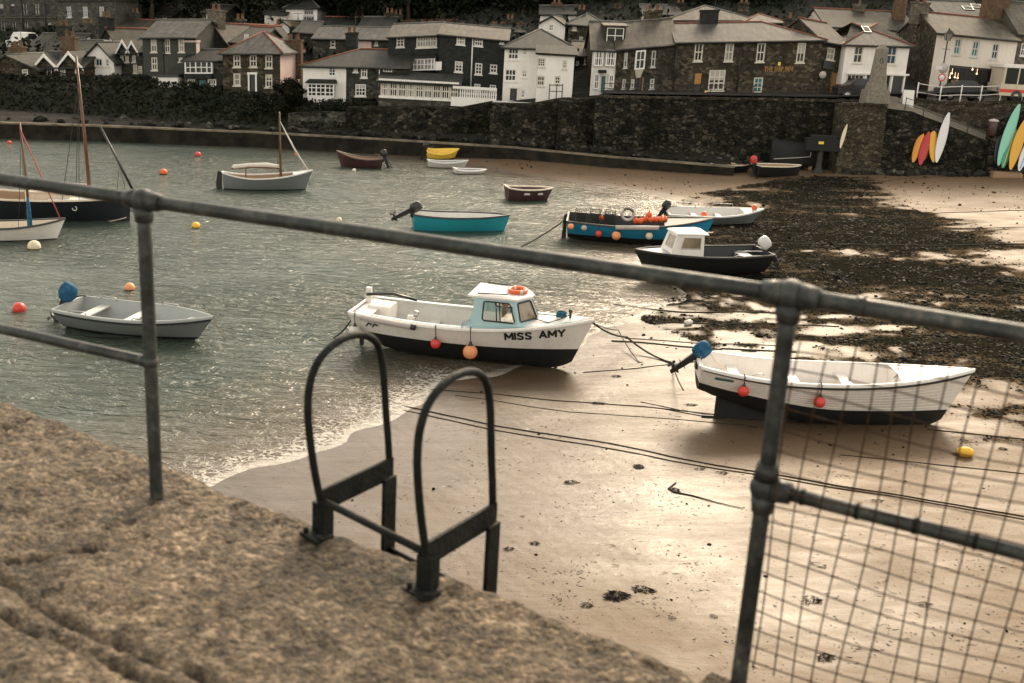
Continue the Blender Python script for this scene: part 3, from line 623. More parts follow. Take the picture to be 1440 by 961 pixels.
h = H('hip_roofed_house', 'stone house with hipped slate roof, red hips and pale side wall', 313, 73, 394, 73, 136, 79.5, 7.5, wall='granite_brown', right='render_pink'); h.roof('hip', h.ztop(45, 368), 'slate_grey', ridge='ridge_red')
for a in ((333, 86, 10, 17), (356, 86, 10, 17), (378, 87, 10, 18), (333, 112, 10, 17), (378, 114, 10, 18)): h.window(*a, 2, 2, GM)
h.door(355, 117, 8, 24, 'dark_paint', 'frame_white'); h.chimney(414, 56, 1.2, .8, .75, 'chimney_brown', 2, 3); h.done()
# ---- centre
h = H('white_and_stone_house', 'white and stone house with dark slate roof and hooded bay window', 426, 91, 576, 94, 152, 79.6, 8, wall='render_white', side='render_white', right='granite_grey'); h.splits = [(487, 'granite_grey')]
h.roof('hip', h.ztop(69, 500), 'slate_dark', ridge='ridge_red', hipr=False, inset=3.6)
for a in ((467, 100, 10, 15, 2, 3), (500, 97, 6, 9, 2, 2), (512, 101, 9, 17, 2, 2), (507, 127, 15, 17, 3, 3), (545, 101, 13, 16, 3, 2)): h.window(*a[:4], a[4], a[5], GM if a[0] > 480 else 'glass_dark')
h.bay(451, 127, 38, 19, .7, 6, 3, 'glass_dark'); h.block('bay_base', 451, 143.5, 36, 14, .66, 'render_white'); h.pipe(534, 94, 122); h.done()
h = H('conservatory', 'long white glazed conservatory with slate lean-to roof on the sea wall', 533, 113, 645, 119, 152, 77.4, 2.6, wall='granite_grey'); h.roof('shed', h.loc(589, 102, 2.6)[1], 'slate_dark', .2)
for i in range(9): h.window(541 + 12.2 * i, 124.6 + .62 * i, 12.0, 22, 3, 2, GM, sill=False, fw=.1, bw=.06)
h.block('fascia', 589, 114.7, 113, 2.6, .06, 'frame_white'); h.block('sill_band', 589, 139.0, 113, 3.2, .08, 'frame_white'); h.done()
h = H('slate_hung_house', 'large dark slate-hung house with small white windows and a white drainpipe', 618, 47, 714, 56, 140, 82, 9, wall='slate_hung'); h.roof('gable', h.ztop(36, 665), 'slate_tan')
for a in ((648, 57, 12, 12, 3, 2), (673, 59, 12, 12, 3, 2), (645, 94, 11, 15, 2, 3), (673, 97, 10, 16, 2, 3), (694, 97, 10, 12, 2, 2), (671, 123, 9, 10, 2, 2), (693, 124, 9, 9, 2, 2), (706, 59, 6, 5, 1, 1)): h.window(*a[:4], a[4], a[5], GM)
h.pipe(665, 54, 128); h.done()
h = H('slate_side_house', 'slate-hung house with a broad upper window and white projecting window box', 546, 51, 618.5, 48, 135, 82.6, 8, wall='slate_hung'); h.roof('gable', h.ztop(33, 585), 'slate_tan')
h.window(563, 59, 11, 15, 2, 3, GM); h.window(600, 58, 29, 18, 7, 2, GP, fw=.1); h.bay(594, 91, 35, 17, .9, 7, 2, GP, hood='slate_dark'); h.block('white_cheek', 569.5, 92, 9, 14, .85, 'render_white'); h.block('white_cheek', 616.5, 93, 9, 12, .85, 'render_white'); h.chimney(495, 46, .9, .8, .5, 'slate_hung', 2); h.done()
h = H('white_tall_house', 'tall white harbour house with three storeys and hipped slate roof', 710, 65, 809, 68, 146, 79, 8.5, wall='render_white'); h.roof('hip', h.ztop(41, 760), 'slate_dark')
for a in ((722, 76, 15, 16, 3, 2), (738, 73, 7, 10, 2, 2), (718, 106, 16, 17, 3, 2), (737.5, 104, 7.5, 10, 2, 2), (735.5, 132, 6, 12, 2, 2)): h.window(*a[:4], a[4], a[5], GM)
h.door(722, 133, 10, 17, 'dark_paint', 'frame_white'); h.done()
h = H('white_wing', 'white front wing with lean-to slate roof on the tall white house', 757.5, 73, 807.5, 83, 138, 77.2, 1.75, wall='render_white', climb=0); h.roof('shed', h.ztop(64, 783, 1.0), 'slate_moss', .22)
for a in ((761.5, 88, 11, 12, 3, 3), (760.5, 114, 11, 14, 3, 2), (794, 91, 6, 12, 2, 2), (784, 113, 8, 11, 2, 2)): h.window(*a[:4], a[4], a[5], GM)
h.done()
h = H('recessed_stone_house', 'narrow dark stone house set back between two white fronts', 807, 77, 837, 77, 135, 86, 7, wall='granite_brown'); h.roof('gable', h.ztop(58, 825), 'slate_tan'); h.window(824, 86, 5, 11, 1, 2, GM); h.window(812, 92, 4, 12, 1, 2, GM); h.done()
h = H('white_bay_house', 'white fronted house with paired bays and a roof dormer', 834, 67, 868, 68, 136, 78.6, 9, wall='render_white', side='granite_brown', right='granite_brown'); h.roof('gable', h.ztop(31, 862), 'slate_tan', over=.4)
h.bay(842, 82, 13, 23, .35, 4, 2, GM, hood=None); h.bay(859, 82, 14, 23, .35, 4, 2, GM, hood=None); h.bay(839, 115, 8, 22, .3, 2, 2, GM, hood=None); h.bay(859.5, 115, 8, 20, .3, 2, 2, GM, hood=None)
h.door(848, 119, 6, 24, 'teal_paint', 'frame_white'); h.block('porch_hood', 847.5, 101, 11, 4, .8, 'slate_dark')
u_, z_ = h.loc(864, 55, 1.6); dm = MB(); dm.box(u_ - .75, 1.2, z_ - .4, u_ + .75, 4.0, z_ + .85); do_ = h.put(dm, 'dormer', 'slate_hung'); dm = MB(); dm.slab([(u_ - .9, .95, z_ + .95), (u_ + .9, .95, z_ + .95), (u_ + .9, 4.2, z_ + 1.15), (u_ - .9, 4.2, z_ + 1.15)], .1); h.put(dm, 'dormer_roof', 'slate_tan', do_)
dm = MB()
for x in (-.62, -.03, .56): dm.box(u_ + x, 1.13, z_ - .3, u_ + x + .06, 1.19, z_ + .75)
for z in (-.36, .2, .72): dm.box(u_ - .62, 1.14, z_ + z, u_ + .62, 1.19, z_ + z + .06)
h.put(dm, 'dormer_window', 'frame_white', do_); dm = MB(); dm.box(u_ - .6, 1.17, z_ - .35, u_ + .6, 1.195, z_ + .76); h.put(dm, 'pane', 'glass_dark', do_); h.skylight(895, 38); h.done()
h = H('oriel_stone_house', 'brown stone house with a white-footed oriel window and long sloping roof', 868.5, 67, 951, 60, 137, 78.4, 9, wall='granite_brown'); h.roof('gable', h.ztop(27, 930), 'slate_tan', over=.3)
for a in ((880, 85, 5, 21, 1, 2), (919, 83, 6, 23, 1, 2), (877.5, 118, 5, 13, 1, 2), (889.5, 118, 5, 13, 1, 2), (917, 118, 6, 14, 1, 2)): h.window(*a[:4], a[4], a[5], GM)
h.bay(900.5, 84.5, 14, 27, .4, 2, 2, GM, hood=None, apron='render_cream', apron_h=.6); h.door(901, 121, 7, 25, 'dark_paint'); h.block('post', 903.5, 122, 1.6, 26, .1, 'door_wood'); h.chimney(919, 15, 1.3, .9, .55, 'granite_brown', 2, 3.2); h.done()
# ---- the inn
h = H('inn', 'long dark stone inn with gold lettering and four upper sash windows', 951.5, 58, 1157, 54.5, 139, 78.2, 8.5, wall='granite_brown', cat='inn'); h.roof('hip', h.ztop(31, 1060), 'slate_grey', ridge='ridge_red', hipl=False, inset=3.6)
for x, y, hh_, pn in ((982.5, 73.5, 26, GM), (1025.5, 73.5, 26, GP), (1070, 74, 27, GM), (1126.5, 74.5, 28, GM)): h.window(x, y, 12, hh_, 2, 2, pn, fw=.1)
h.window(1008, 113, 23, 29, 3, 3, GM, fw=.1, bw=.08); h.window(1066, 120, 13, 22, 2, 3, 'glass_teal', fw=.1); h.door(981, 118, 10, 28, 'dark_paint')
h.block('notice_board', 981.5, 111, 9, 15, .06, 'orange_board'); h.pipe(1043.5, 58, 130, 'dark_paint'); h.pipe(952.5, 62, 132, 'dark_paint'); h.chimney(998, 14, 1.3, .8, .5, 'slate_hung', 0, 1.7); h.chimney(1111, 26, .8, .6, .55, 'granite_grey', 1, 1.5)
noisy('gold_paint', (.26, .14, .04), (.40, .23, .08), 4, .5); paint('crest_yellow', (.8, .62, .1), .5, .1)
inn = h
h.block('crest', 1096, 90, 3.5, 5, .05, 'crest_yellow'); h.done()
def letters(body, size, bold=.0, space=1.0):
    """outline text as (vertices, faces) in the x-y plane"""
    cu = bpy.data.curves.new('letters', 'FONT'); cu.body = body; cu.size = size; cu.offset = bold; cu.extrude = 0; cu.space_character = space; cu.align_x = 'CENTER'; cu.resolution_u = 4
    o = bpy.data.objects.new('letters', cu); COL.objects.link(o); dg = bpy.context.evaluated_depsgraph_get(); me = o.evaluated_get(dg).to_mesh(); me.calc_loop_triangles()
    v = [tuple(p.co) for p in me.vertices]; f = [tuple(p.vertices) for p in me.loop_triangles]; o.evaluated_get(dg).to_mesh_clear(); bpy.data.objects.remove(o); bpy.data.curves.remove(cu); return v, f
v_, f_ = letters('THE SHIP INN', .62, .012, 1.05); u_, z_ = inn.loc(1094.5, 100.5); wd = max(p[0] for p in v_) - min(p[0] for p in v_); k_ = (inn.raw(1114.5, 98)[0] - inn.raw(1074.5, 98)[0]) / wd
lt = MB(); lt.add([(u_ + p[0] * k_, -.06, z_ + p[1] * .78) for p in v_], f_); lt.add([(u_ + p[0] * k_, -.03, z_ + p[1] * .78) for p in v_], f_); inn.put(lt, 'lettering', 'gold_paint')
h = H('inn_corner', 'dark angled corner of the inn with wooden door and small window', 1157, 55.5, 1193, 62, 141, 78.3, 6, 22, wall='granite_brown', cat='inn wing'); h.roof('gable', h.ztop(32, 1160), 'slate_tan', ridge='ridge_red')
h.window(1168.5, 76, 11, 17, 2, 2, GP); h.door(1174, 119, 12, 34, 'door_wood'); h.block('dark_porch', 1165, 92, 14, 11, .25, 'dark_paint'); h.done()
h = H('white_corner_shop', 'white corner shop with red-hipped slate roof beside the obelisk', 1190.5, 60.5, 1280, 63, 140, 77.8, 8, wall='render_white'); h.roof('hip', h.ztop(33, 1232), 'slate_grey', ridge='ridge_red', inset=3.2)
h.window(1207, 77, 13, 24, 2, 2, GM); h.window(1254, 78, 14, 26, 2, 2, 'glass_blue'); h.window(1202, 117, 26, 26, 4, 1, GM, fw=.12); h.door(1222, 118, 9, 26); h.door(1261, 124, 15, 34, 'dark_paint', 'frame_white')
h.block('shop_cornice', 1235, 104.5, 88, 2.6, .14, 'render_white'); h.window(1248, 120, 8, 30, 1, 1, 'glass_dark'); h.skylight(1218, 42, .5, 1.2); h.done()
h = H('cafe', 'white cafe with three upper sash windows and lit dark shopfront', 1318.5, 44, 1432, 55, 139, 78.4, 8, wall='render_cream', side='granite_brown', right='granite_brown', cat='cafe'); h.roof('gable', h.ztop(22, 1352), 'slate_tan', ridge='ridge_red', over=.3)
for a in ((1346.5, 66, 10, 23), (1371.5, 69, 10, 23), (1399.5, 72.5, 10, 23)): h.window(*a, 2, 2, 'glass_teal' if a[0] < 1380 else 'glass_dark', fw=.1)
h.window(1364, 113, 64, 37, 5, 1, 'glass_dark', 'dark_paint', 'shopfront', fw=.16, rec=.12)
for px, py in ((1339, 103.5), (1343, 109), (1336, 109.5), (1347, 110), (1368, 98), (1374, 104)):
    u_, z_ = h.loc(px, py, -.02); lb = MB(); lb.sphere((u_, .03, z_), .06, 10); lb.tube([(u_, .03, z_ + .05), (u_, .03, z_ + .35)], .012, 5); h.put(lb, 'lamp', 'lamp_glow')
h.chimney(1295, 3, 1.1, .8, .5, 'granite_pale', 2, 1.6); h.chimney(1402, -6, 1.7, 1.1, .55, 'chimney_brown', 0, 3.2); h.done()
h = H('tan_roofed_house', 'house at the right edge with a sunlit tan slate roof', 1433, 45, 1530, 54, 140, 79.2, 8, wall='granite_pale', side='granite_pale'); h.roof('gable', h.ztop(4, 1440), 'slate_tan'); h.window(1440, 70, 9, 18, 2, 2, GM); h.done()
# ---- second row and the hill
h = H('chapel', 'dark stone chapel with two rows of arched windows at the top left', -40, -22, 79, -22, 62, 104, 14, wall='chapel_stone', cat='chapel'); h.roof('gable', h.h + 4, 'slate_dark')
for x in (-13, 2, 18, 35, 52, 68): h.window(x, 13, 7.5, 17, 1, 2, 'glass_dark', 'dark_paint', arch=True); h.window(x + 2, 40, 7, 18, 1, 2, 'glass_dark', 'dark_paint', arch=True)
h.block('string_course', 20, 25, 118, 1.6, .12, 'granite_pale'); h.pipe(29.5, -5, 58, 'dark_paint'); h.pipe(62, -5, 58, 'dark_paint'); h.done()
h = H('grey_hall', 'broad flat-topped grey rendered hall with pale sash windows', 80, 3, 163, 2, 62, 99, 14, wall='chapel_stone', cat='hall'); h.roof('flat', h.h, 'slate_moss', .15); h.zr = h.h
for a in ((97, 17, 6.5, 15), (120, 17, 6.5, 15), (143, 17, 6.5, 15), (99, 43, 6.5, 13)): h.window(*a, 2, 3, GP)
h.done()
h = H('red_ridge_cottage', 'low cottage with red ridge tiles behind the brown slate roof', 158, 39, 203, 41, 50, 98, 7, wall='render_cream'); h.roof('gable', h.ztop(27, 180), 'slate_moss', ridge='ridge_red'); h.chimney(190, 18, .8, .6, .5, 'granite_grey'); h.done()
h = H('brown_roof_house', 'house with long brown roof and red ridge right of the grey village house', 318, 58, 366, 60, 76, 87, 9, wall='granite_grey'); h.roof('gable', h.ztop(37, 340), 'slate_moss', ridge='ridge_red'); h.window(346, 52, 6, 8, 2, 2, GM); h.chimney(338, 27, .8, .7, .5, 'granite_grey'); h.done()
h = H('pink_walled_house', 'long low house with slate roof and a patch of pink wall', 440, 53, 556, 55, 74, 92, 8, wall='granite_grey'); h.splits = [(486, 'render_pink'), (522, 'granite_grey')]; h.roof('gable', h.ztop(38, 500), 'slate_grey')
h.window(468, 62, 7, 10, 1, 2, GM); h.window(529, 61, 5, 6, 1, 1, GP); h.done()
h = H('red_ridge_house', 'grey roofed house with a red ridge behind the slate-hung houses', 553, 38, 640, 37, 55, 101, 8, wall='granite_grey'); h.roof('gable', h.ztop(29, 590), 'slate_tan', ridge='ridge_red'); h.chimney(560, 20, .9, .7, .5, 'granite_brown'); h.done()
h = H('dormer_roof_cottage', 'small cottage with orange-tiled ridge above the slate-hung roof', 640, 33, 672, 35, 52, 103, 7, wall='render_white'); h.roof('gable', h.ztop(25, 655), 'slate_tan', ridge='ridge_red'); h.done()
h = H('white_hill_house', 'white house with dark roof among trees left of centre', 402, 10, 446, 10, 46, 106, 7, wall='render_white'); h.roof('hip', h.ztop(-4, 424), 'slate_dark'); h.window(434, 16, 14, 11, 4, 1, GM); h.window(434, 30, 16, 14, 4, 2, GM); h.done()
h = H('white_gabled_cottage', 'small white gable peeping over the hip-roofed house', 380, 44, 416, 44, 56, 98, 8, wall='render_white'); h.roof('gablefront', h.ztop(29, 398, 0), 'slate_moss'); h.chimney(394, 34, .9, .7, .1, 'granite_brown'); h.done()
h = H('moss_roofed_house', 'stone house with mossy roof just right of the small white gable', 414, 44, 442, 46, 70, 95, 8, wall='granite_grey'); h.roof('gable', h.ztop(29, 428), 'slate_dark'); h.chimney(415, 38, .9, .7, .4, 'slate_hung', 2, 2.4); h.done()
h = H('stone_terrace', 'dark stone terrace with pale windows high on the hill', 505, -14, 603, -12, 24, 114, 8, wall='granite_grey'); h.roof('gable', h.h + 3, 'slate_grey')
for a in ((518, 2, 8, 7), (538, 3, 8, 8), (559, 3, 8, 8), (587, 3, 8, 9), (539, 13, 8, 7), (587, 16, 9, 6)): h.window(*a, 2, 2, GP)
h.done()
h = H('white_hilltop_cottage', 'white cottage with blue-grey windows high up left of the stone terrace', 470, -8, 505, -8, 12, 118, 7, wall='render_white'); h.roof('gable', h.h + 2.5, 'slate_grey'); h.window(482, 2, 10, 8, 2, 1, 'glass_blue'); h.done()
h = H('grey_bay_house', 'grey house with tall white bay windows above the white tall house', 690, -20, 754, -20, 32, 110, 8, wall='render_grey'); h.roof('gable', h.h + 3, 'slate_grey')
for x in (704, 725, 739): h.window(x, 4, 10, 13, 2, 2, GP); h.window(x, 20, 10, 13, 2, 2, GP)
h.done()
h = H('upper_white_house', 'white house with dark roof and brown chimney above the tall white house', 760, 19, 812, 19, 42, 99, 7, wall='render_white'); h.roof('gable', h.ztop(8, 786), 'slate_dark'); h.window(795, 25, 7, 11, 2, 2, 'glass_dark'); h.chimney(783, 4, .9, .7, .5, 'chimney_brown'); h.done()
h = H('small_white_gable', 'small white gable with one window above the tall white house', 758, 32, 795, 35, 56, 94, 7, -12, wall='render_white'); h.roof('gablefront', h.ztop(22, 776, 0), 'slate_dark'); h.window(775, 39, 7, 9, 2, 2, GM); h.done()
h = H('slate_hipped_cottage', 'slate-hung cottage with hipped roof in front of dark trees', 800, 33, 856, 37, 62, 93, 7, wall='granite_brown', side='slate_hung'); h.roof('hip', h.ztop(19, 826), 'slate_dark', ridge='ridge_grey'); h.window(808, 39, 6, 7, 2, 2, GP); h.window(817, 56, 5, 9, 1, 1, GP); h.chimney(818, 14, .8, .7, .5, 'slate_hung'); h.done()
h = H('ochre_stone_house', 'weathered stone house with white window beside dark trees at the top', 876, -5, 918, -5, 22, 106, 7, wall='granite_pale'); h.roof('gable', h.h + 3, 'slate_tan'); h.window(903, 8, 8, 14, 2, 2, GM); h.done()
h = H('white_roofline_house', 'white gabled house with brown roof above the oriel house', 905, 19, 958, 20, 36, 98, 7, wall='render_white'); h.roof('gable', h.ztop(7, 930), 'slate_grey'); h.chimney(957, 4, .8, .7, .5, 'granite_brown'); h.done()
h = H('white_top_house', 'white house partly cut by the top of the frame', 930, -22, 975, -22, 10, 112, 7, wall='render_white'); h.roof('gable', h.h + 2, 'slate_grey'); h.window(945, -2, 9, 9, 2, 2, 'glass_dark'); h.window(962, 0, 8, 8, 2, 2, 'glass_dark'); h.done()
h = H('tan_roof_cottages', 'row of cottages under lichened tan roofs behind the inn chimney', 940, 27, 1062, 27, 42, 93, 8, wall='render_cream'); h.roof('hip', h.ztop(8, 1005), 'slate_tan'); h.chimney(1046, 4, .9, .7, .5, 'granite_brown', 2); h.window(1017, 31, 8, 5, 2, 1, GM); h.done()
h = H('red_ridged_roofs', 'cottage with small pink-ridged hipped roof behind the inn', 1050, 31, 1104, 31, 44, 90, 6, wall='granite_grey'); h.roof('hip', h.ztop(20, 1078), 'slate_tan', ridge='ridge_red'); h.done()
h = H('dark_hill_house', 'dark house with a white awning high behind the inn', 1088, -14, 1160, -14, 24, 106, 8, wall='granite_grey'); h.roof('gable', h.h + 3, 'slate_dark'); h.window(1098, 3, 16, 10, 2, 1, GM); h.block('awning', 1116, .5, 15, 5, .7, 'frame_white'); h.done()
h = H('mossy_long_house', 'long house with mossy roof behind the white corner shop', 1162, 36, 1290, 42, 60, 92, 9, wall='render_cream'); h.roof('gable', h.ztop(15, 1220), 'slate_moss', ridge='ridge_red'); h.chimney(1209, 6, .9, .8, .5, 'granite_pale', 1); h.chimney(1268, -6, .9, .9, .3, 'chimney_brown', 1, 5.5); h.done()
h = H('skylit_roof_house', 'house with two skylights in its roof behind the cafe', 1322, 24, 1390, 27, 40, 92, 8, wall='granite_pale'); h.roof('gable', h.ztop(2, 1350), 'slate_grey', ridge='ridge_grey'); h.skylight(1361, 12, .9, .9); h.skylight(1373, 9, .9, .9); h.done()
h = H('hillside_villa', 'hillside villa with white windows among dark trees at the top left', 244, -8, 282, -8, 20, 116, 7, wall='granite_grey'); h.roof('gable', h.h + 2.5, 'slate_dark'); h.window(251, 10, 9, 10, 3, 2, GP); h.window(268, 10, 9, 10, 3, 2, GP); h.done()
h = H('hillside_house', 'hillside house with slate roof above the red-ridged gable', 318, -2, 372, 0, 26, 112, 7, wall='granite_brown'); h.roof('gable', h.ztop(-16, 345), 'slate_grey'); h.window(332, 8, 6, 8, 2, 2, GP); h.chimney(331, -14, .9, .7, .5); h.done()
h = H('terrace_cottage', 'stone cottage in shade just left of the stone terrace', 448, 33, 500, 34, 50, 103, 7, wall='granite_grey'); h.roof('gable', h.ztop(24, 474), 'slate_dark', ridge='ridge_red'); h.chimney(498, 20, .9, .7, .5, 'granite_grey'); h.done()
h = H('shaded_cottage', 'shaded cottage with chimney behind the pink-walled house', 505, 36, 552, 36, 52, 99, 7, wall='granite_grey'); h.roof('gable', h.ztop(24, 528), 'slate_dark'); h.chimney(548, 18, .9, .7, .5, 'granite_brown'); h.done()
h = H('right_hill_house', 'hill house with grey roof behind the mossy long house', 1205, -6, 1262, -4, 20, 108, 7, wall='granite_grey'); h.roof('gable', h.h + 2.6, 'slate_grey'); h.window(1222, 4, 8, 9, 2, 2, GP); h.window(1244, 5, 8, 9, 2, 2, GP); h.done()

for lb_, (xl, xr, ye, yb, yr, Y), wl_, rf_, rg_n in (
    ('white rendered cottage high left between grey hall and villa', (208, 242, 20, 36, 10, 106), 'render_grey', 'slate_dark', 'ridge_grey'),
    ('small stone cottage above the brown roofed house', (284, 316, 16, 32, 6, 104), 'granite_grey', 'slate_moss', 'ridge_grey'),
    ('cream cottage under the trees left of the white hill house', (372, 402, 18, 34, 8, 105), 'render_cream', 'slate_dark', 'ridge_red'),
    ('grey cottage below the stone terrace', (604, 640, 17, 30, 8, 108), 'granite_grey', 'slate_tan', 'ridge_grey'),
    ('white cottage between the stone terrace and grey bay house', (650, 688, 14, 28, 4, 109), 'render_white', 'slate_grey', 'ridge_grey'),
    ('stone cottage beneath the grey bay house', (690, 738, 42, 56, 33, 97), 'granite_grey', 'slate_moss', 'ridge_red'),
    ('cream cottage right of the slate-hung cottage', (856, 880, 28, 44, 18, 99), 'render_cream', 'slate_grey', 'ridge_grey'),
    ('long grey cottage high above the inn', (985, 1040, 2, 16, -8, 112), 'granite_grey', 'slate_grey', 'ridge_grey'),
    ('stone cottage right of the dark hill house', (1130, 1172, 22, 36, 12, 100), 'granite_brown', 'slate_tan', 'ridge_red'),
    ('pale cottage high behind the cafe chimney', (1290, 1326, 8, 24, -4, 106), 'render_cream', 'slate_moss', 'ridge_grey')):
    h = H('hill_cottage', lb_, xl, ye, xr, ye + (xr - xl) * .057, yb, Y, 7, wall=wl_); h.roof('gable', h.ztop(yr, (xl + xr) / 2), rf_, ridge=rg_n)
    for k in range(2): h.window(xl + (xr - xl) * (.28 + .42 * k), ye + 6.5, 6, 8, 2, 2, GM)
    h.chimney(xl + (xr - xl) * rnd.uniform(.15, .85), yr - 6, .8, .7, .5, 'granite_brown', 2); h.done()

# ------------------------------------------------------------------ walls of the harbour
def wall_run(name, label, pts, Y, thick, zb, mat, batter=.06, cat='wall', rough=.09, cope=None, step=.45, yslant=0.0):
    """rubble wall: pts are (px, top y) measured on the plane Y"""
    T = [at_y(px, py, Y) for px, py in pts]; X0, X1 = T[0].x, T[-1].x; ctr = ((X0 + X1) / 2, Y, 0)
    n = max(2, int((X1 - X0) / step)); rows = []; top = []
    for i in range(n + 1):
        X = X0 + (X1 - X0) * i / n; zt = float(np.interp(X, [t.x for t in T], [t.z for t in T])); k = max(3, int((zt - zb) / step)); col = []
        for j in range(13):
            z = zb + (zt - zb) * j / 12; dn_ = rough * noise.fractal(Vector((X * 1.1, Y, z * 1.1)), .8, 2.1, 4)
            col.append((X - ctr[0], -batter * (zt - z) * 1.0 + dn_ * (0.25 if j == 12 else 1) + yslant * (X - X0), z))
        rows.append(col); top.append((X - ctr[0], zt, yslant * (X - X0)))
    b = MB(); b.grid([list(r) for r in zip(*rows)], smooth=False)
    b.grid([[r[-1] for r in rows], [(t[0], t[2] + thick, t[1] + .01) for t in top]], smooth=False)
    b.grid([[(t[0], t[2] + thick, t[1] + .01) for t in top], [(t[0], t[2] + thick, zb) for t in top]], smooth=False)
    for r, t in ((rows[0], top[0]), (rows[-1], top[-1])): b.add([r[0], *r[1:], (t[0], t[2] + thick, t[1] + .01), (t[0], t[2] + thick, zb)], [tuple(range(len(r) + 2))])
    root = b.build(name, mat); root.location = ctr; tag(root, label, cat)
    if cope:
        c = MB()
        for (x0, z0, y0), (x1, z1, y1) in zip(top[:-1], top[1:]):
            j = rnd.uniform(-.02, .02)
            c.add([(x0 + .01, y0 - .10, z0 + .012), (x1 - .01, y1 - .10, z1 + .012), (x1 - .01, y1 + .42, z1 + .012), (x0 + .01, y0 + .42, z0 + .012), (x0 + .01, y0 - .10 + j, z0 + .17 + j), (x1 - .01, y1 - .10 + j, z1 + .17 + j), (x1 - .01, y1 + .42, z1 + .17 + j), (x0 + .01, y0 + .42, z0 + .17 + j)],
                  [(0, 3, 2, 1), (4, 5, 6, 7), (0, 1, 5, 4), (1, 2, 6, 5), (2, 3, 7, 6), (3, 0, 4, 7)])
        c.build('coping', cope, root)
    return root
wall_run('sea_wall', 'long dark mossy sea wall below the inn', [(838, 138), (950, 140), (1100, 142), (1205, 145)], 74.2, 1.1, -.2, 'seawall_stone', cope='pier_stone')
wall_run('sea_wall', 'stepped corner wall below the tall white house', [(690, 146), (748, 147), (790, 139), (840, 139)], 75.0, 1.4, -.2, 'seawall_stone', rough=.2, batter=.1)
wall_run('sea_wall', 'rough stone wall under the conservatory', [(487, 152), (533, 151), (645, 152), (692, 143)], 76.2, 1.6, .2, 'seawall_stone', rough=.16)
wall_run('garden_wall', 'low tumbled stone wall below the white and stone house', [(405, 160), (440, 157), (490, 158)], 76.4, .8, .5, 'granite_grey', rough=.25)
stw = MB(); p0, p1 = at_y(796, 142, 73.9), at_y(818, 205, 73.6)
for i in range(14):
    t = i / 13; q = p0.lerp(p1, t); stw.box(q.x - .45, q.y - .25, -.1, q.x + .45, q.y + 1.2, q.z)
stw.v = [(x - p1.x, y - p1.y, z) for x, y, z in stw.v]; so_ = stw.build('stone_steps', 'seawall_stone'); so_.location = (p1.x, p1.y, 0); tag(so_, 'steep stone steps down the sea wall corner', 'steps')
# low ledge along the foot of the walls
EDGE = [(-60, 170), (0, 173), (130, 177), (360, 186.5), (535, 196), (720, 207.5), (860, 221), (1033, 235)]
LZ = 1.05; EP = [at_z(x, y, LZ) for x, y in EDGE]; lg = MB(); rows = []
EPf = []
for a, c in zip(EP[:-1], EP[1:]):
    for i in range(12): EPf.append(a.lerp(c, i / 12))
EPf.append(EP[-1])
for p in EPf:
    j = .05 * noise.noise(Vector((p.x * .7, 3, 1))); rows.append([(p.x, p.y + j, -.7), (p.x, p.y + .04 + j, .45 + j), (p.x, p.y + j * 1.5, LZ + j * .8), (p.x, p.y + .7, LZ + .01 + j * .8), (p.x, p.y + .72, .3)])
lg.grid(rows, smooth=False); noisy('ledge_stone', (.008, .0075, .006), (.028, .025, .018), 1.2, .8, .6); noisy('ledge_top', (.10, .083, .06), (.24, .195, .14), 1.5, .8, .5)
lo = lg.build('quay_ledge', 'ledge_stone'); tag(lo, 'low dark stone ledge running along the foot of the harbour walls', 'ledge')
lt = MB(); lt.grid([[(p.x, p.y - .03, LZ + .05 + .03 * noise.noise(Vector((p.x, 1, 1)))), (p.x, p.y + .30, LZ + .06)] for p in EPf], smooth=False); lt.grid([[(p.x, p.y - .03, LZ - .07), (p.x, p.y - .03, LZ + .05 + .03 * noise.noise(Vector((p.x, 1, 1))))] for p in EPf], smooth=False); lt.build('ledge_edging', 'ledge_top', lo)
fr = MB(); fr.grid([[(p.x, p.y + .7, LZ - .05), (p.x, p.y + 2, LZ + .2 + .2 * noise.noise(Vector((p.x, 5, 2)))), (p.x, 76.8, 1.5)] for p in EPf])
tag(fr.build('foreshore', 'ledge_stone'), kind='structure')
# obelisk on its buttress
wall_run('stone_buttress', 'square stone buttress carrying the obelisk', [(1186, 148), (1248, 150)], 72.2, 2.6, .4, 'pier_stone', batter=.12, rough=.1, cope='pier_stone')
o = at_y(1229, 145, 73.2); ob = empty('obelisk', (o.x, o.y, o.z), 'pale granite obelisk with stepped plinth on the buttress', 'monument')
b = MB(); b.frustum((0, 0, -.15), .80, .78, 1.0, .74, .72); b.build('plinth', 'obelisk_granite', ob)
b = MB(); b.frustum((0, 0, .853), .60, .60, .5, .50, .50); b.build('base_block', 'obelisk_granite', ob)
b = MB(); b.frustum((0, 0, 1.356), .44, .44, 2.15, .32, .32); b.frustum((0, 0, 3.507), .32, .32, .3, .15, .15); b.build('shaft', 'obelisk_granite', ob)
b = MB(); b.tube([(.09 * math.cos(t) - .03, -.375 + .02, 2.75 + .17 * math.sin(t)) for t in np.linspace(0, 2 * math.pi, 17)[:-1]], .025, 6, True); b.build('wreath', 'granite_grey', ob)
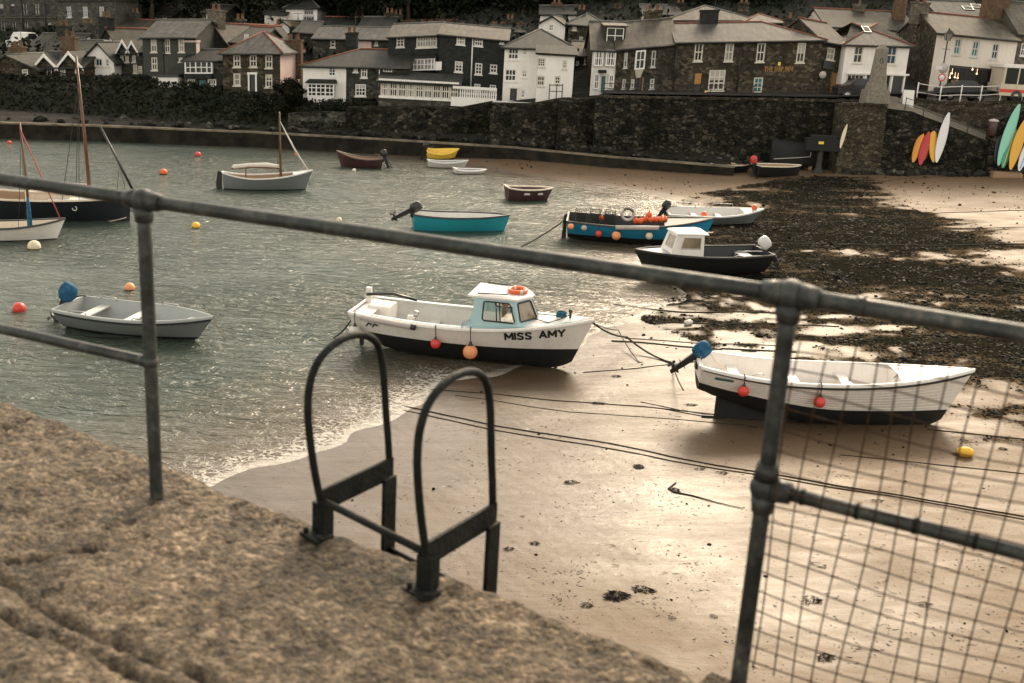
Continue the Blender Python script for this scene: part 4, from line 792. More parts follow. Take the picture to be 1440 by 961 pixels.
# ramp and its walls
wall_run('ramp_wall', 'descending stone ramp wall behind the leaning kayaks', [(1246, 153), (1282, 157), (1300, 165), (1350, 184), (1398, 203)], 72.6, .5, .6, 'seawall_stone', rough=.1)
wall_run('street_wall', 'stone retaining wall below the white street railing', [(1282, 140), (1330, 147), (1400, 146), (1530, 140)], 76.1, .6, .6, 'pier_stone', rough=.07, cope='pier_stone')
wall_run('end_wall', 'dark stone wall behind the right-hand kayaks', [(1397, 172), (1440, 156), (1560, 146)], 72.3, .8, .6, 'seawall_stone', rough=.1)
rp = MB(); rows = []
for px, py in ((1244, 152.5), (1282, 157), (1300, 164.5), (1350, 183.5), (1398, 202.5), (1500, 240)):
    p = at_y(px, py, 72.7); rows.append([(p.x, 72.62, p.z + .015), (p.x, 76.12, p.z + .75)])
rp.grid(rows, smooth=False); noisy('concrete', (.11, .098, .08), (.19, .165, .13), 1.6, .8, .2); tag(rp.build('slip_road', 'concrete'), kind='structure')

def railing(name, label, pts, Y, mat, h=1.0, nrail=2, every=1, r=.03, pr=.035, mids=None):
    T = [at_y(x, y, Y) for x, y in pts]; c = T[len(T) // 2]; root = empty(name, c, label, 'railing'); L = [t - c for t in T]
    for p in L:
        b = MB(); b.tube([p + Vector((0, 0, -.1)), p + Vector((0, 0, h))], pr, 8); b.sphere(p + Vector((0, 0, h + .01)), pr * 1.5, 8); b.build('post', mat, root)
    for k in range(nrail):
        b = MB(); z = h * (1 - k / nrail) - (.02 if k == 0 else 0); b.tube([p + Vector((0, 0, z)) for p in L], r, 6); b.build('rail', mat, root)
    return root
railing('street_railing', 'thin dark railing along the sea wall top in front of the inn', [(x, 138 + (x - 838) * .017) for x in range(848, 1186, 30)], 74.35, 'iron_dark', 1.0, 3, r=.022, pr=.03)
railing('street_railing', 'white post railing on the wall in front of the bus', [(1288, 142), (1320, 147), (1349, 146), (1377, 146.5), (1405, 145), (1436, 144), (1470, 142)], 76.3, 'frame_white', 1.2, 2, r=.03, pr=.05)
railing('ramp_railing', 'dark handrail running down the ramp wall', [(1272, 156), (1298, 163.5), (1325, 174), (1360, 187), (1390, 199)], 72.8, 'iron_dark', .85, 2, r=.025, pr=.03)
railing('steps_railing', 'short railing at the head of the stone steps', [(772, 138), (782, 138), (790, 138)], 75.6, 'iron_dark', .9, 2)
# white balustrade
c = at_y(672, 141, 77.2); bl = empty('balustrade', c, 'white balustrade on the terrace below the slate-hung house', 'balustrade')
wv = at_y(698, 141, 77.2).x - c.x; b = MB(); b.box(-wv - .5, -.12, .72, wv, .12, .9); b.build('rail', 'frame_white', bl); b = MB(); b.box(-wv - .6, -.15, -.5, wv, .15, .14); b.build('base', 'render_white', bl)
for i in range(17):
    x = -wv + .05 + (2 * wv - .1) * i / 16; b = MB(); b.lathe([(.05, .145), (.06, .2), (.04, .26), (.075, .42), (.04, .6), (.06, .66), (.055, .715)], (x, 0, 0), 8); b.build('baluster', 'frame_white', bl)
b = MB(); q = at_y(742, 148, 77.2) - c; b.box(wv, -.12, -.35, q.x + .4, .2, .02); b.build('white_ledge', 'frame_white', bl)

# ------------------------------------------------------------------ trees, bushes, undergrowth
def leaf_cloud(mb, c, R, n, size, squash=1.0, seed=0, mi=0):
    rg_ = random.Random(seed)
    lobes = [(Vector((rg_.uniform(-1, 1), rg_.uniform(-1, 1), rg_.uniform(-.7, .9))) * .62, rg_.uniform(.32, .55)) for _ in range(11)]
    for i in range(n):
        l, lr = rg_.choice(lobes); d = Vector((rg_.gauss(0, 1), rg_.gauss(0, 1), rg_.gauss(0, 1))).normalized() * lr * rg_.uniform(.55, 1.1)
        p = l + d; p = Vector((p.x * R, p.y * R, p.z * R * squash)) + Vector(c)
        a = Vector((rg_.gauss(0, 1), rg_.gauss(0, 1), rg_.gauss(0, .6))).normalized(); bb = a.orthogonal().normalized(); s_ = size * rg_.uniform(.5, 1.3)
        mb.add([p - a * s_, p + bb * s_ * .55, p + a * s_, p - bb * s_ * .5 + Vector((0, 0, s_ * .2))], [(0, 1, 2, 3)], mi)
tree_parts = []
for k, (mt, sq) in enumerate((('foliage_dark', 1.0), ('foliage_mid', .9), ('foliage_dark', 1.25))):
    root = empty('tree', (0, 0, 0), None, 'tree', 'trees on the hill behind the houses'); R = 2.8
    b = MB(); b.tube([(0, 0, -.6), (.05, 0, .8), (-.05, .1, 2.0), (.1, 0, 3.2), (.1, .1, 4.4)], [.26, .22, .17, .12, .05], 8)
    for i in range(6):
        t = i * 1.1; b.tube([(0, 0, 1.7 + .3 * i), (.8 * math.cos(t), .8 * math.sin(t), 2.6 + .3 * i), (1.7 * math.cos(t + .2), 1.7 * math.sin(t + .2), 3.1 + .35 * i)], [.09, .06, .02], 6)
    b.build('trunk', 'bark', root); b = MB(); leaf_cloud(b, (0, 0, 3.6), R, 1500, .26, sq, k + 3); b.build('crown', mt, root); tree_parts.append(root)
LBL = ['dark rounded tree on the hill behind the houses', 'mid green spreading tree on the hill behind the houses', 'tall dark tree on the hill behind the houses']
used = [False] * 3
spots = [(215, 14, 108), (232, -4, 122), (292, 22, 104), (300, -2, 125), (352, 10, 118), (385, 8, 122), (395, 20, 112), (452, 18, 112), (462, 2, 124), (610, 12, 118), (628, 20, 108), (648, 4, 124), (668, 16, 112), (682, 28, 104), (755, -4, 120), (820, 8, 112), (838, 22, 100), (850, 6, 116), (862, 18, 104), (868, 34, 94), (985, 0, 116), (1000, -6, 122), (1035, 6, 112), (1062, 12, 104), (1075, -2, 118), (1165, 12, 108), (1180, 0, 116), (1190, 16, 101), (1275, 4, 112), (1292, 6, 104), (1300, -2, 118), (1312, 14, 98), (1400, 0, 116), (1440, -8, 112), (575, 26, 110), (500, 26, 108), (330, 28, 99), (745, 36, 98), (1325, -8, 110), (1370, -6, 108), (700, 40, 96), (540, 24, 118), (475, 24, 114), (920, 2, 118)]
for i_, px_ in enumerate(list(range(212, 700, 33)) + list(range(655, 1440, 27))): spots.append((px_, 6 + (i_ * 7) % 17 - 6, 105 + (i_ * 5) % 9))
spots = [q for q in spots if q not in ((292, 22, 104), (682, 28, 104), (862, 18, 104), (868, 34, 94), (1190, 16, 101), (1312, 14, 98), (700, 40, 96), (745, 36, 98), (330, 28, 99), (395, 20, 112), (838, 22, 100))]
for i, (px, py, Y) in enumerate(spots):
    k = i % 3; src = tree_parts[k]
    if not used[k]: r = src; used[k] = True
    else:
        r = src.copy(); COL.objects.link(r)
        for ch in list(src.children): q = ch.copy(); COL.objects.link(q); q.parent = r
    p = at_y(px, py, Y); r['label'] = LBL[k]; sc_ = rnd.uniform(.75, 1.25); r.scale = (sc_ * rnd.uniform(.9, 1.2), sc_, sc_ * rnd.uniform(.85, 1.1)); r.rotation_euler = (0, 0, rnd.uniform(0, 6.28))
    r.location = (p.x, Y, min(float(hill(p.x, Y)), p.z - 2.2))
    if r.location.z < float(hill(p.x, Y)) - 2.5: r.location.z = float(hill(p.x, Y)) - 2.5
bush = []
for k in range(3):
    root = empty('bush', (0, 0, 0), None, 'bush', 'scrubby bushes on the bank'); b = MB(); leaf_cloud(b, (0, 0, .55), 1.05, 1300, .10, .7, 40 + k); b.build('foliage', ('foliage_dark', 'foliage_dark', 'foliage_olive')[k], root)
    b = MB(); [b.tube([(0, 0, -.3), (.3 * math.cos(t), .3 * math.sin(t), .3), (.55 * math.cos(t), .55 * math.sin(t), .8)], [.05, .03, .01], 5) for t in (0, 1.3, 2.6, 4)]; b.build('stem', 'bark', root); bush.append(root)
BL = ['dark scrub bush on the bank above the ledge', 'dense dark bush on the bank above the ledge', 'olive green bush on the bank above the ledge']; usedb = [False] * 3
bs = [(118, 118, 81), (138, 118, 81), (158, 116, 81), (178, 118, 81), (195, 118, 81), (112, 132, 80), (132, 130, 80), (155, 126, 80), (180, 130, 79.5), (205, 134, 79), (230, 142, 78.6), (258, 144, 78.6), (285, 146, 78.2), (315, 148, 78.2), (342, 150, 78.2), (368, 150, 78.2), (392, 148, 78.2), (412, 128, 79), (405, 116, 80), (418, 142, 78), (84, 140, 79), (100, 140, 79), (40, 150, 78.2), (430, 152, 77.4), (470, 155, 77.4), (450, 156, 77.2), (250, 152, 77.6), (300, 156, 77.4), (200, 150, 77.6), (150, 146, 78), (350, 160, 77.2), (90, 150, 78), (395, 156, 77.4), (412, 104, 80.5), (655, 150, 76.4), (685, 148, 76.2), (710, 149, 76), (740, 148, 76)]
for i, (px, py, Y) in enumerate(bs):
    k = i % 3; src = bush[k]
    if not usedb[k]: r = src; usedb[k] = True
    else:
        r = src.copy(); COL.objects.link(r)
        for ch in list(src.children): q = ch.copy(); COL.objects.link(q); q.parent = r
    p = at_y(px, py, Y); s_ = rnd.uniform(.7, 1.15); r['label'] = BL[k]; r.scale = (s_ * 1.25, s_, s_ * rnd.uniform(.8, 1.1)); r.rotation_euler = (0, 0, rnd.uniform(0, 6.28))
    r.location = (p.x, Y, min(p.z - .4, float(hill(p.x, Y)) + .4))
ug = MB(); rg_ = random.Random(5)
for i in range(9000):
    X = rg_.uniform(-44, -11); Y = rg_.uniform(75.8, 81); z = float(hill(X, Y)) + rg_.uniform(0, .5); s_ = rg_.uniform(.06, .2)
    a = Vector((rg_.gauss(0, 1), rg_.gauss(0, 1), rg_.gauss(0, 1))).normalized(); c_ = a.orthogonal().normalized(); p = Vector((X, Y, z))
    ug.add([p - a * s_, p + c_ * s_ * .6, p + a * s_, p - c_ * s_ * .6], [(0, 1, 2, 3)], rg_.choice((0, 0, 1)))
for i in range(11000):
    X = rg_.uniform(-50, 62); Y = rg_.uniform(88, 119); z = float(hill(X, Y)) + rg_.uniform(0, .9); s_ = rg_.uniform(.12, .38)
    if 9 + (X * .06) + (Y - 80) * .08 + 3 < z: continue
    a = Vector((rg_.gauss(0, 1), rg_.gauss(0, 1), rg_.gauss(0, 1))).normalized(); c_ = a.orthogonal().normalized(); p = Vector((X, Y, z))
    ug.add([p - a * s_, p + c_ * s_ * .6, p + a * s_, p - c_ * s_ * .6], [(0, 1, 2, 3)], rg_.choice((0, 0, 0, 1)))
tag(ug.build('undergrowth', ['foliage_dark', 'foliage_olive']), 'dark tangled undergrowth covering the bank and the hill behind the houses', 'undergrowth', kind='stuff')
# ------------------------------------------------------------------ boats
paint('boat_white', (.76, .72, .675), .38, .32, (.46, .38, .28), scale=3); paint('boat_black', (.006, .007, .0075), .65, .3, (.026, .023, .018), scale=3)
paint('boat_teal', (.025, .29, .35), .35, .25, (.05, .16, .17), scale=3); paint('boat_blue', (.02, .22, .38), .35, .28, (.03, .11, .15), scale=3); paint('boat_grey', (.155, .17, .168), .4, .3, (.2, .19, .16), scale=3)
paint('boat_pale', (.58, .57, .53), .45, .3, (.35, .31, .25), scale=3); paint('tender_grey', (.30, .32, .31), .5, .3, (.2, .19, .16)); paint('boat_maroon', (.055, .022, .02), .45, .3); paint('boat_yellow', (.75, .5, .06), .45, .2, (.4, .26, .05)); paint('cabin_blue', (.36, .53, .55), .4, .2, (.22, .3, .3), scale=3)
paint('boat_navy', (.008, .011, .015), .5, .3, (.03, .027, .022)); paint('deck_grey', (.32, .34, .35), .6, .35); paint('deck_wood', (.28, .18, .10), .6, .3); paint('varnish', (.13, .052, .022), .4, .4, (.06, .027, .013)); paint('boat_cream', (.60, .52, .40), .5, .3)
noisy('cover_blue', (.010, .055, .12), (.025, .115, .21), 7, .6, .8); paint('motor_black', (.018, .018, .019), .35, .1); paint('motor_white', (.66, .65, .63), .35, .2); paint('motor_red', (.5, .04, .03), .4, .15)
paint('orange_plastic', (.70, .12, .025), .4, .15, (.5, .12, .04)); paint('red_plastic', (.62, .05, .032), .4, .15, (.4, .06, .05)); paint('peach_plastic', (.78, .31, .13), .45, .3, (.5, .22, .1)); paint('fender_white', (.66, .62, .55), .5, .3); paint('fender_cream', (.7, .6, .42), .5, .3); paint('buoy_yellow', (.85, .47, .03), .45, .2, (.5, .3, .05)); paint('fender_grey', (.45, .40, .37), .55, .35)
noisy('rope_dark', (.02, .02, .017), (.06, .053, .04), 20, .9, .3); noisy('rope_tan', (.22, .17, .1), (.36, .29, .19), 20, .9, .3); paint('rope_red', (.42, .08, .08), .8, .2); paint('sail_cloth', (.62, .59, .54), .8, .3); paint('lettering_black', (.012, .012, .014), .5, .05); paint('cover_dark', (.007, .008, .008), .8, .3, (.02, .019, .015))
paint('steel', (.42, .42, .41), .35, .3, (.2, .17, .14), .7)
glass('cabin_glass', (.30, .24, .17), .05); paint('curtain', (.62, .5, .36), .8, .2)

class Boat:
    def __init__(s, name, label, stern, bow, zkeel, B, D, heel=0, trim=0, zb=.35, zs=.12, rake=.55, tf=.8, wl=.4, e=.42, kfw=.25, cat='boat', top='boat_white', bottom='boat_black', inner='boat_pale', rim='boat_white', group=None, floor=None, step=0, rail=.045, krs=.10, krl=.2, wls=0.0):
        a, c = Vector(stern), Vector(bow); d = c - a; s.L = math.hypot(d.x, d.y); s.B, s.D = B, D; s.rake, s.tf, s.wl, s.e0, s.zb, s.zs, s.kfw = rake, tf, wl, e, zb, zs, kfw; s.krs, s.krl, s.wls = krs, krl, wls
        yaw = math.atan2(d.y, d.x); s.root = empty(name, (a.x, a.y, zkeel), label, cat, group); s.root.rotation_euler = (rad(heel), rad(trim), yaw)
        s.M = Matrix.Translation((a.x, a.y, zkeel)) @ s.root.rotation_euler.to_matrix().to_4x4(); s.step = step
        s.top, s.bot = top, bottom; s.rim, s.inner = rim, inner; s.floor = floor if floor is not None else wl * .55
        s.hull(); s.rail(rail); s.inside()
    def b(s, t):
        t = min(max(t, 0), 1); m_ = .42
        return s.B / 2 * ((1 - ((t - m_) / (1 - m_)) ** 2.3) if t > m_ else (1 - (1 - s.tf) * ((m_ - t) / m_) ** 2))
    def sheer(s, t): return s.D + s.zb * max(0, (t - .3) / .7) ** 2 + s.zs * max(0, (.35 - t) / .35) ** 2
    def keel(s, t): return s.kfw * max(0, (t - .8) / .2) ** 2 * s.D + s.krs * s.D * max(0, (s.krl - t) / s.krl) ** 1.3
    def ex(s, t): return s.e0 + (.95 - s.e0) * max(0, (t - .3) / .7) ** 1.5
    def pt(s, t, v, side, inset=0.0):
        k, z1 = s.keel(t), s.sheer(t); y = max(s.b(t) * max(v, 1e-4) ** s.ex(t) - inset, 0)
        x = s.L * t - s.rake * (1 - v) * t ** 5 + (0 if t > .05 else .06 * (1 - v))
        return Vector((x, side * y, k + (z1 - k) * v))
    def y_at(s, x, z):
        lo, hi = 0.0, 1.0
        for _ in range(30):
            t = (lo + hi) / 2; v = (z - s.keel(t)) / (s.sheer(t) - s.keel(t))
            if s.L * t - s.rake * (1 - v) * t ** 5 < x: lo = t
            else: hi = t
        v = min(max((z - s.keel(t)) / (s.sheer(t) - s.keel(t)), 0), 1); return s.b(t) * max(v, 1e-4) ** s.ex(t)
    def vw(s, t): return min(max((s.wl + s.wls * max(0, (.5 - t) / .5) ** 1.3 - s.keel(t)) / (s.sheer(t) - s.keel(t)), .02), .98)
    def hull(s):
        T = [i / 36 for i in range(37)]; top, bot = MB(), MB(); n2 = 10
        for side in (-1, 1):
            bot.grid([[s.pt(t, s.vw(t) * j / 6, side) for j in range(7)] for t in T])
            rows = []
            for t in T:
                r = []
                for j in range(n2 + 1):
                    p = s.pt(t, s.vw(t) + (1 - s.vw(t)) * j / n2, side)
                    r.append(p)
                    if s.step and 0 < j < n2: r.append(p - Vector((0, side * s.step * min(1, (1 - t) * 8), -.004)))
                rows.append(r)
            top.grid(rows, smooth=not s.step)
        for mb, v0, v1 in ((bot, 0, s.vw(0)), (top, s.vw(0), 1)):
            L_ = [s.pt(0, v0 + (v1 - v0) * j / 6, -1) for j in range(7)]; R_ = [s.pt(0, v0 + (v1 - v0) * j / 6, 1) for j in range(7)]
            mb.grid([L_, R_], smooth=False)
        top.build('hull', s.top, s.root); bot.build('hull_bottom', s.bot, s.root)
        k = MB(); k.slab([(s.L * .04, -.035, -.0), (s.L * .04, -.035, -.10), (s.L * .74, -.035, -.10), (s.L * .80, -.035, .02), (s.L * .5, -.035, .06)], .07, d=(0, 1, 0)); k.build('keel', s.bot, s.root)
    def rail(s, w_):
        T = [i / 40 for i in range(41)]
        for mb_side in (-1, 1):
            m_ = MB(); rows = []
            for t in T:
                p = s.pt(t, 1, mb_side); o = Vector((0, mb_side, 0))
                rows.append([p + o * w_ * .7 + Vector((0, 0, -.05)), p + o * w_ * .8 + Vector((0, 0, .012)), p + Vector((0, 0, .03)), Vector((p.x, mb_side * max(abs(p.y) - w_ * 1.3, 0), p.z + .02)), Vector((p.x, mb_side * max(abs(p.y) - w_ * 1.3, 0), p.z - .06))])
            m_.grid(rows); m_.build('gunwale', s.rim, s.root)
        m_ = MB(); p, q = s.pt(0, 1, -1), s.pt(0, 1, 1); m_.bar(p + Vector((.01, 0, -.01)), q + Vector((.01, 0, -.01)), .09, .07); m_.build('transom_cap', s.rim, s.root)
    def inside(s):
        m_ = MB(); T = [.012 + .955 * i / 30 for i in range(31)]; rows = []
        for t in T:
            vf = min(max((s.floor - s.keel(t)) / (s.sheer(t) - s.keel(t)), .05), .9); r = []
            for side, js in ((-1, range(5, -1, -1)), (1, range(0, 6))):
                for j in js: r.append(s.pt(t, (vf + (.985 - vf) * j / 5), side, .045))
            rows.append(r)
        m_.grid(rows); r0 = rows[0]; m_.add(r0, [tuple(range(len(r0)))]); m_.build('interior', s.inner, s.root)
    def thwart(s, t, z=None, w_=.24, mat='boat_white', name='thwart'):
        z = z if z is not None else s.sheer(t) - .22; x = s.L * t; y = s.y_at(x, z) - .04; m_ = MB(); m_.box(x - w_ / 2, -y, z - .035, x + w_ / 2, y, z); return m_.build(name, mat, s.root)
    def deck(s, t0, t1, drop=.03, mat='boat_white', name='foredeck', camber=.06):
        m_ = MB(); rows = []
        for i in range(13):
            t = t0 + (t1 - t0) * i / 12; p = s.pt(t, 1, 1); y = max(p.y - .03, .001)
            rows.append([(p.x, y * u_, p.z - drop + camber * (1 - u_ * u_)) for u_ in (-1, -.6, -.2, .2, .6, 1)])
        m_.grid(rows); p = rows[0]; pz = [p[0][2] + (s.floor - p[0][2]) * k / 5 for k in range(1, 6)]; ly = [max(s.y_at(p[0][0], z) - .06, .01) for z in pz]; m_.add(list(p) + [(p[0][0], y, z) for y, z in zip(ly, pz)] + [(p[0][0], -y, z) for y, z in list(zip(ly, pz))[::-1]], [tuple(range(16))]); return m_.build(name, mat, s.root)
    def part(s, mb, name, mat, parent=None): return mb.build(name, mat, parent or s.root)
    def world(s, x, y, z): return s.M @ Vector((x, y, z))
    def side_pt(s, x, z, side=-1, out=.0): return s.world(x, side * (s.y_at(x, z) + out), z)
    def text(s, body, x0, x1, z0, hgt, mat='lettering_black', bold=.03, side=-1, tilt=0):
        v, f = letters(body, 1.0, bold); a, c = min(p[0] for p in v), max(p[0] for p in v); lo, hi = min(p[1] for p in v), max(p[1] for p in v); m_ = MB(); vs = []
        for p in v:
            u_ = (p[0] - a) / (c - a); x = x0 + (x1 - x0) * u_; z = z0 + tilt * u_ + (p[1] - lo) / (hi - lo) * hgt; vs.append((x, side * (s.y_at(x, z) + .012), z))
        m_.add(vs, f); m_.build('lettering', mat, s.root)
    def strokes(s, word, x0, x1, z0, hgt, tilt=0, t=.27, side=-1, mat='lettering_black'):
        G_ = {'M': (1.0, [[(0, 0), (0, 1)], [(.02, .98), (.5, .28), (.98, .98)], [(1, 1), (1, 0)]]), 'I': (.0, [[(0, 0), (0, 1)]]), 'S': (.72, [[(.72, .84), (.54, .98), (.2, .98), (.03, .82), (.1, .6), (.6, .42), (.71, .2), (.54, .02), (.18, .02), (0, .15)]]), 'A': (.9, [[(0, 0), (.45, 1), (.9, 0)], [(.18, .30), (.72, .30)]]), 'Y': (.86, [[(0, 1), (.43, .48), (.86, 1)], [(.43, .5), (.43, 0)]])}
        adv = 0; st = []
        for ch in word:
            w_, L_ = G_[ch]
            for l in L_: st.append([(adv + x, z) for x, z in l])
            adv += w_ + .36
        tot = adv - .36; m_ = MB(); k = (x1 - x0) / tot
        def W(u_, z): x = x0 + u_ * k; zz = z0 + tilt * u_ / tot + z * hgt; return (x, side * (s.y_at(x, zz) + .012), zz)
        for l in st:
            for (ax, az_), (bx, bz) in zip(l[:-1], l[1:]):
                dx, dz = (bx - ax) * k, (bz - az_) * hgt; n_ = math.hypot(dx, dz); tt = t * hgt / 2; px_, pz = -dz / n_ * tt / k, dx / n_ * tt / hgt; ex_, ez = dx / n_ * tt * .5 / k, dz / n_ * tt * .5 / hgt
                for j in range(3):
                    f0, f1 = j / 3, (j + 1) / 3; a0, a1 = (ax - ex_ + (bx - ax + 2 * ex_) * f0, az_ - ez + (bz - az_ + 2 * ez) * f0), (ax - ex_ + (bx - ax + 2 * ex_) * f1, az_ - ez + (bz - az_ + 2 * ez) * f1)
                    m_.add([W(a0[0] + px_, a0[1] + pz), W(a1[0] + px_, a1[1] + pz), W(a1[0] - px_, a1[1] - pz), W(a0[0] - px_, a0[1] - pz)], [(0, 1, 2, 3)])
        m_.build('lettering', mat, s.root)
    def decal(s, poly, mat, name, side=-1):
        tri = tessellate_polygon([[Vector((x, z, 0)) for x, z in poly]]); m_ = MB(); m_.add([(x, side * (s.y_at(x, z) + .012), z) for x, z in poly], [tuple(t) for t in tri]); m_.build(name, mat, s.root)
    def outboard(s, cowl='motor_black', cover=False, tilt=55, y=0.0, sc=1.0, label=None, x=-.12):
        """motor clamped on the transom, leg tilted up out of the water"""
        z = s.sheer(0) + .02; M_ = Matrix.Translation((x, y, z)) @ Matrix.Rotation(rad(tilt), 4, 'Y') @ Matrix.Scale(sc, 4)
        c = MB(); rows = []
        prof = [(-.02, .09, .10), (.0, .15, .13), (.14, .185, .145), (.30, .18, .14), (.40, .14, .11), (.44, .06, .05)]
        for zz, a, b_ in prof: rows.append([(a * 1.15 * math.copysign(abs(math.cos(t)) ** .7, math.cos(t)) - .05, b_ * math.copysign(abs(math.sin(t)) ** .7, math.sin(t)), zz + .08) for t in np.linspace(0, 2 * math.pi, 17)])
        if cover: rows = [[((p[0] + .05) * (1.0 + .10 * noise.noise(Vector((i * .9, j * 1.3, 4)))) * (1.12 if j > 1 else .92) - .05, p[1] * (1.0 + .16 * noise.noise(Vector((i * .8, j * 1.1, 9)))), p[2] * 1.12 - .06) for i, p in enumerate(r[:-1])] for j, r in enumerate(rows)]; rows = [r + [r[0]] for r in rows]
        c.grid(rows); c.add(rows[-1], [tuple(range(17))]); c.add(rows[0], [tuple(range(17))]); c.build('motor_cover' if cover else 'motor_cowl', 'cover_blue' if cover else cowl, s.root, M=M_)
        l = MB(); l.frustum((-.03, 0, -.62), .07, .035, .72, .10, .06); l.box(-.16, -.10, -.42, .10, .10, -.40); l.lathe([(.02, -.22), (.055, -.12), (.05, .05), (.02, .14)], (-.02, 0, -.64), 10, axis='x'); l.slab([(-.10, -.01, -.66), (.06, -.01, -.66), (.02, -.01, -.82), (-.08, -.01, -.80)], .02, d=(0, 1, 0))
        for k in range(3):
            t = k * 2.094; l.bar((-.22, .05 * math.cos(t), -.64 + .05 * math.sin(t)), (-.24, .14 * math.cos(t), -.64 + .14 * math.sin(t)), .08, .015)
        l.build('motor_leg', 'motor_black', s.root, M=M_)
        k = MB(); k.box(x + .02, y - .11, z - .28, x + .15, y + .11, z + .06); k.tube([(x + .12, y, z + .12), (x + .5, y + .06, z + .2), (x + .62, y + .06, z + .2)], .022, 8); k.build('motor_bracket', 'motor_black', s.root)

def ball(name, label, p, r, mat, cat='buoy', neck=True, group=None, band=None, up=Vector((0, 0, 1))):
    b = MB(); n = 20; prof = [(r * math.sin(math.pi * i / 12) + .0005, -r * math.cos(math.pi * i / 12)) for i in range(13)]
    b.lathe(prof, (0, 0, 0), n); o = b.build(name, mat); o.location = p; tag(o, label, cat, group)
    if neck:
        q = MB(); q.lathe([(r * .42, r * .86), (r * .36, r * 1.0), (r * .2, r * 1.25), (r * .18, r * 1.45), (r * .02, r * 1.5)], (0, 0, 0), 12); q.build('neck', 'motor_black' if cat == 'fender' else mat, o)
    if band:
        q = MB(); q.lathe([(r * math.sin(t) * 1.012, -r * math.cos(t) * 1.012) for t in np.linspace(.02, 1.35, 8)], (0, 0, 0), n); q.build('weed_band', band, o)
    return o
def fender(boat, x, zt, zc, r, mat, label, side=-1, name='ball_fender'):
    """ball hanging by its cord from the gunwale"""
    y = max(boat.y_at(x, zc), boat.y_at(x, zc + r * .5), boat.y_at(x, zc + r)) + r * 1.03; p = boat.world(x, side * y, zc)
    o = ball(name, label, p, r, mat, 'fender'); top = boat.world(x, side * (boat.y_at(x, zt) + .04), zt + .02)
    c = MB(); c.tube([Vector((0, 0, r * 1.45)), (top - p) * .5 + Vector((0, -.01, r * .4)), top - p + Vector((0, -.01, 0)), top - p + Vector((0, .1, .03))], .012, 6); c.build('cord', 'rope_dark', o); return o
def rope(label, pts, r=.02, mat='rope_dark', name='mooring_rope', sag=0.0, cat='rope', n=14):
    P = [Vector(p) for p in pts]; Q = []
    for a, c in zip(P[:-1], P[1:]):
        for i in range(n): t = i / n; q = a.lerp(c, t); q.z -= sag * 4 * t * (1 - t); Q.append(q)
    Q.append(P[-1]); b = MB(); o0 = Q[0].copy(); b.tube([q - o0 for q in Q], r, 6); o = b.build(name, mat); o.location = o0; return tag(o, label, cat)
def ground_rope(label, px, r=.014, mat='rope_dark', wob=.05, name='mooring_rope'):
    P = [on_ground(*p) for p in px]; Q = []
    for a, c in zip(P[:-1], P[1:]):
        n = max(2, int((c - a).length / .4))
        for i in range(n):
            q = a.lerp(c, i / n); q.x += wob * noise.noise(Vector((q.x * .6, q.y * .6, len(label)))); q.y += wob * noise.noise(Vector((q.x * .5, q.y * .6, 3.3))); Q.append(q)
    Q.append(P[-1]); G = ground([[q.x, q.y] for q in Q]); o0 = Q[0].copy(); o0.z = 0
    b = MB(); b.tube([Vector((q.x - o0.x, q.y - o0.y, max(float(g), -.02) + r * .8)) for q, g in zip(Q, G)], r, 6); o = b.build(name, mat); o.location = o0; return tag(o, label, 'rope')

# ---- the white cabin boat on the tideline
a = Boat('cabin_boat', 'white fishing boat with pale blue wheelhouse aground at the tideline', (-4.38, 29.05, 0), (2.22, 27.55, 0), -.02, 2.15, 1.18, heel=2, zb=.40, zs=.05, rake=.55, wl=.68, e=.40, inner='boat_pale', rim='boat_white', floor=.5, cat='fishing boat', tf=.82, krs=.25)
L = a.L
a.deck(.615, .985, .02, 'boat_white', 'foredeck', .09); a.deck(.015, .09, .03, 'boat_white', 'stern_deck', .02)
m_ = MB(); rows = []
for i in range(21):
    t = .03 + .93 * i / 20; p = a.pt(t, 1, -1); q = a.pt(t, 1, 1)
    rows.append([(q.x, max(q.y - .05, 0), q.z + .035), (q.x, max(q.y - .17, 0), q.z + .035)])
m_.grid(rows); a.part(m_, 'side_deck', 'cabin_blue'); m_ = MB(); m_.grid([[(x, -y, z) for x, y, z in r] for r in rows]); a.part(m_, 'side_deck', 'cabin_blue')
# wheelhouse: sides lean in, raked screen in three panes, roof overhanging aft
x0, x1, zb_, zt_ = L * .525, L * .685, a.sheer(.6) - .02, a.sheer(.6) + .76; wb, wt = .78, .64
C = {}
def wp(x, y, z): return Vector((x, y, z))
base = [(x0, -wb), (x1 + .22, -wb * .93), (x1 + .68, 0), (x1 + .22, wb * .93), (x0, wb)]
topp = [(x0 + .02, -wt), (x1 + .02, -wt * .93), (x1 + .34, 0), (x1 + .02, wt * .93), (x0 + .02, wt)]
def face_pt(i, u_, v_):
    b0, b1 = base[i], base[i + 1]; t0, t1 = topp[i], topp[i + 1]
    p = Vector((b0[0], b0[1], zb_)).lerp(Vector((b1[0], b1[1], zb_)), u_); q = Vector((t0[0], t0[1], zt_)).lerp(Vector((t1[0], t1[1], zt_)), u_); return p.lerp(q, v_)
cab = MB(); wins = [(0, .20, .92, .24, .90), (1, .10, .90, .28, .90), (2, .10, .90, .28, .90), (3, .08, .80, .24, .90)]
wparts = []
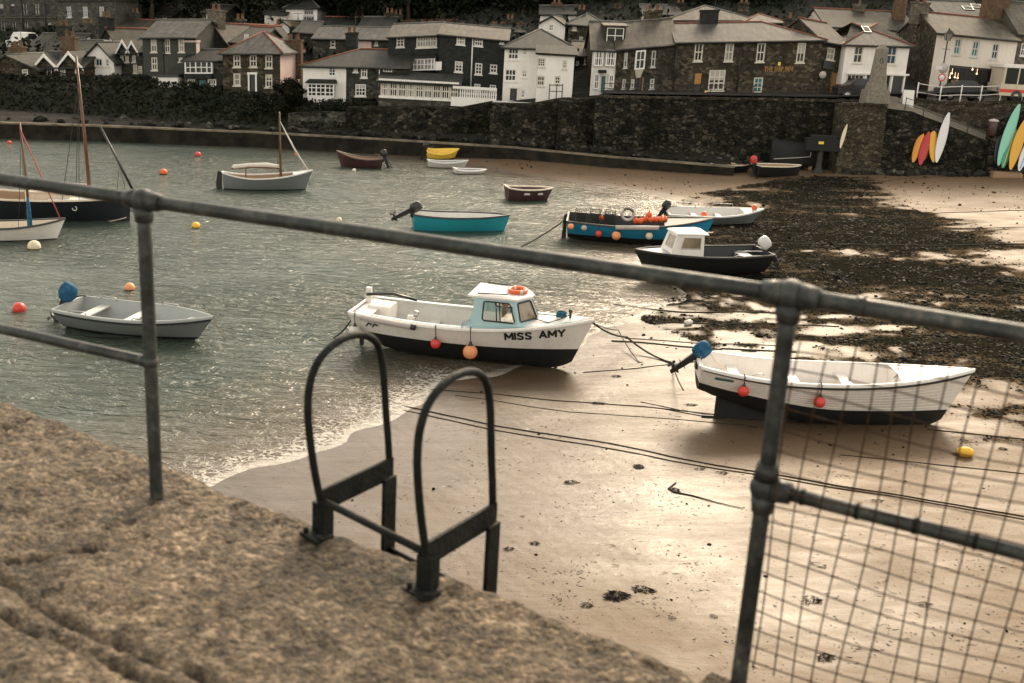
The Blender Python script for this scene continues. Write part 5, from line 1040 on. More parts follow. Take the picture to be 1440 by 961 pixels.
for i, ua, ub, va, vb in wins:
    us, vs2 = [0, ua, ub, 1], [0, va, vb, 1]
    for p in range(3):
        for q in range(3):
            if p == 1 and q == 1: continue
            cab.add([face_pt(i, us[p], vs2[q]), face_pt(i, us[p + 1], vs2[q]), face_pt(i, us[p + 1], vs2[q + 1]), face_pt(i, us[p], vs2[q + 1])], [(0, 1, 2, 3)])
    corner = [face_pt(i, u_, v_) for u_, v_ in ((ua, va + .05), (ua + .04, va), (ub - .04, va), (ub, va + .05), (ub - (.05 if i == 0 else .02), vb - .04), (ub - .09, vb), (ua + .06, vb), (ua + .02, vb - .05))]
    nrm = (face_pt(i, 1, 0) - face_pt(i, 0, 0)).cross(face_pt(i, 0, 1) - face_pt(i, 0, 0)).normalized()
    if nrm.dot(Vector((corner[0].x - L * .6, corner[0].y, 0))) < 0: nrm = -nrm
    fr_ = MB(); fr_.tube([c_ + nrm * .012 for c_ in corner], .022, 6, True); wparts.append((fr_, corner, nrm, i))
cab_o = a.part(cab, 'wheelhouse', 'cabin_blue')
for fr_, corner, nrm, i in wparts:
    w_o = a.part(fr_, 'window_seal', 'lettering_black', cab_o)
ng = MATS.get('clear_glass') or newmat('clear_glass')[0]; MATS['clear_glass'] = ng; bsdf = ng.node_tree.nodes['Principled BSDF']; bsdf.inputs['Transmission Weight'].default_value = 1; bsdf.inputs['Roughness'].default_value = .02; bsdf.inputs['Base Color'].default_value = (.8, .82, .8, 1); bsdf.inputs['IOR'].default_value = 1.05
for fr_, corner, nrm, i in wparts:
    g_ = MB(); g_.add([c_ - nrm * .004 for c_ in corner], [tuple(range(8))]); a.part(g_, 'window_pane', 'cabin_glass' if i in (1, 2) else 'clear_glass', cab_o)
m_ = MB(); [m_.bar(face_pt(0, u_, .26), face_pt(0, u_, .90), .03, .02) for u_ in (.52, .60)]; a.part(m_, 'window_bar', 'lettering_black', cab_o)
m_ = MB(); m_.box(x0 + .6, .1, zb_ + .05, x0 + .66, .55, zb_ + .6); a.part(m_, 'helm', 'deck_wood', cab_o)
rf = MB(); ro_ = [(x0 - .20, -wt - .03), (x1 + .08, -wt * .97), (x1 + .40, -.14), (x1 + .40, .14), (x1 + .08, wt * .97), (x0 - .20, wt + .03)]
rf.add([(x, y, zt_) for x, y in ro_] + [(x, y, zt_ + .05) for x, y in ro_] + [(x0 - .16 + (x - x0 + .2) * .95, y * .8, zt_ + .09) for x, y in ro_],
       [tuple(range(6)), (12, 13, 14, 15, 16, 17)] + [(i, (i + 1) % 6, (i + 1) % 6 + 6, i + 6) for i in range(6)] + [(i + 6, (i + 1) % 6 + 6, (i + 1) % 6 + 12, i + 12) for i in range(6)])
a.part(rf, 'wheelhouse_roof', 'boat_white', cab_o)
m_ = MB(); m_.tube([(x0 + .05, -wt * .9, zt_ + .11), (x1 - .2, -wt * .75, zt_ + .13)], .018, 6); m_.tube([(x0 + .05, wt * .9, zt_ + .11), (x1 - .2, wt * .75, zt_ + .13)], .018, 6); a.part(m_, 'roof_rail', 'lettering_black', cab_o)
m_ = MB(); m_.tube([(x1 + .18, -.25, zt_ + .08), (x1 + .18, -.25, zt_ + .24)], .014, 6); m_.sphere((x1 + .18, -.25, zt_ + .25), .03, 8); a.part(m_, 'nav_light', 'steel', cab_o)
for sd_ in (-1, 1):
    m_ = MB(); m_.slab([(x0 + .02, sd_ * wb, zb_), (x0 - .28, sd_ * (wb + .02), zb_), (x0 - .16, sd_ * (wb - .03), zb_ + .12), (x0 - .02, sd_ * (wb - .06), zb_ + .4), (x0 - .02, sd_ * wt, zt_), (x0 + .04, sd_ * wt, zt_)], .03, d=(0, -sd_, 0)); a.part(m_, 'wheelhouse_wing', 'cabin_blue', cab_o)
lb = MB(); lb.tube([(.24 * math.cos(t), .24 * math.sin(t), 0) for t in np.linspace(0, 2 * math.pi, 25)[:-1]], .058, 10, True); lo_ = lb.build('lifebuoy', 'orange_plastic'); lo_.location = a.world(x1 - .05, 0, zt_ + .15); lo_.rotation_euler = a.root.rotation_euler; tag(lo_, 'orange lifebuoy lying on the pale blue wheelhouse roof', 'lifebuoy')
for k in range(4):
    b = MB(); t = k * math.pi / 2 + .6; b.tube([(.24 * math.cos(t + d_), .24 * math.sin(t + d_), 0) for d_ in (-.14, 0, .14)], .062, 10); b.build('strap', 'fender_white', lo_)
tz = a.sheer(.8); a.strokes('MISS', L * .664, L * .763, a.sheer(.70) - .345, .205, tilt=.05); a.strokes('AMY', L * .797, L * .890, a.sheer(.83) - .355, .205, tilt=.05)
for dx in (0, .19):
    dol = [(-.08, -.07), (-.03, -.02), (.0, .03), (.05, .065), (.055, .10), (.08, .07), (.13, .055), (.17, .03), (.20, .02), (.165, .012), (.14, .01), (.11, -.03), (.10, .015), (.06, .02), (.02, -.02), (-.01, -.05), (-.02, -.09), (-.045, -.06)]
    a.decal([(L * .055 + .16 + dx + x * .95, a.sheer(.1) - .27 + z * .95) for x, z in dol], 'lettering_black', 'dolphin_mark')
m_ = MB(); m_.tube([(L * .06, -a.b(.06) - .06, a.sheer(.06) - .05), (L * .285, -a.b(.285) - .06, a.sheer(.285) - .07)], .075, 12); a.part(m_, 'roller_fender', 'fender_grey')
m_ = MB(); m_.tube([(L * .283, -a.b(.285) - .06, a.sheer(.285) - .07), (L * .30, -a.b(.3) - .06, a.sheer(.3) - .07)], .085, 12); m_.tube([(L * .30, -a.b(.3) - .05, a.sheer(.3) - .05), (L * .30, -a.b(.3) + .1, a.sheer(.3) + .03)], .02, 6); a.part(m_, 'fender_collar', 'motor_black')
m_ = MB(); m_.box(.05, .28, a.sheer(0) - .3, .20, .42, a.sheer(0) + .42); a.part(m_, 'stern_post', 'boat_white')
m_ = MB(); m_.tube([(.1, .2, a.sheer(0) + .25), (L * .12, .45, a.sheer(0) + .28), (L * .22, .62, a.sheer(0) + .12)], .045, 8); a.part(m_, 'oar_bundle', 'motor_black')
m_ = MB(); m_.box(L * .04, -.15, a.floor, L * .14, .45, a.sheer(0) + .05); m_.lathe([(.12, 0), (.12, .16), (.05, .2)], (L * .20, .25, a.floor + .38), 12, axis='x'); a.part(m_, 'engine_box', 'boat_white')
m_ = MB(); m_.lathe([(.10, -.02), (.10, .06), (.07, .10)], (L * .235, .15, a.sheer(.2) - .1), 12, axis='x'); a.part(m_, 'winch', 'steel')
a.thwart(.30, .75, .3, 'boat_white', 'thwart'); a.thwart(.44, .75, .25, 'boat_white', 'thwart')
m_ = MB(); [m_.tube([(L * .485, -a.b(.48) + .1 + d_, a.sheer(.48) - .12), (L * .49, -a.b(.48) + .1 + d_, a.sheer(.48) + .18), (L * .515, -a.b(.48) + .12 + d_, a.sheer(.48) + .22)], .018, 6) for d_ in (0, .12)]; a.part(m_, 'grab_rail', 'steel')
m_ = MB(); zf = a.sheer(.9) + .07; m_.tube([(L * .9, 0, zf), (L * .9, 0, zf + .17)], .035, 8); m_.sphere((L * .9, 0, zf + .19), .06, 10); m_.tube([(L * .9, -.12, zf + .1), (L * .9, .12, zf + .1)], .022, 6); a.part(m_, 'bow_bollard', 'motor_black')
m_ = MB(); m_.tube([(x1 + .30, -.1, a.sheer(.8) + .08), (L * .82, -.35, a.sheer(.82) + .05), (L * .86, -.2, a.sheer(.86) + .09), (L * .9, -.03, zf + .1)], .014, 6); a.part(m_, 'deck_line', 'rope_dark')
m_ = MB(); m_.slab([(-.02, -.02, .0), (.10, -.02, .0), (.10, -.02, .9), (-.02, -.02, .9)], .04, d=(0, 1, 0)); a.part(m_, 'rudder', 'boat_black')
fender(a, L * .385, a.sheer(.385), .70, .14, 'red_plastic', 'small red ball fender on the white cabin boat')
fender(a, L * .53, a.sheer(.53), .58, .20, 'peach_plastic', 'large orange ball fender below the blue wheelhouse')
fender(a, L * .03, a.sheer(.03), .72, .17, 'fender_white', 'pale ball fender at the stern of the white cabin boat')
AMY = a
# ---- white open boat aground on the right
w_b = Boat('open_boat', 'white clinker open boat with blue covered outboard aground on the sand', (4.40, 23.75, 0), (10.85, 23.55, 0), .36, 1.68, 1.24, heel=1.5, zb=.36, zs=.20, rake=.55, wl=.56, wls=.42, krs=.55, krl=.42, e=.42, inner='boat_white', rim='boat_white', floor=.66, step=.010, tf=.8, cat='open boat')
a = w_b; L = a.L; a.outboard(cover=True, tilt=50, sc=.85, x=-.06); a.deck(.72, .985, .0, 'boat_white', 'foredeck', .05)
for t in (.14, .36, .55): a.thwart(t)
for side in (-1, 1):
    m_ = MB(); m_.tube([a.pt(.01 + .985 * i / 30, .93, side) + Vector((0, side * .03, 0)) for i in range(31)], .024, 6); a.part(m_, 'rubbing_strake', 'lettering_black')
m_ = MB(); m_.slab([(.55, -.05, .70), (.55, -.05, -.1), (L * .74, -.05, -.1), (L * .78, -.05, .05), (L * .3, -.05, .2)], .1, d=(0, 1, 0)); a.part(m_, 'skeg', 'boat_black')
a.decal([(L * .055, a.sheer(.07) - .23), (L * .055 + .42, a.sheer(.07) - .25), (L * .055 + .42, a.sheer(.07) - .19), (L * .055, a.sheer(.07) - .16)], 'teal_paint', 'name_strip')
m_ = MB(); [m_.tube([(L * .70 + d_, -.3, a.sheer(.7)), (L * .72 + d_, -.3, a.sheer(.7) + .13)], .012, 6) for d_ in (0, .0)]; m_.tube([(L * .18, -a.b(.2) + .1, a.sheer(.18) + .02), (L * .22, -a.b(.2) + .15, a.sheer(.2) + .10), (L * .23, -a.b(.2) + .25, a.sheer(.2) + .02)], .014, 6); a.part(m_, 'rowlock', 'steel')
m_ = MB(); m_.tube([(.05, -.1, a.sheer(0) + .05), (.25, .0, a.sheer(0) + .16), (.45, -.2, a.sheer(0) - .05), (.62, -.5, a.sheer(0) - .1)], .02, 6); a.part(m_, 'fuel_line', 'fender_cream')
fender(a, L * .155, a.sheer(.15), .98, .13, 'red_plastic', 'bright red ball fender near the stern of the white open boat'); fender(a, L * .425, a.sheer(.42), .86, .135, 'red_plastic', 'red ball fender amidships on the white open boat')
# ---- grey tender afloat on the left
a = Boat('tender', 'pale grey open tender with blue covered outboard afloat on the left', (-12.95, 29.35, 0), (-8.42, 28.4, 0), -.10, 1.75, .72, zb=.14, zs=.03, rake=.5, wl=.20, e=.36, top='boat_grey', bottom='boat_navy', inner='tender_grey', rim='tender_grey', floor=.2, tf=.86, cat='tender', heel=2)
L = a.L; a.outboard(cover=True, tilt=28, sc=1.1, y=.1)
for t in (.16, .46): a.thwart(t, a.sheer(t) - .16, .3, 'boat_pale')
a.deck(.80, .97, .14, 'boat_pale', 'bow_seat', 0)
m_ = MB(); m_.bar((L * .28, .1, .36), (L * .40, -.25, .36), .08, .05); a.part(m_, 'paddle', 'deck_wood')
for t in (.12, .55):
    for side in (-1, 1):
        m_ = MB(); y = side * (a.b(t) - .04); m_.tube([(L * t, y, a.sheer(t)), (L * t + .05, y, a.sheer(t) + .08), (L * t + .5, y, a.sheer(t) + .08), (L * t + .55, y, a.sheer(t))], .016, 6); a.part(m_, 'grab_rail', 'steel')
m_ = MB(); m_.tube([a.pt(.01 + .985 * i / 30, .86, -1) + Vector((0, -.02, 0)) for i in range(31)], .022, 6); a.part(m_, 'rubbing_strake', 'boat_navy')
TEND = a
# ---- teal boat afloat
SN, BN = at_z(577, 326, 0), at_z(713, 326, 0)
a = Boat('teal_boat', 'bright teal open boat with raised black outboard afloat in the middle', (SN.x, SN.y + .8, 0), (BN.x + .1, BN.y + .3, 0), -.28, 1.7, .95, zb=.08, zs=.10, rake=.25, wl=.30, top='boat_teal', bottom='boat_teal', inner='boat_pale', rim='motor_black', tf=.86, floor=.36, cat='open boat')
a.outboard('motor_black', tilt=62, sc=1.15); a.thwart(.3, mat='boat_pale'); a.thwart(.6, mat='boat_pale'); m_ = MB(); m_.box(a.L * .33, -.2, .4, a.L * .39, .2, .78); a.part(m_, 'white_box', 'boat_white')
# ---- dark rowing boats afloat
def rower(label, p0, p1, top, rim, B=1.5, D=.8, zb=.2, motor=False, bow_left=False, inner='deck_wood', pads=False):
    q0, q1 = at_z(*p0, 0), at_z(*p1, 0); q0.y += .5; q1.y += .3
    if bow_left: q0, q1 = q1, q0
    a = Boat('rowing_boat', label, (q0.x, q0.y, 0), (q1.x, q1.y, 0), -.2, B, D, zb=zb, zs=.08, rake=.3, wl=.22, top=top, bottom='boat_black', inner=inner, rim=rim, floor=.28, cat='rowing boat')
    a.thwart(.28, mat=rim); a.thwart(.55, mat=rim)
    if motor: a.outboard('motor_black', tilt=20)
    if pads:
        for t in (.38, .68):
            x = a.L * t; a.decal([(x - .18, a.D - .3), (x + .18, a.D - .3), (x + .14, a.D - .18), (x - .14, a.D - .18)], 'boat_white', 'white_patch', 1 if bow_left else -1)
    return a
rower('dark maroon rowing boat with a small outboard near the far shore', (471, 235), (537, 237), 'boat_maroon', 'boat_maroon', 1.5, .75, .42, True, True)
rower('dark brown rowing boat with white patches on its side', (711, 283), (777, 283), 'boat_maroon', 'boat_cream', 1.4, .85, .05, pads=True, inner='boat_maroon')
rower('pale grey rowing boat in front of the yellow boat', (601, 236), (658, 237), 'boat_pale', 'boat_pale', 1.3, .55, .15, inner='deck_grey')
rower('low white dinghy just right of the pale grey rowing boat', (638, 245), (684, 245), 'boat_white', 'boat_white', 1.2, .42, .05, inner='deck_grey')
rower('small white dinghy moored far off at the left edge', (21, 195), (64, 194), 'boat_white', 'motor_black', 1.3, .6, .08, True, False, 'deck_grey')
q0, q1 = on_ground(598, 228), on_ground(644, 226)
a = Boat('yellow_boat', 'yellow boat with black bottom beached at the far waterline', (q0.x, q0.y + .6, 0), (q1.x, q1.y + .4, 0), gz(q0.x, q0.y) - .15, 1.5, .85, heel=8, zb=.25, zs=.1, rake=.4, wl=.5, top='boat_yellow', bottom='boat_black', inner='boat_yellow', rim='boat_yellow', floor=.4, cat='rowing boat'); a.thwart(.4, mat='boat_yellow'); a.outboard('motor_black', tilt=15)
# ---- grey sailing boat
SN, BN = at_z(308, 268, 0), at_z(438, 268, 0)
a = Boat('sailing_dinghy', 'pale grey sailing boat with a varnished mast and furled white sail', (SN.x, SN.y + .7, 0), (BN.x, BN.y + .3, 0), -.3, 1.75, .95, zb=.42, zs=.22, rake=.4, wl=.34, top='boat_grey', bottom='boat_navy', inner='deck_wood', rim='boat_pale', tf=.3, floor=.5, cat='sailing boat')
L = a.L; mx = L * .645; m_ = MB(); m_.tube([(mx, 0, .4), (mx - .02, 0, 2.4), (mx - .06, 0, 4.4)], [.06, .055, .035], 10); a.part(m_, 'mast', 'varnish')
m_ = MB(); m_.tube([(mx - .08, 0, 1.42), (mx * .5, .02, 1.46), (.45, .03, 1.36)], .05, 8); bo = a.part(m_, 'boom', 'varnish'); m_ = MB(); m_.tube([(mx - .1, 0, 1.52), (mx * .75, .05, 1.58), (mx * .45, 0, 1.56), (mx * .2, .03, 1.46), (.5, .03, 1.42)], [.09, .13, .10, .12, .05], 10); a.part(m_, 'furled_sail', 'sail_cloth', bo)
m_ = MB(); m_.tube([(mx - .03, 0, 3.9), (mx + .75, 0, 2.4), (L * .955, 0, a.sheer(.95))], [.02, .05, .03], 8); a.part(m_, 'furled_jib', 'sail_cloth'); m_ = MB(); m_.tube([(mx + .72, -.04, 2.25), (mx + .80, -.05, 2.15)], .06, 8); a.part(m_, 'orange_tie', 'orange_plastic')
m_ = MB(); [m_.tube([(mx - .04, 0, 4.0), (mx - .15, s_ * a.b(.6), a.sheer(.6))], .012, 5) for s_ in (-1, 1)]; a.part(m_, 'shroud', 'rope_dark')
m_ = MB(); m_.slab([(-.03, -.02, -.1), (-.30, -.02, -.1), (-.34, -.02, .6), (-.24, -.02, 1.25), (-.03, -.02, 1.2)], .04, d=(0, 1, 0)); a.part(m_, 'rudder', 'motor_black'); m_ = MB(); m_.tube([(1.2, 0, .9), (1.2, 0, 1.42)], .03, 6); a.part(m_, 'boom_crutch', 'varnish')
a.thwart(.35, mat='deck_wood'); a.thwart(.62, mat='deck_wood'); a.deck(.78, .985, .03, 'boat_pale')
# ---- dark sailing boat, left (bow to the right, bowsprit)
SN, BN = at_z(-75, 309, 0), at_z(178, 314, 0)
a = Boat('gaff_cutter', 'black hulled wooden sailing boat with tall varnished mast and bowsprit', (SN.x, SN.y + 1.1, 0), (BN.x + .05, BN.y + .5, 0), -.5, 2.4, 1.45, zb=.10, zs=.2, rake=.10, wl=.53, top='boat_navy', bottom='boat_black', inner='deck_wood', rim='boat_cream', tf=.7, floor=1.1, cat='sailing boat')
L = a.L; a.deck(.55, .985, .05, 'boat_pale'); mx = L * .765
m_ = MB(); m_.tube([(mx, 0, .8), (mx - .10, 0, 4), (mx - .26, 0, 7.4)], [.08, .072, .045], 12); m_.lathe([(.2, .0), (.16, .25), (.1, .4)], (mx, 0, a.sheer(.75)), 12); a.part(m_, 'mast', 'varnish')
m_ = MB(); m_.tube([(L * .93, 0, a.sheer(.95) + .05), (L + .5, 0, a.sheer(1) + .25)], .05, 8); a.part(m_, 'bowsprit_stub', 'varnish')
bs_ = at_y(187, 268, BN.y + .5); be_ = at_y(141, 178, BN.y + .9); iv = a.M.inverted(); m_ = MB(); m_.tube([iv @ bs_, iv @ be_], [.06, .045], 8); a.part(m_, 'raised_bowsprit', 'motor_black')
m_ = MB(); [m_.tube([(mx - .2, 0, 6.2), (mx - .25, s_ * a.b(.75), a.sheer(.75))], .013, 5) for s_ in (-1, 1)]; [m_.tube([(mx - .2, 0, 6.4), (mx - .9, s_ * a.b(.68), a.sheer(.68))], .013, 5) for s_ in (-1, 1)]; a.part(m_, 'shroud', 'rope_dark')
m_ = MB(); p_ = (iv @ bs_).lerp(iv @ be_, .42); m_.tube([p_, (L * .98, -.05, a.sheer(1))], .012, 5); m_.tube([p_, (L * .92, -.1, a.sheer(1))], .012, 5); a.part(m_, 'forestay', 'rope_dark')
m_ = MB(); m_.box(L * .40, -.45, a.sheer(.5) - .3, L * .66, .45, a.sheer(.5) + .2); m_.box(L * .42, -.5, a.sheer(.5) + .205, L * .65, .5, a.sheer(.5) + .25); a.part(m_, 'coachroof', 'boat_cream'); m_ = MB(); m_.tube([(mx - .1, 0, a.sheer(.7) + .5), (L * .33, .05, a.sheer(.3) + .55)], .07, 8); a.part(m_, 'boom', 'varnish')
m_ = MB(); m_.tube([a.pt(.02 + .96 * i / 20, .30, -1) + Vector((0, -.012, 0)) for i in range(21)], .02, 6); a.part(m_, 'boot_stripe', 'boat_cream'); x_ = L * .70; m_ = MB(); yy = a.y_at(x_, 1.12); m_.tube([(x_ + .09 * math.cos(t), -yy - .015, 1.12 + .09 * math.sin(t)) for t in np.linspace(0, 6.283, 17)[:-1]], .022, 6, True); a.part(m_, 'porthole_ring', 'boat_pale')
# ---- white clinker boat at the left edge
SN, BN = at_z(-70, 342, 0), at_z(88, 338, 0)
a = Boat('clinker_boat', 'white clinker sailing boat with slim mast and red line at the left edge', (SN.x, SN.y + .9, 0), (BN.x + .05, BN.y + .3, 0), -.25, 1.75, .80, zb=.28, zs=.1, rake=.4, wl=.28, top='boat_white', bottom='boat_black', inner='boat_cream', rim='motor_black', floor=.35, step=.012, cat='sailing boat')
L = a.L; mx = L * .655; m_ = MB(); m_.tube([(mx, 0, .4), (mx - .03, 0, 2.6), (mx - .1, 0, 4.75)], [.06, .05, .03], 10); a.part(m_, 'mast', 'varnish'); m_ = MB(); m_.tube([(mx - .02, -.02, .75), (mx - .02, -.02, 1.3), (mx - .02, -.02, 1.9)], [.10, .085, .05], 8); a.part(m_, 'blue_sail_bundle', 'cover_blue')
m_ = MB(); m_.tube([(mx - .1, 0, 4.5), (L * .95, 0, a.sheer(.95))], .025, 6); a.part(m_, 'red_furled_line', 'rope_red'); a.thwart(.3, mat='boat_cream'); a.thwart(.6, mat='boat_cream')
m_ = MB(); [m_.tube([(mx - .08, 0, 4.3), (mx - .3, s_ * a.b(.6), a.sheer(.6))], .01, 5) for s_ in (-1, 1)]; a.part(m_, 'shroud', 'rope_dark')
# ---- loose gear lying in the boats
noisy('box_blue', (.02, .07, .12), (.04, .11, .17), 6, .6); noisy('can_red', (.22, .02, .015), (.34, .04, .03), 6, .5); noisy('rope_blue', (.02, .09, .14), (.05, .16, .22), 20, .9)
def coil(label, p, r, mat='rope_tan'):
    b = MB(); pts = []
    for i in range(90):
        t = i * .42; k = r * (1 - .25 * (i % 23) / 23) * (1 + .05 * math.sin(i * 1.7)); pts.append((k * math.cos(t), k * math.sin(t), .015 + .0016 * i))
    b.tube(pts, .014, 5); o = b.build('rope_coil', mat); o.location = p; return tag(o, label, 'rope')
def box_(label, boat, x, y, z, w_, d_, h_, mat, name='fish_box'):
    b = MB(); t = .02
    for q in ((-w_, -d_, 0, w_, d_, t), (-w_, -d_, t, w_, -d_ + t, h_), (-w_, d_ - t, t, w_, d_, h_), (-w_, -d_ + t, t, -w_ + t, d_ - t, h_), (w_ - t, -d_ + t, t, w_, d_ - t, h_)): b.box(*q)
    o = b.build(name, mat); o.location = boat.world(x, y, z); o.rotation_euler = boat.root.rotation_euler; o.rotation_euler.z += .15; return tag(o, label, 'fish box')
def can(label, boat, x, y, z):
    o = empty('fuel_can', boat.world(x, y, z), label, 'fuel can', None, .5); b = MB(); b.frustum((0, 0, 0), .16, .1, .22, .13, .08); b.build('body', 'can_red', o); b = MB(); b.tube([(-.08, 0, .22), (-.06, 0, .29), (.06, 0, .29), (.08, 0, .22)], .014, 6); b.build('handle', 'motor_black', o); b = MB(); b.lathe([(.03, .22), (.03, .25), (.001, .255)], (.0, .05, 0), 8); b.build('cap', 'motor_black', o)
coil('coil of pale rope on the floor of the white cabin boat', AMY.world(AMY.L * .36, .2, .52), .2); coil('coil of blue rope on the foredeck of the white cabin boat', AMY.world(AMY.L * .86, .12, AMY.sheer(.86) + .06), .15, 'rope_blue'); box_('blue fish box standing aft in the white cabin boat', AMY, AMY.L * .40, -.35, .52, .3, .2, .24, 'box_blue'); coil('coil of tan rope in the stern of the white open boat', w_b.world(w_b.L * .22, .1, .68), .2); can('red fuel can by the outboard of the white open boat', w_b, w_b.L * .07, .2, .72); box_('grey fish box in the middle of the white open boat', w_b, w_b.L * .47, .1, .68, .3, .2, .22, 'fender_grey'); coil('coil of rope in the bow of the grey tender', TEND.world(TEND.L * .66, .05, .24), .16, 'rope_tan'); can('red fuel can in the stern of the grey tender', TEND, TEND.L * .07, -.2, .24)
# ---- blue fishing boat
SN, BN = on_ground(798, 352), on_ground(975, 352)
a = Boat('blue_fishing_boat', 'blue fishing boat loaded with pots and orange floats at the water edge', (SN.x - .05, SN.y + .9, 0), (BN.x + 1.0, BN.y + 1.2, 0), -.05, 2.05, 1.0, heel=4, zb=.45, zs=.05, rake=.45, wl=.42, top='boat_blue', bottom='boat_black', inner='boat_navy', rim='motor_black', floor=.5, cat='fishing boat', tf=.88)
L = a.L; a.deck(.66, .985, .03, 'boat_navy'); BLUE = a
m_ = MB(); m_.tube([(L * .33, -a.b(.33) - .08, a.sheer(.33) - .03), (L * .62, -a.b(.62) - .08, a.sheer(.62) - .03)], .10, 12); a.part(m_, 'roller_fender', 'fender_grey')
m_ = MB(); m_.slab([(-.02, -.02, .05), (-.22, -.02, .05), (-.18, -.02, 1.1), (-.02, -.02, 1.2)], .04, d=(0, 1, 0)); a.part(m_, 'rudder', 'motor_black')
for i, (px_, r_, mt, lb_) in enumerate(((.03, .14, 'peach_plastic', 'peach ball fender at the stern of the blue fishing boat'), (.12, .13, 'fender_grey', 'grey ball fender second along the blue fishing boat'), (.22, .15, 'red_plastic', 'red ball fender third along the blue fishing boat'), (.34, .20, 'peach_plastic', 'largest peach ball fender below the grey roller fender'), (.56, .16, 'fender_cream', 'cream pear fender amidships on the blue fishing boat'))):
    fender(a, max(L * px_, .12), a.sheer(px_), a.sheer(px_) - (.18 if i < 2 else .38), r_, mt, lb_)
def crate(p, M0, w_, d_, h_, label):
    b = MB(); n = 7
    for z in np.linspace(0, h_, 5): b.tube([(-w_, -d_, z), (w_, -d_, z), (w_, d_, z), (-w_, d_, z)], .012 if 0 < z < h_ else .022, 5, True)
    for i in range(n):
        x = -w_ + 2 * w_ * i / (n - 1); b.tube([(x, -d_, 0), (x, -d_, h_), (x, d_, h_), (x, d_, 0)], .012, 5)
    o = b.build('lobster_pot', 'rope_dark'); o.location = p; o.rotation_euler = M0; return tag(o, label, 'lobster pot', 'lobster pots on the blue fishing boat')
for i in range(3): crate(a.world(L * (.09 + .10 * i), .1 * (i - 1), a.sheer(.1) - .1), a.root.rotation_euler, .24, .42, .44, ('wire lobster pot at the very stern of the blue boat', 'wire lobster pot between two other pots on the blue boat', 'wire lobster pot beside the pale ring on the blue boat')[i])
rg2 = MB(); rg2.tube([(.26 * math.cos(t), 0, .26 * math.sin(t)) for t in np.linspace(0, 2 * math.pi, 25)[:-1]], .065, 10, True); ro2 = rg2.build('ring_buoy', 'fender_grey'); ro2.location = a.world(L * .41, .1, a.sheer(.4) + .30); tag(ro2, 'pale grey ring buoy standing upright in the blue fishing boat', 'ring buoy')
rs = MB(); rs.tube([(.26 * math.cos(t), 0, .26 * math.sin(t)) for t in np.linspace(.5, 2.3, 12)], .067, 10); rs.build('dark_band', 'boat_maroon', ro2)
for i, (t, dy, dz) in enumerate(((.50, -.1, .1), (.535, .15, .12), (.57, -.05, .16), (.555, .0, .36), (.61, .1, .1), (.64, -.08, .16), (.47, .2, .02), (.665, .1, .12))):
    ball('float', 'orange net float in the heap on the blue fishing boat', a.world(L * t, dy, a.sheer(t) + dz - .03), .135, 'orange_plastic', 'float', True, 'orange floats heaped on the blue boat')
ball('float', 'single orange float among the lobster pots', a.world(L * .23, -.1, a.sheer(.2) + .12), .11, 'orange_plastic', 'float')
# ---- black boat with white cuddy
SN, BN = on_ground(1078, 382), on_ground(905, 372)
a = Boat('black_cuddy_boat', 'black open boat with a white box cabin and pale outboard on weed', (9.8, 41.2, 0), (4.45, 39.5, 0), gz(9.5, 41) - .06, 1.95, .92, heel=-2, zb=.12, zs=.05, rake=.5, wl=.5, top='boat_black', bottom='boat_black', inner='boat_navy', rim='boat_black', floor=.45, cat='motor boat', tf=.85)
L = a.L; a.deck(.72, .985, .03, 'deck_grey'); a.outboard('motor_white', tilt=40, sc=1.15)
x0, x1, z0, z1 = L * .53, L * .75, a.sheer(.6) - .1, a.sheer(.6) + .78
cb = MB(); B0 = [(x0, -.62), (x1 + .12, -.5), (x1 + .12, .5), (x0, .62)]; T0 = [(x0 + .03, -.56), (x1 - .16, -.45), (x1 - .16, .45), (x0 + .03, .56)]
def fp(i, u_, v_):
    p = Vector((*B0[i], z0)).lerp(Vector((*B0[(i + 1) % 4], z0)), u_); q = Vector((*T0[i], z1)).lerp(Vector((*T0[(i + 1) % 4], z1)), u_); return p.lerp(q, v_)
panes = []
for i in (0, 1, 2):
    ua, ub, va, vb = .26, .88, .38, .86; us, vv_ = [0, ua, ub, 1], [0, va, vb, 1]
    for p in range(3):
        for q in range(3):
            if not (p == 1 and q == 1): cb.add([fp(i, us[p], vv_[q]), fp(i, us[p + 1], vv_[q]), fp(i, us[p + 1], vv_[q + 1]), fp(i, us[p], vv_[q + 1])], [(0, 1, 2, 3)])
    panes.append([fp(i, ua, va), fp(i, ub, va), fp(i, ub, vb), fp(i, ua, vb)])
co_ = a.part(cb, 'cabin', 'boat_white')
for i, pp in enumerate(panes):
    m_ = MB(); m_.tube(pp, .025, 6, True); a.part(m_, 'window_frame', 'fender_grey', co_); m_ = MB(); m_.add(pp, [(0, 1, 2, 3)]); a.part(m_, 'window_pane', 'cabin_glass', co_)
m_ = MB(); m_.add([(x0 - .14, -.64, z1), (x1 - .08, -.5, z1), (x1 - .08, .5, z1), (x0 - .14, .64, z1), (x0 - .10, -.6, z1 + .05), (x1 - .12, -.46, z1 + .05), (x1 - .12, .46, z1 + .05), (x0 - .10, .6, z1 + .05), (x0 - .02, 0, z1 + .14), (x1 - .2, 0, z1 + .10)], [(0, 3, 2, 1), (0, 1, 5, 4), (1, 2, 6, 5), (2, 3, 7, 6), (3, 0, 4, 7), (4, 5, 9, 8), (6, 7, 8, 9), (5, 6, 9), (7, 4, 8)]); a.part(m_, 'cabin_roof', 'boat_white', co_)
for zz in (.10, .28):
    m_ = MB(); m_.tube([(L * .10, a.b(.1) - .1, a.sheer(.1) + zz - .1), (L * .30, a.b(.3) - .1, a.sheer(.3) + zz - .05), (L * .33, a.b(.3) - .1, a.sheer(.3) - .05)], .018, 6); a.part(m_, 'hand_rail', 'steel')
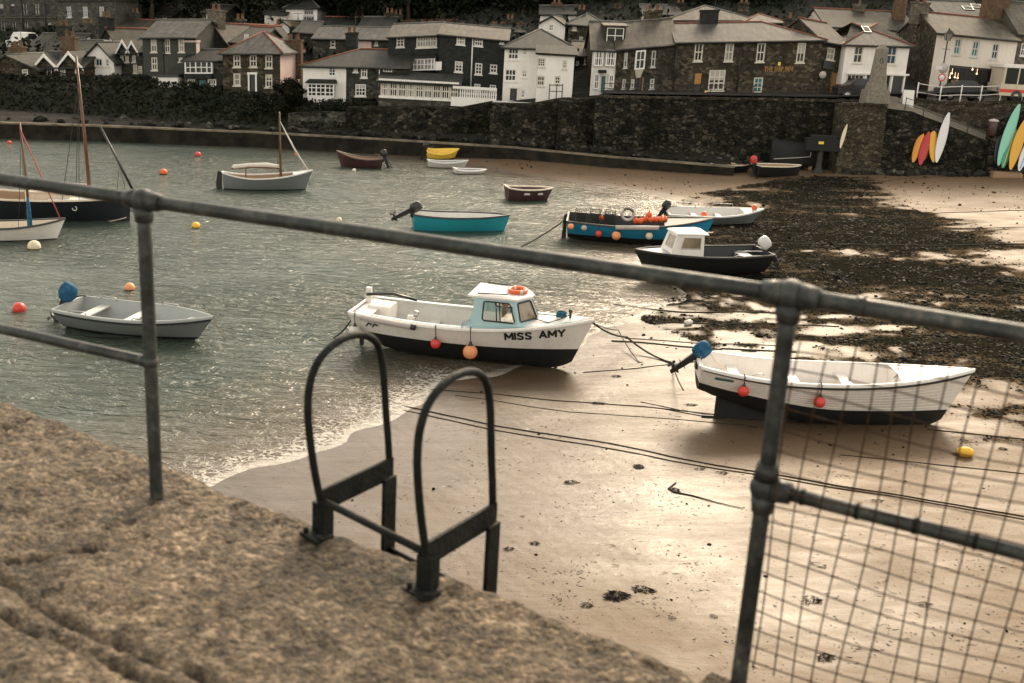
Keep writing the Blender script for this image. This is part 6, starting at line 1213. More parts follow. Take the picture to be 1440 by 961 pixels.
a.thwart(.12, mat='deck_grey', w_=.5)
# ---- grey long boat behind
SN, BN = on_ground(938, 319), on_ground(1068, 318)
a = Boat('grey_launch', 'long grey boat with orange floats lying behind the blue fishing boat', (SN.x, SN.y + .9, 0), (BN.x + .3, BN.y + .9, 0), gz(SN.x, SN.y) - .05, 1.9, .72, heel=5, zb=.30, zs=.0, rake=.6, wl=.22, top='boat_grey', bottom='boat_navy', inner='boat_pale', rim='boat_pale', floor=.35, cat='launch', tf=.9)
L = a.L; a.thwart(.3); a.thwart(.55); a.deck(.78, .985, .02, 'boat_pale'); a.outboard('motor_black', tilt=30)
for t in (.10, .5):
    m_ = MB(); m_.tube([(L * t, a.b(t) - .05, a.sheer(t)), (L * t + .1, a.b(t) - .06, a.sheer(t) + .22), (L * t + 1.1, a.b(t) - .06, a.sheer(t) + .24), (L * t + 1.2, a.b(t) - .05, a.sheer(t))], .02, 6); a.part(m_, 'grab_rail', 'steel')
ball('float', 'orange float resting in the middle of the grey launch', a.world(L * .36, -.55, a.sheer(.36) + .02), .15, 'orange_plastic', 'float', False); ball('float', 'orange float on the bow of the grey launch', a.world(L * .90, 0, a.sheer(.9) + .12), .15, 'orange_plastic', 'float', False)
# ---- dark boats hauled up by the wall
q0, q1 = on_ground(1064, 251), on_ground(1128, 249)
a = Boat('beached_boat', 'dark tarred boat with a pale rim beached below the sea wall', (q0.x, q0.y + .6, 0), (q1.x, q1.y + .6, 0), gz(q0.x, q0.y) - .03, 1.6, .85, zb=.06, zs=.0, rake=.12, wl=.4, top='boat_black', bottom='boat_black', inner='deck_wood', rim='boat_cream', tf=.9, floor=.4, cat='rowing boat'); a.thwart(.4, mat='boat_cream'); a.outboard('motor_red', tilt=-8, sc=1.1)
q0, q1 = on_ground(1002, 246), on_ground(1060, 245)
a = Boat('beached_boat', 'low dark boat lying along the ledge left of the tarred boat', (q0.x, q0.y + .9, 0), (q1.x, q1.y + .9, 0), gz(q0.x, q0.y) - .02, 1.3, .65, zb=.05, zs=.0, rake=.3, wl=.4, top='boat_navy', bottom='boat_black', inner='deck_wood', rim='boat_cream', floor=.3, cat='rowing boat'); a.thwart(.5, mat='boat_cream')
p = at_z(1085, 234, .9); q = at_z(1150, 236, .9); c = Vector(((p.x + q.x) / 2, p.y + .8, gz(p.x, p.y)))
cv = empty('covered_boat', c, 'large black-covered boat on props against the sea wall', 'covered boat'); hw = (q.x - p.x) / 2
b = MB(); rows = []
for i in range(13):
    t = i / 12; x = -hw + 2 * hw * t; rw = .95 * math.sin(math.pi * min(max(t * .9 + .06, 0), 1)) ** .6; zt_ = 2.05 - .25 * t; rows.append([(x, rw * math.cos(a_), .55 + (zt_ - .55) * max(0, math.sin(a_)) ** .7 if math.sin(a_) > 0 else .55 + .35 * math.sin(a_)) for a_ in np.linspace(0, 2 * math.pi, 15)])
b.grid(rows); b.add(rows[0], [tuple(range(15))]); b.add(rows[-1], [tuple(range(15))]); b.build('cover', 'cover_dark', cv)
for x in (-hw * .6, hw * .6): b = MB(); b.box(x - .12, -.6, -.2, x + .12, .6, .5); b.build('prop', 'deck_wood', cv)
b = MB(); b.tube([(-hw * .95, -.8, .75), (0, -1.0, .95), (hw * .5, -.9, 1.05), (hw * .5, -.9, 1.35)], .03, 6); b.build('lashing_pole', 'fender_grey', cv)
p = on_ground(1150, 243); dk = empty('winch_post', p + Vector((0, 0, 0)), 'dark iron winch post with a yellow plate on the beach', 'post'); b = MB(); b.lathe([(.42, -.1), (.40, .05), (.26, .25), (.2, .6), (.2, 1.5)], (0, 0, 0), 12); b.build('pedestal', 'iron_dark', dk); b = MB(); b.box(-1.1, -.35, 1.5, 1.2, .35, 2.3); b.box(-.8, -.3, 2.303, .9, .3, 2.5); b.build('winch_housing', 'cover_dark', dk); b = MB(); b.box(-.32, -.40, 1.95, .02, -.355, 2.12); b.build('plate', 'crest_yellow', dk)

# ---- buoys on the water
def buoy(px, py, r, mat, label, band='rope_dark'):
    p = at_z(px, py, r * .35); ball('mooring_buoy', label, p, r, mat, 'buoy', False, None, band)
buoy(48, 347, .24, 'fender_cream', 'white mooring buoy in front of the clinker boat'); buoy(182.5, 405, .17, 'peach_plastic', 'pale orange buoy between railing post and the tender')
buoy(27, 434, .19, 'red_plastic', 'bright red buoy left of the grey tender', None); buoy(275.5, 318, .18, 'buoy_yellow', 'orange and black buoy right of the railing post'); buoy(278.5, 218, .2, 'red_plastic', 'small red buoy far out toward the ledge'); buoy(230, 243, .22, 'orange_plastic', 'small orange buoy with dark base beyond the railing'); buoy(13, 201, .14, 'red_plastic', 'tiny red buoy beside the far white dinghy', None)
buoy(477, 310, .14, 'fender_cream', 'small cream buoy left of the teal boat', None); buoy(189, 293, .2, 'fender_white', 'white buoy at the bow of the black sailing boat', None); buoy(498, 240, .12, 'fender_white', 'tiny white float below the maroon rowing boat', None)
p = on_ground(1357, 642); yb = MB(); yb.lathe([(.02, -.19), (.07, -.17), (.115, -.08), (.12, .04), (.08, .14), (.02, .17)], (0, 0, .1), 14, axis='x'); o = yb.build('float', 'buoy_yellow'); o.location = p; o.rotation_euler = (0, 0, -.2); tag(o, 'yellow float lying on the sand right of the white boat', 'float')
p = on_ground(968, 457); yb = MB(); yb.lathe([(.02, -.17), (.09, -.13), (.10, .06), (.04, .17)], (0, 0, .08), 12, axis='x'); o = yb.build('float', 'fender_white'); o.location = p; o.rotation_euler = (0, 0, .7); tag(o, 'dirty white float on the wet sand near the stones', 'float')
# ---- ropes
bowp = AMY.world(AMY.L * .99, 0, AMY.sheer(1) - .08); r1 = on_ground(945, 512); r2 = w_b.world(-.25, 0, .6)
rope('heavy mooring rope from the bow of the white cabin boat', [bowp, on_ground(880, 490) + Vector((0, 0, .35)), r1 + Vector((0, 0, .03))], .028, sag=.10); rope('slack line hanging from the bow of the white cabin boat', [bowp, on_ground(868, 480) + Vector((0, 0, .35)), on_ground(898, 510) + Vector((0, 0, .02)), r1 + Vector((0, 0, .02))], .014, sag=.05)
rope('line running from sand to the outboard of the white open boat', [r1 + Vector((0, 0, .02)), r2], .02, sag=.05)
s0 = AMY.world(0, -.2, AMY.sheer(0) - .05); rope('stern line of the white cabin boat dipping into the water', [s0, at_z(466, 476, -.05)], .022, sag=.18)
b0 = BLUE.world(-.05, 0, BLUE.sheer(0) - .1); rope('stern line of the blue fishing boat running into the shallows', [b0, at_z(730, 349, .0)], .03, sag=.08)
rope('bow line of the grey tender dipping into the water', [TEND.world(TEND.L, 0, TEND.sheer(1) - .05), at_z(318, 478, -.05)], .012, 'rope_tan' if 'rope_tan' in MATS else 'rope_dark', sag=.08)
for lab, px, r_ in (('long double rope across the near sand upper strand', [(566, 572), (700, 600), (860, 625), (1060, 664), (1250, 695), (1440, 727)], .013), ('long double rope across the near sand lower strand', [(570, 578), (700, 606), (860, 632), (1060, 668), (1250, 698), (1440, 731)], .011), ('rope across the sand below the white cabin boat', [(600, 548), (760, 562), (900, 572), (1010, 584)], .011), ('thin rope from the tideline past the white boat', [(640, 556), (800, 580), (950, 590), (1080, 602)], .008),
                    ('rope running along the tideline sand behind the cabin boat', [(862, 432), (960, 440), (1060, 440), (1110, 441)], .022), ('rope through the wet sand above the blue outboard', [(905, 452), (1000, 456), (1090, 456), (1180, 460)], .018), ('rope leading to the dark weed lump', [(860, 480), (960, 488), (1040, 492), (1120, 496)], .02), ('thin rope beside the weed lump', [(880, 476), (980, 483), (1110, 488)], .012), ('straight rope lying on the far sand at the right', [(1000, 345), (1100, 343), (1250, 346), (1340, 346), (1450, 344)], .03), ('thin rope across the pale sand on the right', [(1200, 312), (1320, 300), (1450, 296)], .016), ('second thin rope across the pale sand on the right', [(1290, 325), (1370, 322), (1450, 320)], .014), ('short thin rope on the upper pale sand', [(1190, 262), (1270, 252), (1360, 247)], .014), ('rope from the bow of the white open boat to the right', [(1305, 605), (1380, 612), (1460, 620)], .013), ('thin rope passing the yellow float', [(1180, 640), (1300, 652), (1450, 668)], .010), ('rope between cabin boat and outboard on wet sand', [(820, 524), (900, 518), (1000, 505)], .012), ('tan line from the blue boat bow over the weed', [(968, 312), (1010, 322), (1060, 330)], .018), ('thin rope below the white boat hull on sand', [(930, 575), (1010, 590), (1060, 602)], .01), ('rope along the tideline left of the white boat', [(900, 566), (960, 578), (1015, 586)], .009)): ground_rope(lab, px, r_)

# ------------------------------------------------------------------ kayaks and boards against the walls
def board(name, label, pt_, pb_, Y, w_, mat, t=.22, Ytop=None, cat='kayak', cockpit=True, stripe=None):
    b_ = on_ground(*pb_); b_ = at_y(pb_[0], pb_[1], Y); tp = at_y(pt_[0], pt_[1], Ytop or Y + .9); d = tp - b_; Ln = d.length; X = d.normalized(); S = Vector((1, 0, 0)); S = (S - X * S.dot(X)).normalized(); N = X.cross(S)
    if N.y > 0: N = -N
    o = empty(name, b_, label, cat, 'kayaks and boards leaning on the harbour wall'); o.rotation_euler = Matrix((S, X, N)).transposed().to_euler(); rows = []
    for i in range(21):
        u_ = i / 20; k = math.sin(math.pi * (.02 + .96 * u_)) ** .62; rows.append([(w_ / 2 * k * math.cos(a_), Ln * u_, t * .5 * k * math.sin(a_) * (1 if math.sin(a_) > 0 else .8) + .10 * (2 * u_ - 1) ** 4) for a_ in np.linspace(0, 2 * math.pi, 17)])
    m_ = MB(); m_.grid(rows); m_.build('hull', mat, o)
    if cockpit:
        m_ = MB(); m_.tube([(w_ * .27 * math.cos(a_), Ln * .47 + .42 * math.sin(a_), t * .5) for a_ in np.linspace(0, 6.283, 25)[:-1]], .025, 6, True); m_.build('cockpit_rim', 'motor_black', o); m_ = MB(); m_.lathe([(.001, 0), (1, 0)], (0, 0, 0), 24); m_.v = [(x * w_ * .26, Ln * .47 + y * .41, t * .5 + .004) for x, y, z in m_.v]; m_.build('cockpit', 'lettering_black', o)
    if stripe:
        m_ = MB(); m_.grid([[(-.03, Ln * u_, t * .5 * math.sin(math.pi * (.02 + .96 * u_)) ** .62 + .012 + .10 * (2 * u_ - 1) ** 4), (.03, Ln * u_, t * .5 * math.sin(math.pi * (.02 + .96 * u_)) ** .62 + .012 + .10 * (2 * u_ - 1) ** 4)] for u_ in np.linspace(.05, .95, 19)]); m_.build('stripe', stripe, o)
    return o
paint('kayak_orange', (.62, .24, .025), .4, .12); paint('kayak_yellow', (.68, .36, .03), .4, .12); paint('kayak_red', (.42, .03, .035), .4, .12); paint('kayak_green', (.03, .28, .17), .4, .12); paint('kayak_mint', (.22, .55, .42), .4, .12); paint('board_white', (.68, .67, .68), .4, .15); paint('board_blue', (.15, .3, .55), .4, .12)
KY = 71.9
board('kayak', 'yellow and orange kayak leaning furthest left on the ramp wall', (1301, 181), (1283, 229), KY, .6, 'kayak_orange', stripe='kayak_yellow', cockpit=False); board('kayak', 'dark red kayak between the orange kayaks', (1306, 186), (1293, 233), KY - .2, .6, 'kayak_red', cockpit=False); board('kayak', 'slim orange kayak behind the dark red one', (1306, 180), (1298, 226), KY + .25, .6, 'kayak_orange', cockpit=False); board('kayak', 'plain yellow kayak left of the white board', (1312, 176), (1312, 229), KY, .62, 'kayak_yellow', cockpit=False)
board('paddleboard', 'long white board leaning on the ramp wall', (1334, 159), (1316, 229), KY - .1, .62, 'board_white', .14, cat='paddleboard', cockpit=False)
board('kayak', 'black kayak behind the mint green one', (1420, 163), (1400, 231), KY - .1, .85, 'boat_navy', cockpit=False); board('kayak', 'mint green kayak leaning by the right wall', (1433, 147), (1403, 233), KY - .5, .72, 'kayak_mint', cockpit=False); board('kayak', 'dark green and yellow kayak between mint and yellow', (1428, 182), (1409, 237), KY - .7, .6, 'kayak_green', stripe='kayak_yellow', cockpit=False); board('kayak', 'large yellow kayak at the right edge', (1442, 168), (1420, 239), KY - .9, .7, 'kayak_yellow', cockpit=False); board('kayak', 'white and blue kayak cut by the right edge', (1452, 190), (1432, 241), KY - 1.0, .6, 'board_white', stripe='board_blue', cockpit=False)
board('surfboard', 'pale surfboard leaning against the stone buttress', (1191, 175), (1181, 209), 71.6, .26, 'fender_cream', .1, 72.0, 'surfboard', False)
p = on_ground(1414, 249); b = MB(); b.box(-1.0, -.35, -.1, 1.0, .35, .28); b.box(-.9, -.3, .283, .92, .3, .34); o = b.build('timber_block', 'deck_wood'); o.location = p; tag(o, 'low wooden block on the sand below the yellow kayak', 'timber')
# street things
def at_street(px, py, Y): return at_y(px, py, Y)
c = at_y(1319, 138, 76.9); lp = empty('street_lamp', c, 'tall dark lantern street lamp with round signs before the cafe', 'street lamp')
b = MB(); b.lathe([(.12, 0), (.12, .5), (.07, .6), (.05, 1.2), (.045, 3.8), (.05, 3.9)], (0, 0, 0), 10); b.tube([(-.3, 0, 3.35), (.3, 0, 3.35)], .02, 6); b.build('post', 'iron_dark', lp); b = MB(); b.frustum((0, 0, 3.92), .12, .12, .5, .24, .24); lo_ = b.build('lantern', 'glass_pale', lp)
b = MB(); [b.bar((sx * .12, sy * .12, 3.92), (sx * .24, sy * .24, 4.42), .035, .035) for sx in (-1, 1) for sy in (-1, 1)]; b.frustum((0, 0, 4.424), .3, .3, .22, .08, .08); b.lathe([(.05, 4.6), (.07, 4.7), (.01, 4.8)], (0, 0, 0), 8); b.build('lantern_frame', 'iron_dark', lo_)
for zz, r_, mt in ((2.05, .34, 'fender_grey'), (1.42, .28, 'board_white')):
    b = MB(); b.lathe([(.001, 0), (r_, 0), (r_, .03), (.001, .03)], (0, -.1, zz), 24, axis='y'); so_ = b.build('sign_disc', mt, lp)
    if r_ < .3: b = MB(); b.lathe([(r_ * .68, -.004), (r_ * .98, -.004)], (0, -.1, zz), 24, axis='y'); b.build('sign_ring', 'red_plastic', so_)
b = MB(); b.box(-.55, -.13, 1.95, -.1, -.09, 2.2); b.build('sign_plate', 'board_white', lp)
c = at_y(1152, 140, 77.6); sp_ = empty('road_sign', c, 'round white road sign on a thin pole at the inn corner', 'road sign'); b = MB(); b.tube([(0, 0, 0), (0, 0, 1.9)], .035, 8); b.build('pole', 'iron_dark', sp_); b = MB(); b.lathe([(.001, 0), (.25, 0), (.25, .03), (.001, .03)], (0, -.06, 1.72), 20, axis='y'); b.build('disc', 'fender_grey', sp_)
c = at_y(1138, 141, 77.4) ; c = at_y(991, 140, 77.5); bp_ = empty('bollard_post', c, 'short yellow post in front of the inn window', 'post'); b = MB(); b.lathe([(.09, 0), (.09, .45), (.07, .6), (.01, .64)], (0, 0, 0), 10); b.build('post', 'buoy_yellow', bp_)
c = at_y(1274, 153, 74.6); ab = empty('sandwich_board', c, 'white sandwich board at the top of the ramp', 'sign'); b = MB(); b.bar((-.0, -.3, 0), (0, -.05, 1.25), .75, .04, up=(0, 1, 0)); b.build('front_panel', 'frame_white', ab); b = MB(); b.bar((0, .3, 0), (0, .0, 1.25), .75, .04, up=(0, 1, 0)); b.build('rear_panel', 'frame_white', ab)
c = at_y(1394, 191, 72.45); rb = empty('red_bin', c, 'red bin on the wall end beside the kayaks', 'bin'); b = MB(); b.lathe([(.22, 0), (.30, .1), (.32, .9), (.28, .95)], (0, 0, 0), 14); b.build('body', 'boat_maroon', rb); b = MB(); b.lathe([(.33, .955), (.30, 1.05), (.02, 1.12)], (0, 0, 0), 14); b.build('lid', 'fender_grey', rb)
def car(label, c, rz, mat, L=3.9):
    o = empty('parked_car', c, label, 'car', 'vehicles on the harbour street', rz); prof = [(-L / 2, .35), (-L / 2, .78), (-L * .42, .92), (-L * .30, .98), (-L * .16, 1.42), (L * .18, 1.45), (L * .34, .98), (L * .47, .86), (L / 2, .6), (L / 2, .3)]
    b = MB(); n = len(prof); vs = [(x, -.78 + (.12 if z > 1.2 else 0), z) for x, z in prof] + [(x, .78 - (.12 if z > 1.2 else 0), z) for x, z in prof]
    b.add(vs, [tuple(range(n)), tuple(range(2 * n - 1, n - 1, -1))] + [(i, (i + 1) % n, (i + 1) % n + n, i + n) for i in range(n)]); b.build('body', mat, o)
    for sy in (-1, 1):
        b = MB(); b.add([(-L * .25, sy * .79, 1.0), (L * .28, sy * .79, 1.0), (L * .17, sy * .69, 1.38), (-L * .14, sy * .69, 1.38)], [(0, 1, 2, 3)]); b.build('side_window', 'glass_dark', o)
        for sx in (-1, 1):
            b = MB(); b.lathe([(.14, -.09), (.3, -.09), (.31, 0), (.3, .09), (.14, .09)], (sx * L * .31, sy * .74, .3), 16, axis='y'); w_o = b.build('wheel', 'motor_black', o); b = MB(); b.lathe([(.001, -.095), (.18, -.095), (.18, .095), (.001, .095)], (sx * L * .31, sy * .74, .3), 12, axis='y'); b.build('rim', 'steel', w_o)
    b = MB(); b.add([(L * .19, -.6, 1.43), (L * .19, .6, 1.43), (L * .335, .7, 1.0), (L * .335, -.7, 1.0)], [(0, 1, 2, 3)]); b.v = [(x + .02, y, z + .02) for x, y, z in b.v]; b.build('windscreen', 'glass_dark', o)
    return o
c = at_y(1208, 140, 77.1); car('black car parked before the white corner shop', c, 0, 'motor_black', 3.6)
c = at_y(1350, 142, 77.6); car('dark parked car behind the white railing by the cafe', c, 0, 'motor_black', 3.4)
c = at_y(36, 75, 97); vn = car('white van roof showing between the chapel and slate roof', c, rad(86), 'boat_pale', 4.6); vn.scale = (.8, 1, 1.25)
c = at_y(1394, 141, 77.2); bus = empty('bus', c, 'white and red minibus with dark windows at the right edge', 'bus', 'vehicles on the harbour street'); LB = 7.0
b = MB(); b.box(0, -1.1, .4, LB, 1.1, 1.2); b.box(0.1, -1.08, 1.203, .25, 1.08, 2.3); b.build('body', 'boat_cream', bus); b = MB(); b.box(.0, -1.105, .62, LB, -1.101, .85); b.build('red_band', 'red_plastic', bus); b = MB(); b.box(.26, -1.06, 1.206, LB - .1, 1.06, 2.3); b.build('window_band', 'glass_dark', bus)
b = MB(); [b.box(x, -1.085, 1.206, x + .09, -1.063, 2.3) for x in (1.1, 2.4, 3.7, 5)]; b.build('pillar', 'boat_cream', bus); b = MB(); b.box(-.05, -1.12, 2.303, LB, 1.12, 2.48); b.box(.1, -1.0, 2.483, LB, 1.0, 2.55); b.build('roof', 'boat_white', bus)
for x in (1.2, 5.4): b = MB(); b.lathe([(.16, -.13), (.4, -.13), (.42, 0), (.4, .13), (.16, .13)], (x, -.98, .4), 18, axis='y'); b.build('wheel', 'motor_black', bus)
b = MB(); b.lathe([(.001, -.03), (.13, -.03), (.12, .03)], (-.01, -.75, .85), 12, axis='x'); b.build('headlight', 'glass_pale', bus)
# ------------------------------------------------------------------ the near quay
QZ = 7.35
QE = np.array([(-9, 8.55), (-5, 6.05), (-2.21, 4.28), (-1.01, 3.51), (0.0, 2.88), (0.60, 2.485), (0.64, 2.60), (0.70, 2.64), (0.80, 2.58), (0.92, 2.32), (1.6, 1.86), (3.2, .85), (6, -1.0)])
JOINTS = [[(-1.62, 2.88), (-1.42, 2.72), (-1.21, 2.56), (-0.99, 2.45), (-0.7, 2.32), (-.3, 2.1), (.4, 1.7)], [(-1.45, 2.62), (-1.27, 2.51), (-1.05, 2.41), (-.72, 2.22)]]
J2 = [[(-1.55, 2.86), (-1.24, 3.0), (-.98, 3.28), (-.86, 3.42)], [(-1.62, 2.88), (-2.2, 3.25), (-3.4, 4.0)], [(-2.2, 3.25), (-1.95, 4.1)]]
ed = np.array([.84, -.54]); inn = np.array([-.54, -.84])
acc = np.r_[0, np.cumsum(np.hypot(*np.diff(QE, axis=0).T))]
ss = np.concatenate([np.arange(0, 6.2, .12), np.arange(6.2, 12.4, .016), np.arange(12.4, acc[-1], .15)]); dd = np.concatenate([np.arange(0, .2, .014), np.arange(.2, 2.2, .022), np.arange(2.2, 5, .2)])
E0 = np.stack([np.interp(ss, acc, QE[:, 0]), np.interp(ss, acc, QE[:, 1])], 1)
Pq = (E0[None] + dd[:, None, None] * inn).reshape(-1, 2); dq = np.repeat(dd, len(ss))
def fbm(P, s, o=4, seed=50): return sum(vnoise(P, s * 2 ** k, seed + k) * .55 ** k for k in range(o))
z = np.full(len(Pq), QZ) - .09 * np.clip((Pq[:, 0] - .52) / .16, 0, 1)
edge_w = .03 + .03 * np.abs(fbm(Pq, 3, 3, 60)); t = np.clip(1 - dq / (edge_w + .03), 0, 1); z = z - .05 * t ** 2
n1 = fbm(Pq, 16, 4, 70); n2 = fbm(Pq, 5, 3, 80); n3 = fbm(Pq, 1.2, 2, 90); pits = np.clip(np.abs(fbm(Pq, 24, 3, 75)) - .05, 0, 1)
z = z + .008 * n1 + .006 * n2 + .008 * n3 - .006 * (pits < .06)
groove = np.zeros(len(Pq))
for k, js in enumerate((JOINTS, J2)):
    for j in js:
        d_ = seg_dist(Pq + .012 * np.stack([fbm(Pq, 6, 2, 95), fbm(Pq, 6, 2, 99)], 1), np.array(j)); g = np.clip(1 - d_ / (.013 if k == 0 else .008), 0, 1) ** .7; groove = np.maximum(groove, g * (1 if k == 0 else .75))
z = z - .035 * groove
ns, nd = len(ss), len(dd); i = (np.arange(nd - 1)[:, None] * ns + np.arange(ns - 1)).ravel()
Fq = np.stack([i, i + ns, i + ns + 1, i + 1], 1)
m, nt, b = newmat('quay_granite'); MATS['quay_granite'] = m; v = coord(nt); gr = attr(nt, 'groove')
f1 = nz(nt, v, 26, 5, .65); f2 = nz(nt, v, 7, 5, .6); f3 = nz(nt, v, 1.6, 4, .6)
f0 = nz(nt, v, 75, 3, .6); c = ramp(nt, mth(nt, 'ADD', mth(nt, 'ADD', mth(nt, 'MULTIPLY', f1, .48), mth(nt, 'MULTIPLY', f0, .20)), mth(nt, 'MULTIPLY', f2, .32)), [(.39, (.017, .013, .0085)), (.46, (.082, .060, .037)), (.535, (.168, .125, .080)), (.62, (.32, .255, .178))])
c = mix(nt, ramp(nt, nz(nt, v, 4.5, 6, .7), [(.58, (0, 0, 0)), (.68, (.75, .75, .75))]), c, (.026, .027, .013))
c = mix(nt, ramp(nt, f3, [(.4, (0, 0, 0)), (.65, (.5, .5, .5))]), c, (.055, .044, .031))
gv = nt.nodes.new('ShaderNodeTexVoronoi'); gv.inputs['Scale'].default_value = 48; gd = nt.nodes.new('ShaderNodeVectorMath'); gd.operation = 'MULTIPLY_ADD'; gd.inputs[1].default_value = (.02, .02, .02)
gn = nt.nodes.new('ShaderNodeTexNoise'); gn.inputs['Scale'].default_value = 30; lk(nt, v, gn.inputs['Vector']); lk(nt, gn.outputs['Color'], gd.inputs[0]); lk(nt, v, gd.inputs[2]); lk(nt, gd.outputs[0], gv.inputs['Vector'])
gs = nt.nodes.new('ShaderNodeSeparateColor'); lk(nt, gv.outputs['Color'], gs.inputs[0])
c = mix(nt, 1.0, c, ramp(nt, gs.outputs[0], [(.0, (.55, .54, .52)), (.5, (.97, .97, .97)), (.8, (1.1, 1.09, 1.06)), (1.0, (1.6, 1.56, 1.5))]), 'MULTIPLY')
c = mix(nt, mth(nt, 'MULTIPLY', gr, .85), c, (.02, .02, .017)); lk(nt, c, b.inputs['Base Color']); b.inputs['Roughness'].default_value = .8; b.inputs['Specular IOR Level'].default_value = .35
bump(nt, b, mth(nt, 'SUBTRACT', mth(nt, 'ADD', f1, mth(nt, 'MULTIPLY', nz(nt, v, 70, 4), .4)), mth(nt, 'MULTIPLY', gv.outputs['Distance'], .45)), 1.0, .03)
npmesh('quay', np.c_[Pq, z], Fq, 'quay_granite', smooth=True, kind='structure', attrs={'groove': groove})
# the face of the quay, coursed granite down to the beach
sj = list(range(0, ns, 4)); rows = []; zt = z[:ns]
for k in range(24):
    f = k / 23; r = []
    for j in sj:
        zz = (zt[j] + .002) * (1 - f) + .05 * f; off = -.45 * f if k else -.004
        r.append((E0[j, 0] + inn[0] * -off * .0 + .54 * .45 * f * 1 + .03 * noise.noise(Vector((ss[j] * 2, zz * 2, 1))) * (f > 0), E0[j, 1] + .84 * .45 * f - .01 * (k == 0) + .05 * noise.noise(Vector((ss[j] * 1.5, zz * 1.5, 4))) * (f > 0), zz))
    rows.append(r)
b = MB(); b.grid(rows, smooth=False); tag(b.build('quay_face', 'pier_stone'), kind='structure')

# ------------------------------------------------------------------ pipe railing with ball joints
m, nt, b = newmat('galvanised'); MATS['galvanised'] = m; v = coord(nt); f = nz(nt, v, 9, 7, .7); f2 = nz(nt, v, 45, 4, .6)
gc = mix(nt, ramp(nt, nz(nt, v, 17, 6, .75), [(.60, (0, 0, 0)), (.68, (.8, .8, .8))]), ramp(nt, mth(nt, 'ADD', mth(nt, 'MULTIPLY', f, .7), mth(nt, 'MULTIPLY', f2, .3)), [(.36, (.009, .011, .010)), (.48, (.022, .026, .024)), (.57, (.048, .052, .046)), (.67, (.14, .125, .10))]), (.055, .027, .014)); lk(nt, gc, b.inputs['Base Color'])
lk(nt, ramp(nt, f, [(.3, (.42, .42, .42)), (.7, (.62, .62, .62))]), b.inputs['Roughness']); b.inputs['Metallic'].default_value = .25; bump(nt, b, mth(nt, 'ADD', f, f2), .25, .006)
noisy('iron_weathered', (.005, .0065, .006), (.015, .017, .015), 14, .6, .35, .2); noisy('wire_rust', (.020, .012, .007), (.06, .034, .018), 30, .75, .3, .2); noisy('paint_flake', (.5, .47, .4), (.65, .62, .55), 20, .7)
RH = 1.05; P1 = Vector((-1.22, 3.37, QZ)); P2 = Vector((.69, 2.56, QZ - .09)); T1 = P1 + Vector((0, 0, RH)); T2 = Vector((.69, 2.56, QZ + RH))
rdir = (T2 - T1).normalized(); T0 = T1 - rdir * 2.08 + Vector((0, .03, 0)); TR = at_z(1440, 470, QZ + RH - .0) ; rd2 = (TR - T2).normalized(); T3 = T2 + rd2 * 2.0; P3 = Vector((T3.x, T3.y, QZ - .3))
rl = empty('quay_railing', P1, 'weathered galvanised pipe railing with ball joints and wire mesh panel', 'railing'); ctr = P1
def rp_(name, pts, r, mat='galvanised', n=16, par=None):
    b = MB(); b.tube([Vector(p) - ctr for p in pts], r, n); return b.build(name, mat, par or rl)
rr = .0225
def along(p, q, n=10): return [p.lerp(q, i / n) for i in range(n + 1)]
for p, q in ((T0 - rdir * 1.5, T0), (T0, T1), (T1, T2), (T2, T3)): rp_('top_rail', along(p, q), rr)
def post(P_, T_, r=.0225):
    po = rp_('post', along(P_ - Vector((0, 0, .3)), T_, 12), r)
    return po
for P_, T_ in ((P1, T1), (P2, T2), (P3, T3), (Vector((T0.x, T0.y, QZ)), T0)): post(P_, T_)
def joint(c, r, dirs):
    b = MB(); b.sphere(c - ctr, r, 20)
    for d_ in dirs: b.tube([c - ctr + d_ * (r * .6), c - ctr + d_ * (r * 1.75)], [r * .86, r * .70], 16)
    return b.build('ball_joint', 'galvanised', rl)
dn_ = Vector((0, 0, -1))
joint(T1, .040, (rdir, -rdir, dn_)); joint(T2, .041, (-rdir, rd2, dn_)); joint(T0, .040, (rdir, -rdir, dn_)); joint(T3, .040, (-rd2, dn_))
M1 = P1 + Vector((0, 0, RH * .475)); M0 = Vector((T0.x, T0.y, QZ + RH * .475)); rp_('mid_rail', along(M0 - rdir * 1.5, M1), .019); joint(M1, .027, (-rdir,))
M2 = T2 - Vector((0, 0, .525)); M3 = T3 - Vector((0, 0, .525)); rp_('mid_rail', along(M2, M3), .020); joint(M2, .040, (rd2, dn_, Vector((0, 0, 1))))
for t, r_, m_ in ((.17, .026, 'galvanised'),): rp_('pipe_collar', [T2 + rd2 * (t - .012), T2 + rd2 * (t + .012)], r_, m_)
# mesh panel tied behind the rails, slack and slightly bent
b = MB(); nv = Vector((rd2.y, -rd2.x, 0)) * -1; zs_ = np.linspace(-1.02, -.12, 19)
def mp(u_, z_): return T2 + rd2 * u_ + Vector((0, 0, z_)) + nv * (-.035 + .012 * math.sin(u_ * 5 + z_ * 3) + .02 * noise.noise(Vector((u_ * 2, z_ * 2, 3)))) - ctr
for i in range(28):
    u_ = .055 + i * .058; top_z = -.10 - .05 * math.sin(i * 2.1) * .3
    b.tube([mp(u_ + .010 * math.sin(z_ * 5 + i) + .02 * z_, z_) for z_ in np.linspace(-1.04, top_z, 16)], .0021, 5)
for k in range(18):
    z_ = -.13 - k * .052
    b.tube([mp(u_, z_ + .010 * math.sin(u_ * 6 + k * .7) - .012 * abs(math.sin(u_ * 4))) for u_ in np.linspace(.03, 1.6, 34)], .0021, 5)
b.build('wire_mesh', 'wire_rust', rl)
for u_ in (.1, .24, .38, .52, .68): rp_('wire_tie', [M2 + rd2 * (u_ - .005), M2 + rd2 * (u_ + .005)], .0225, 'iron_weathered', 12)

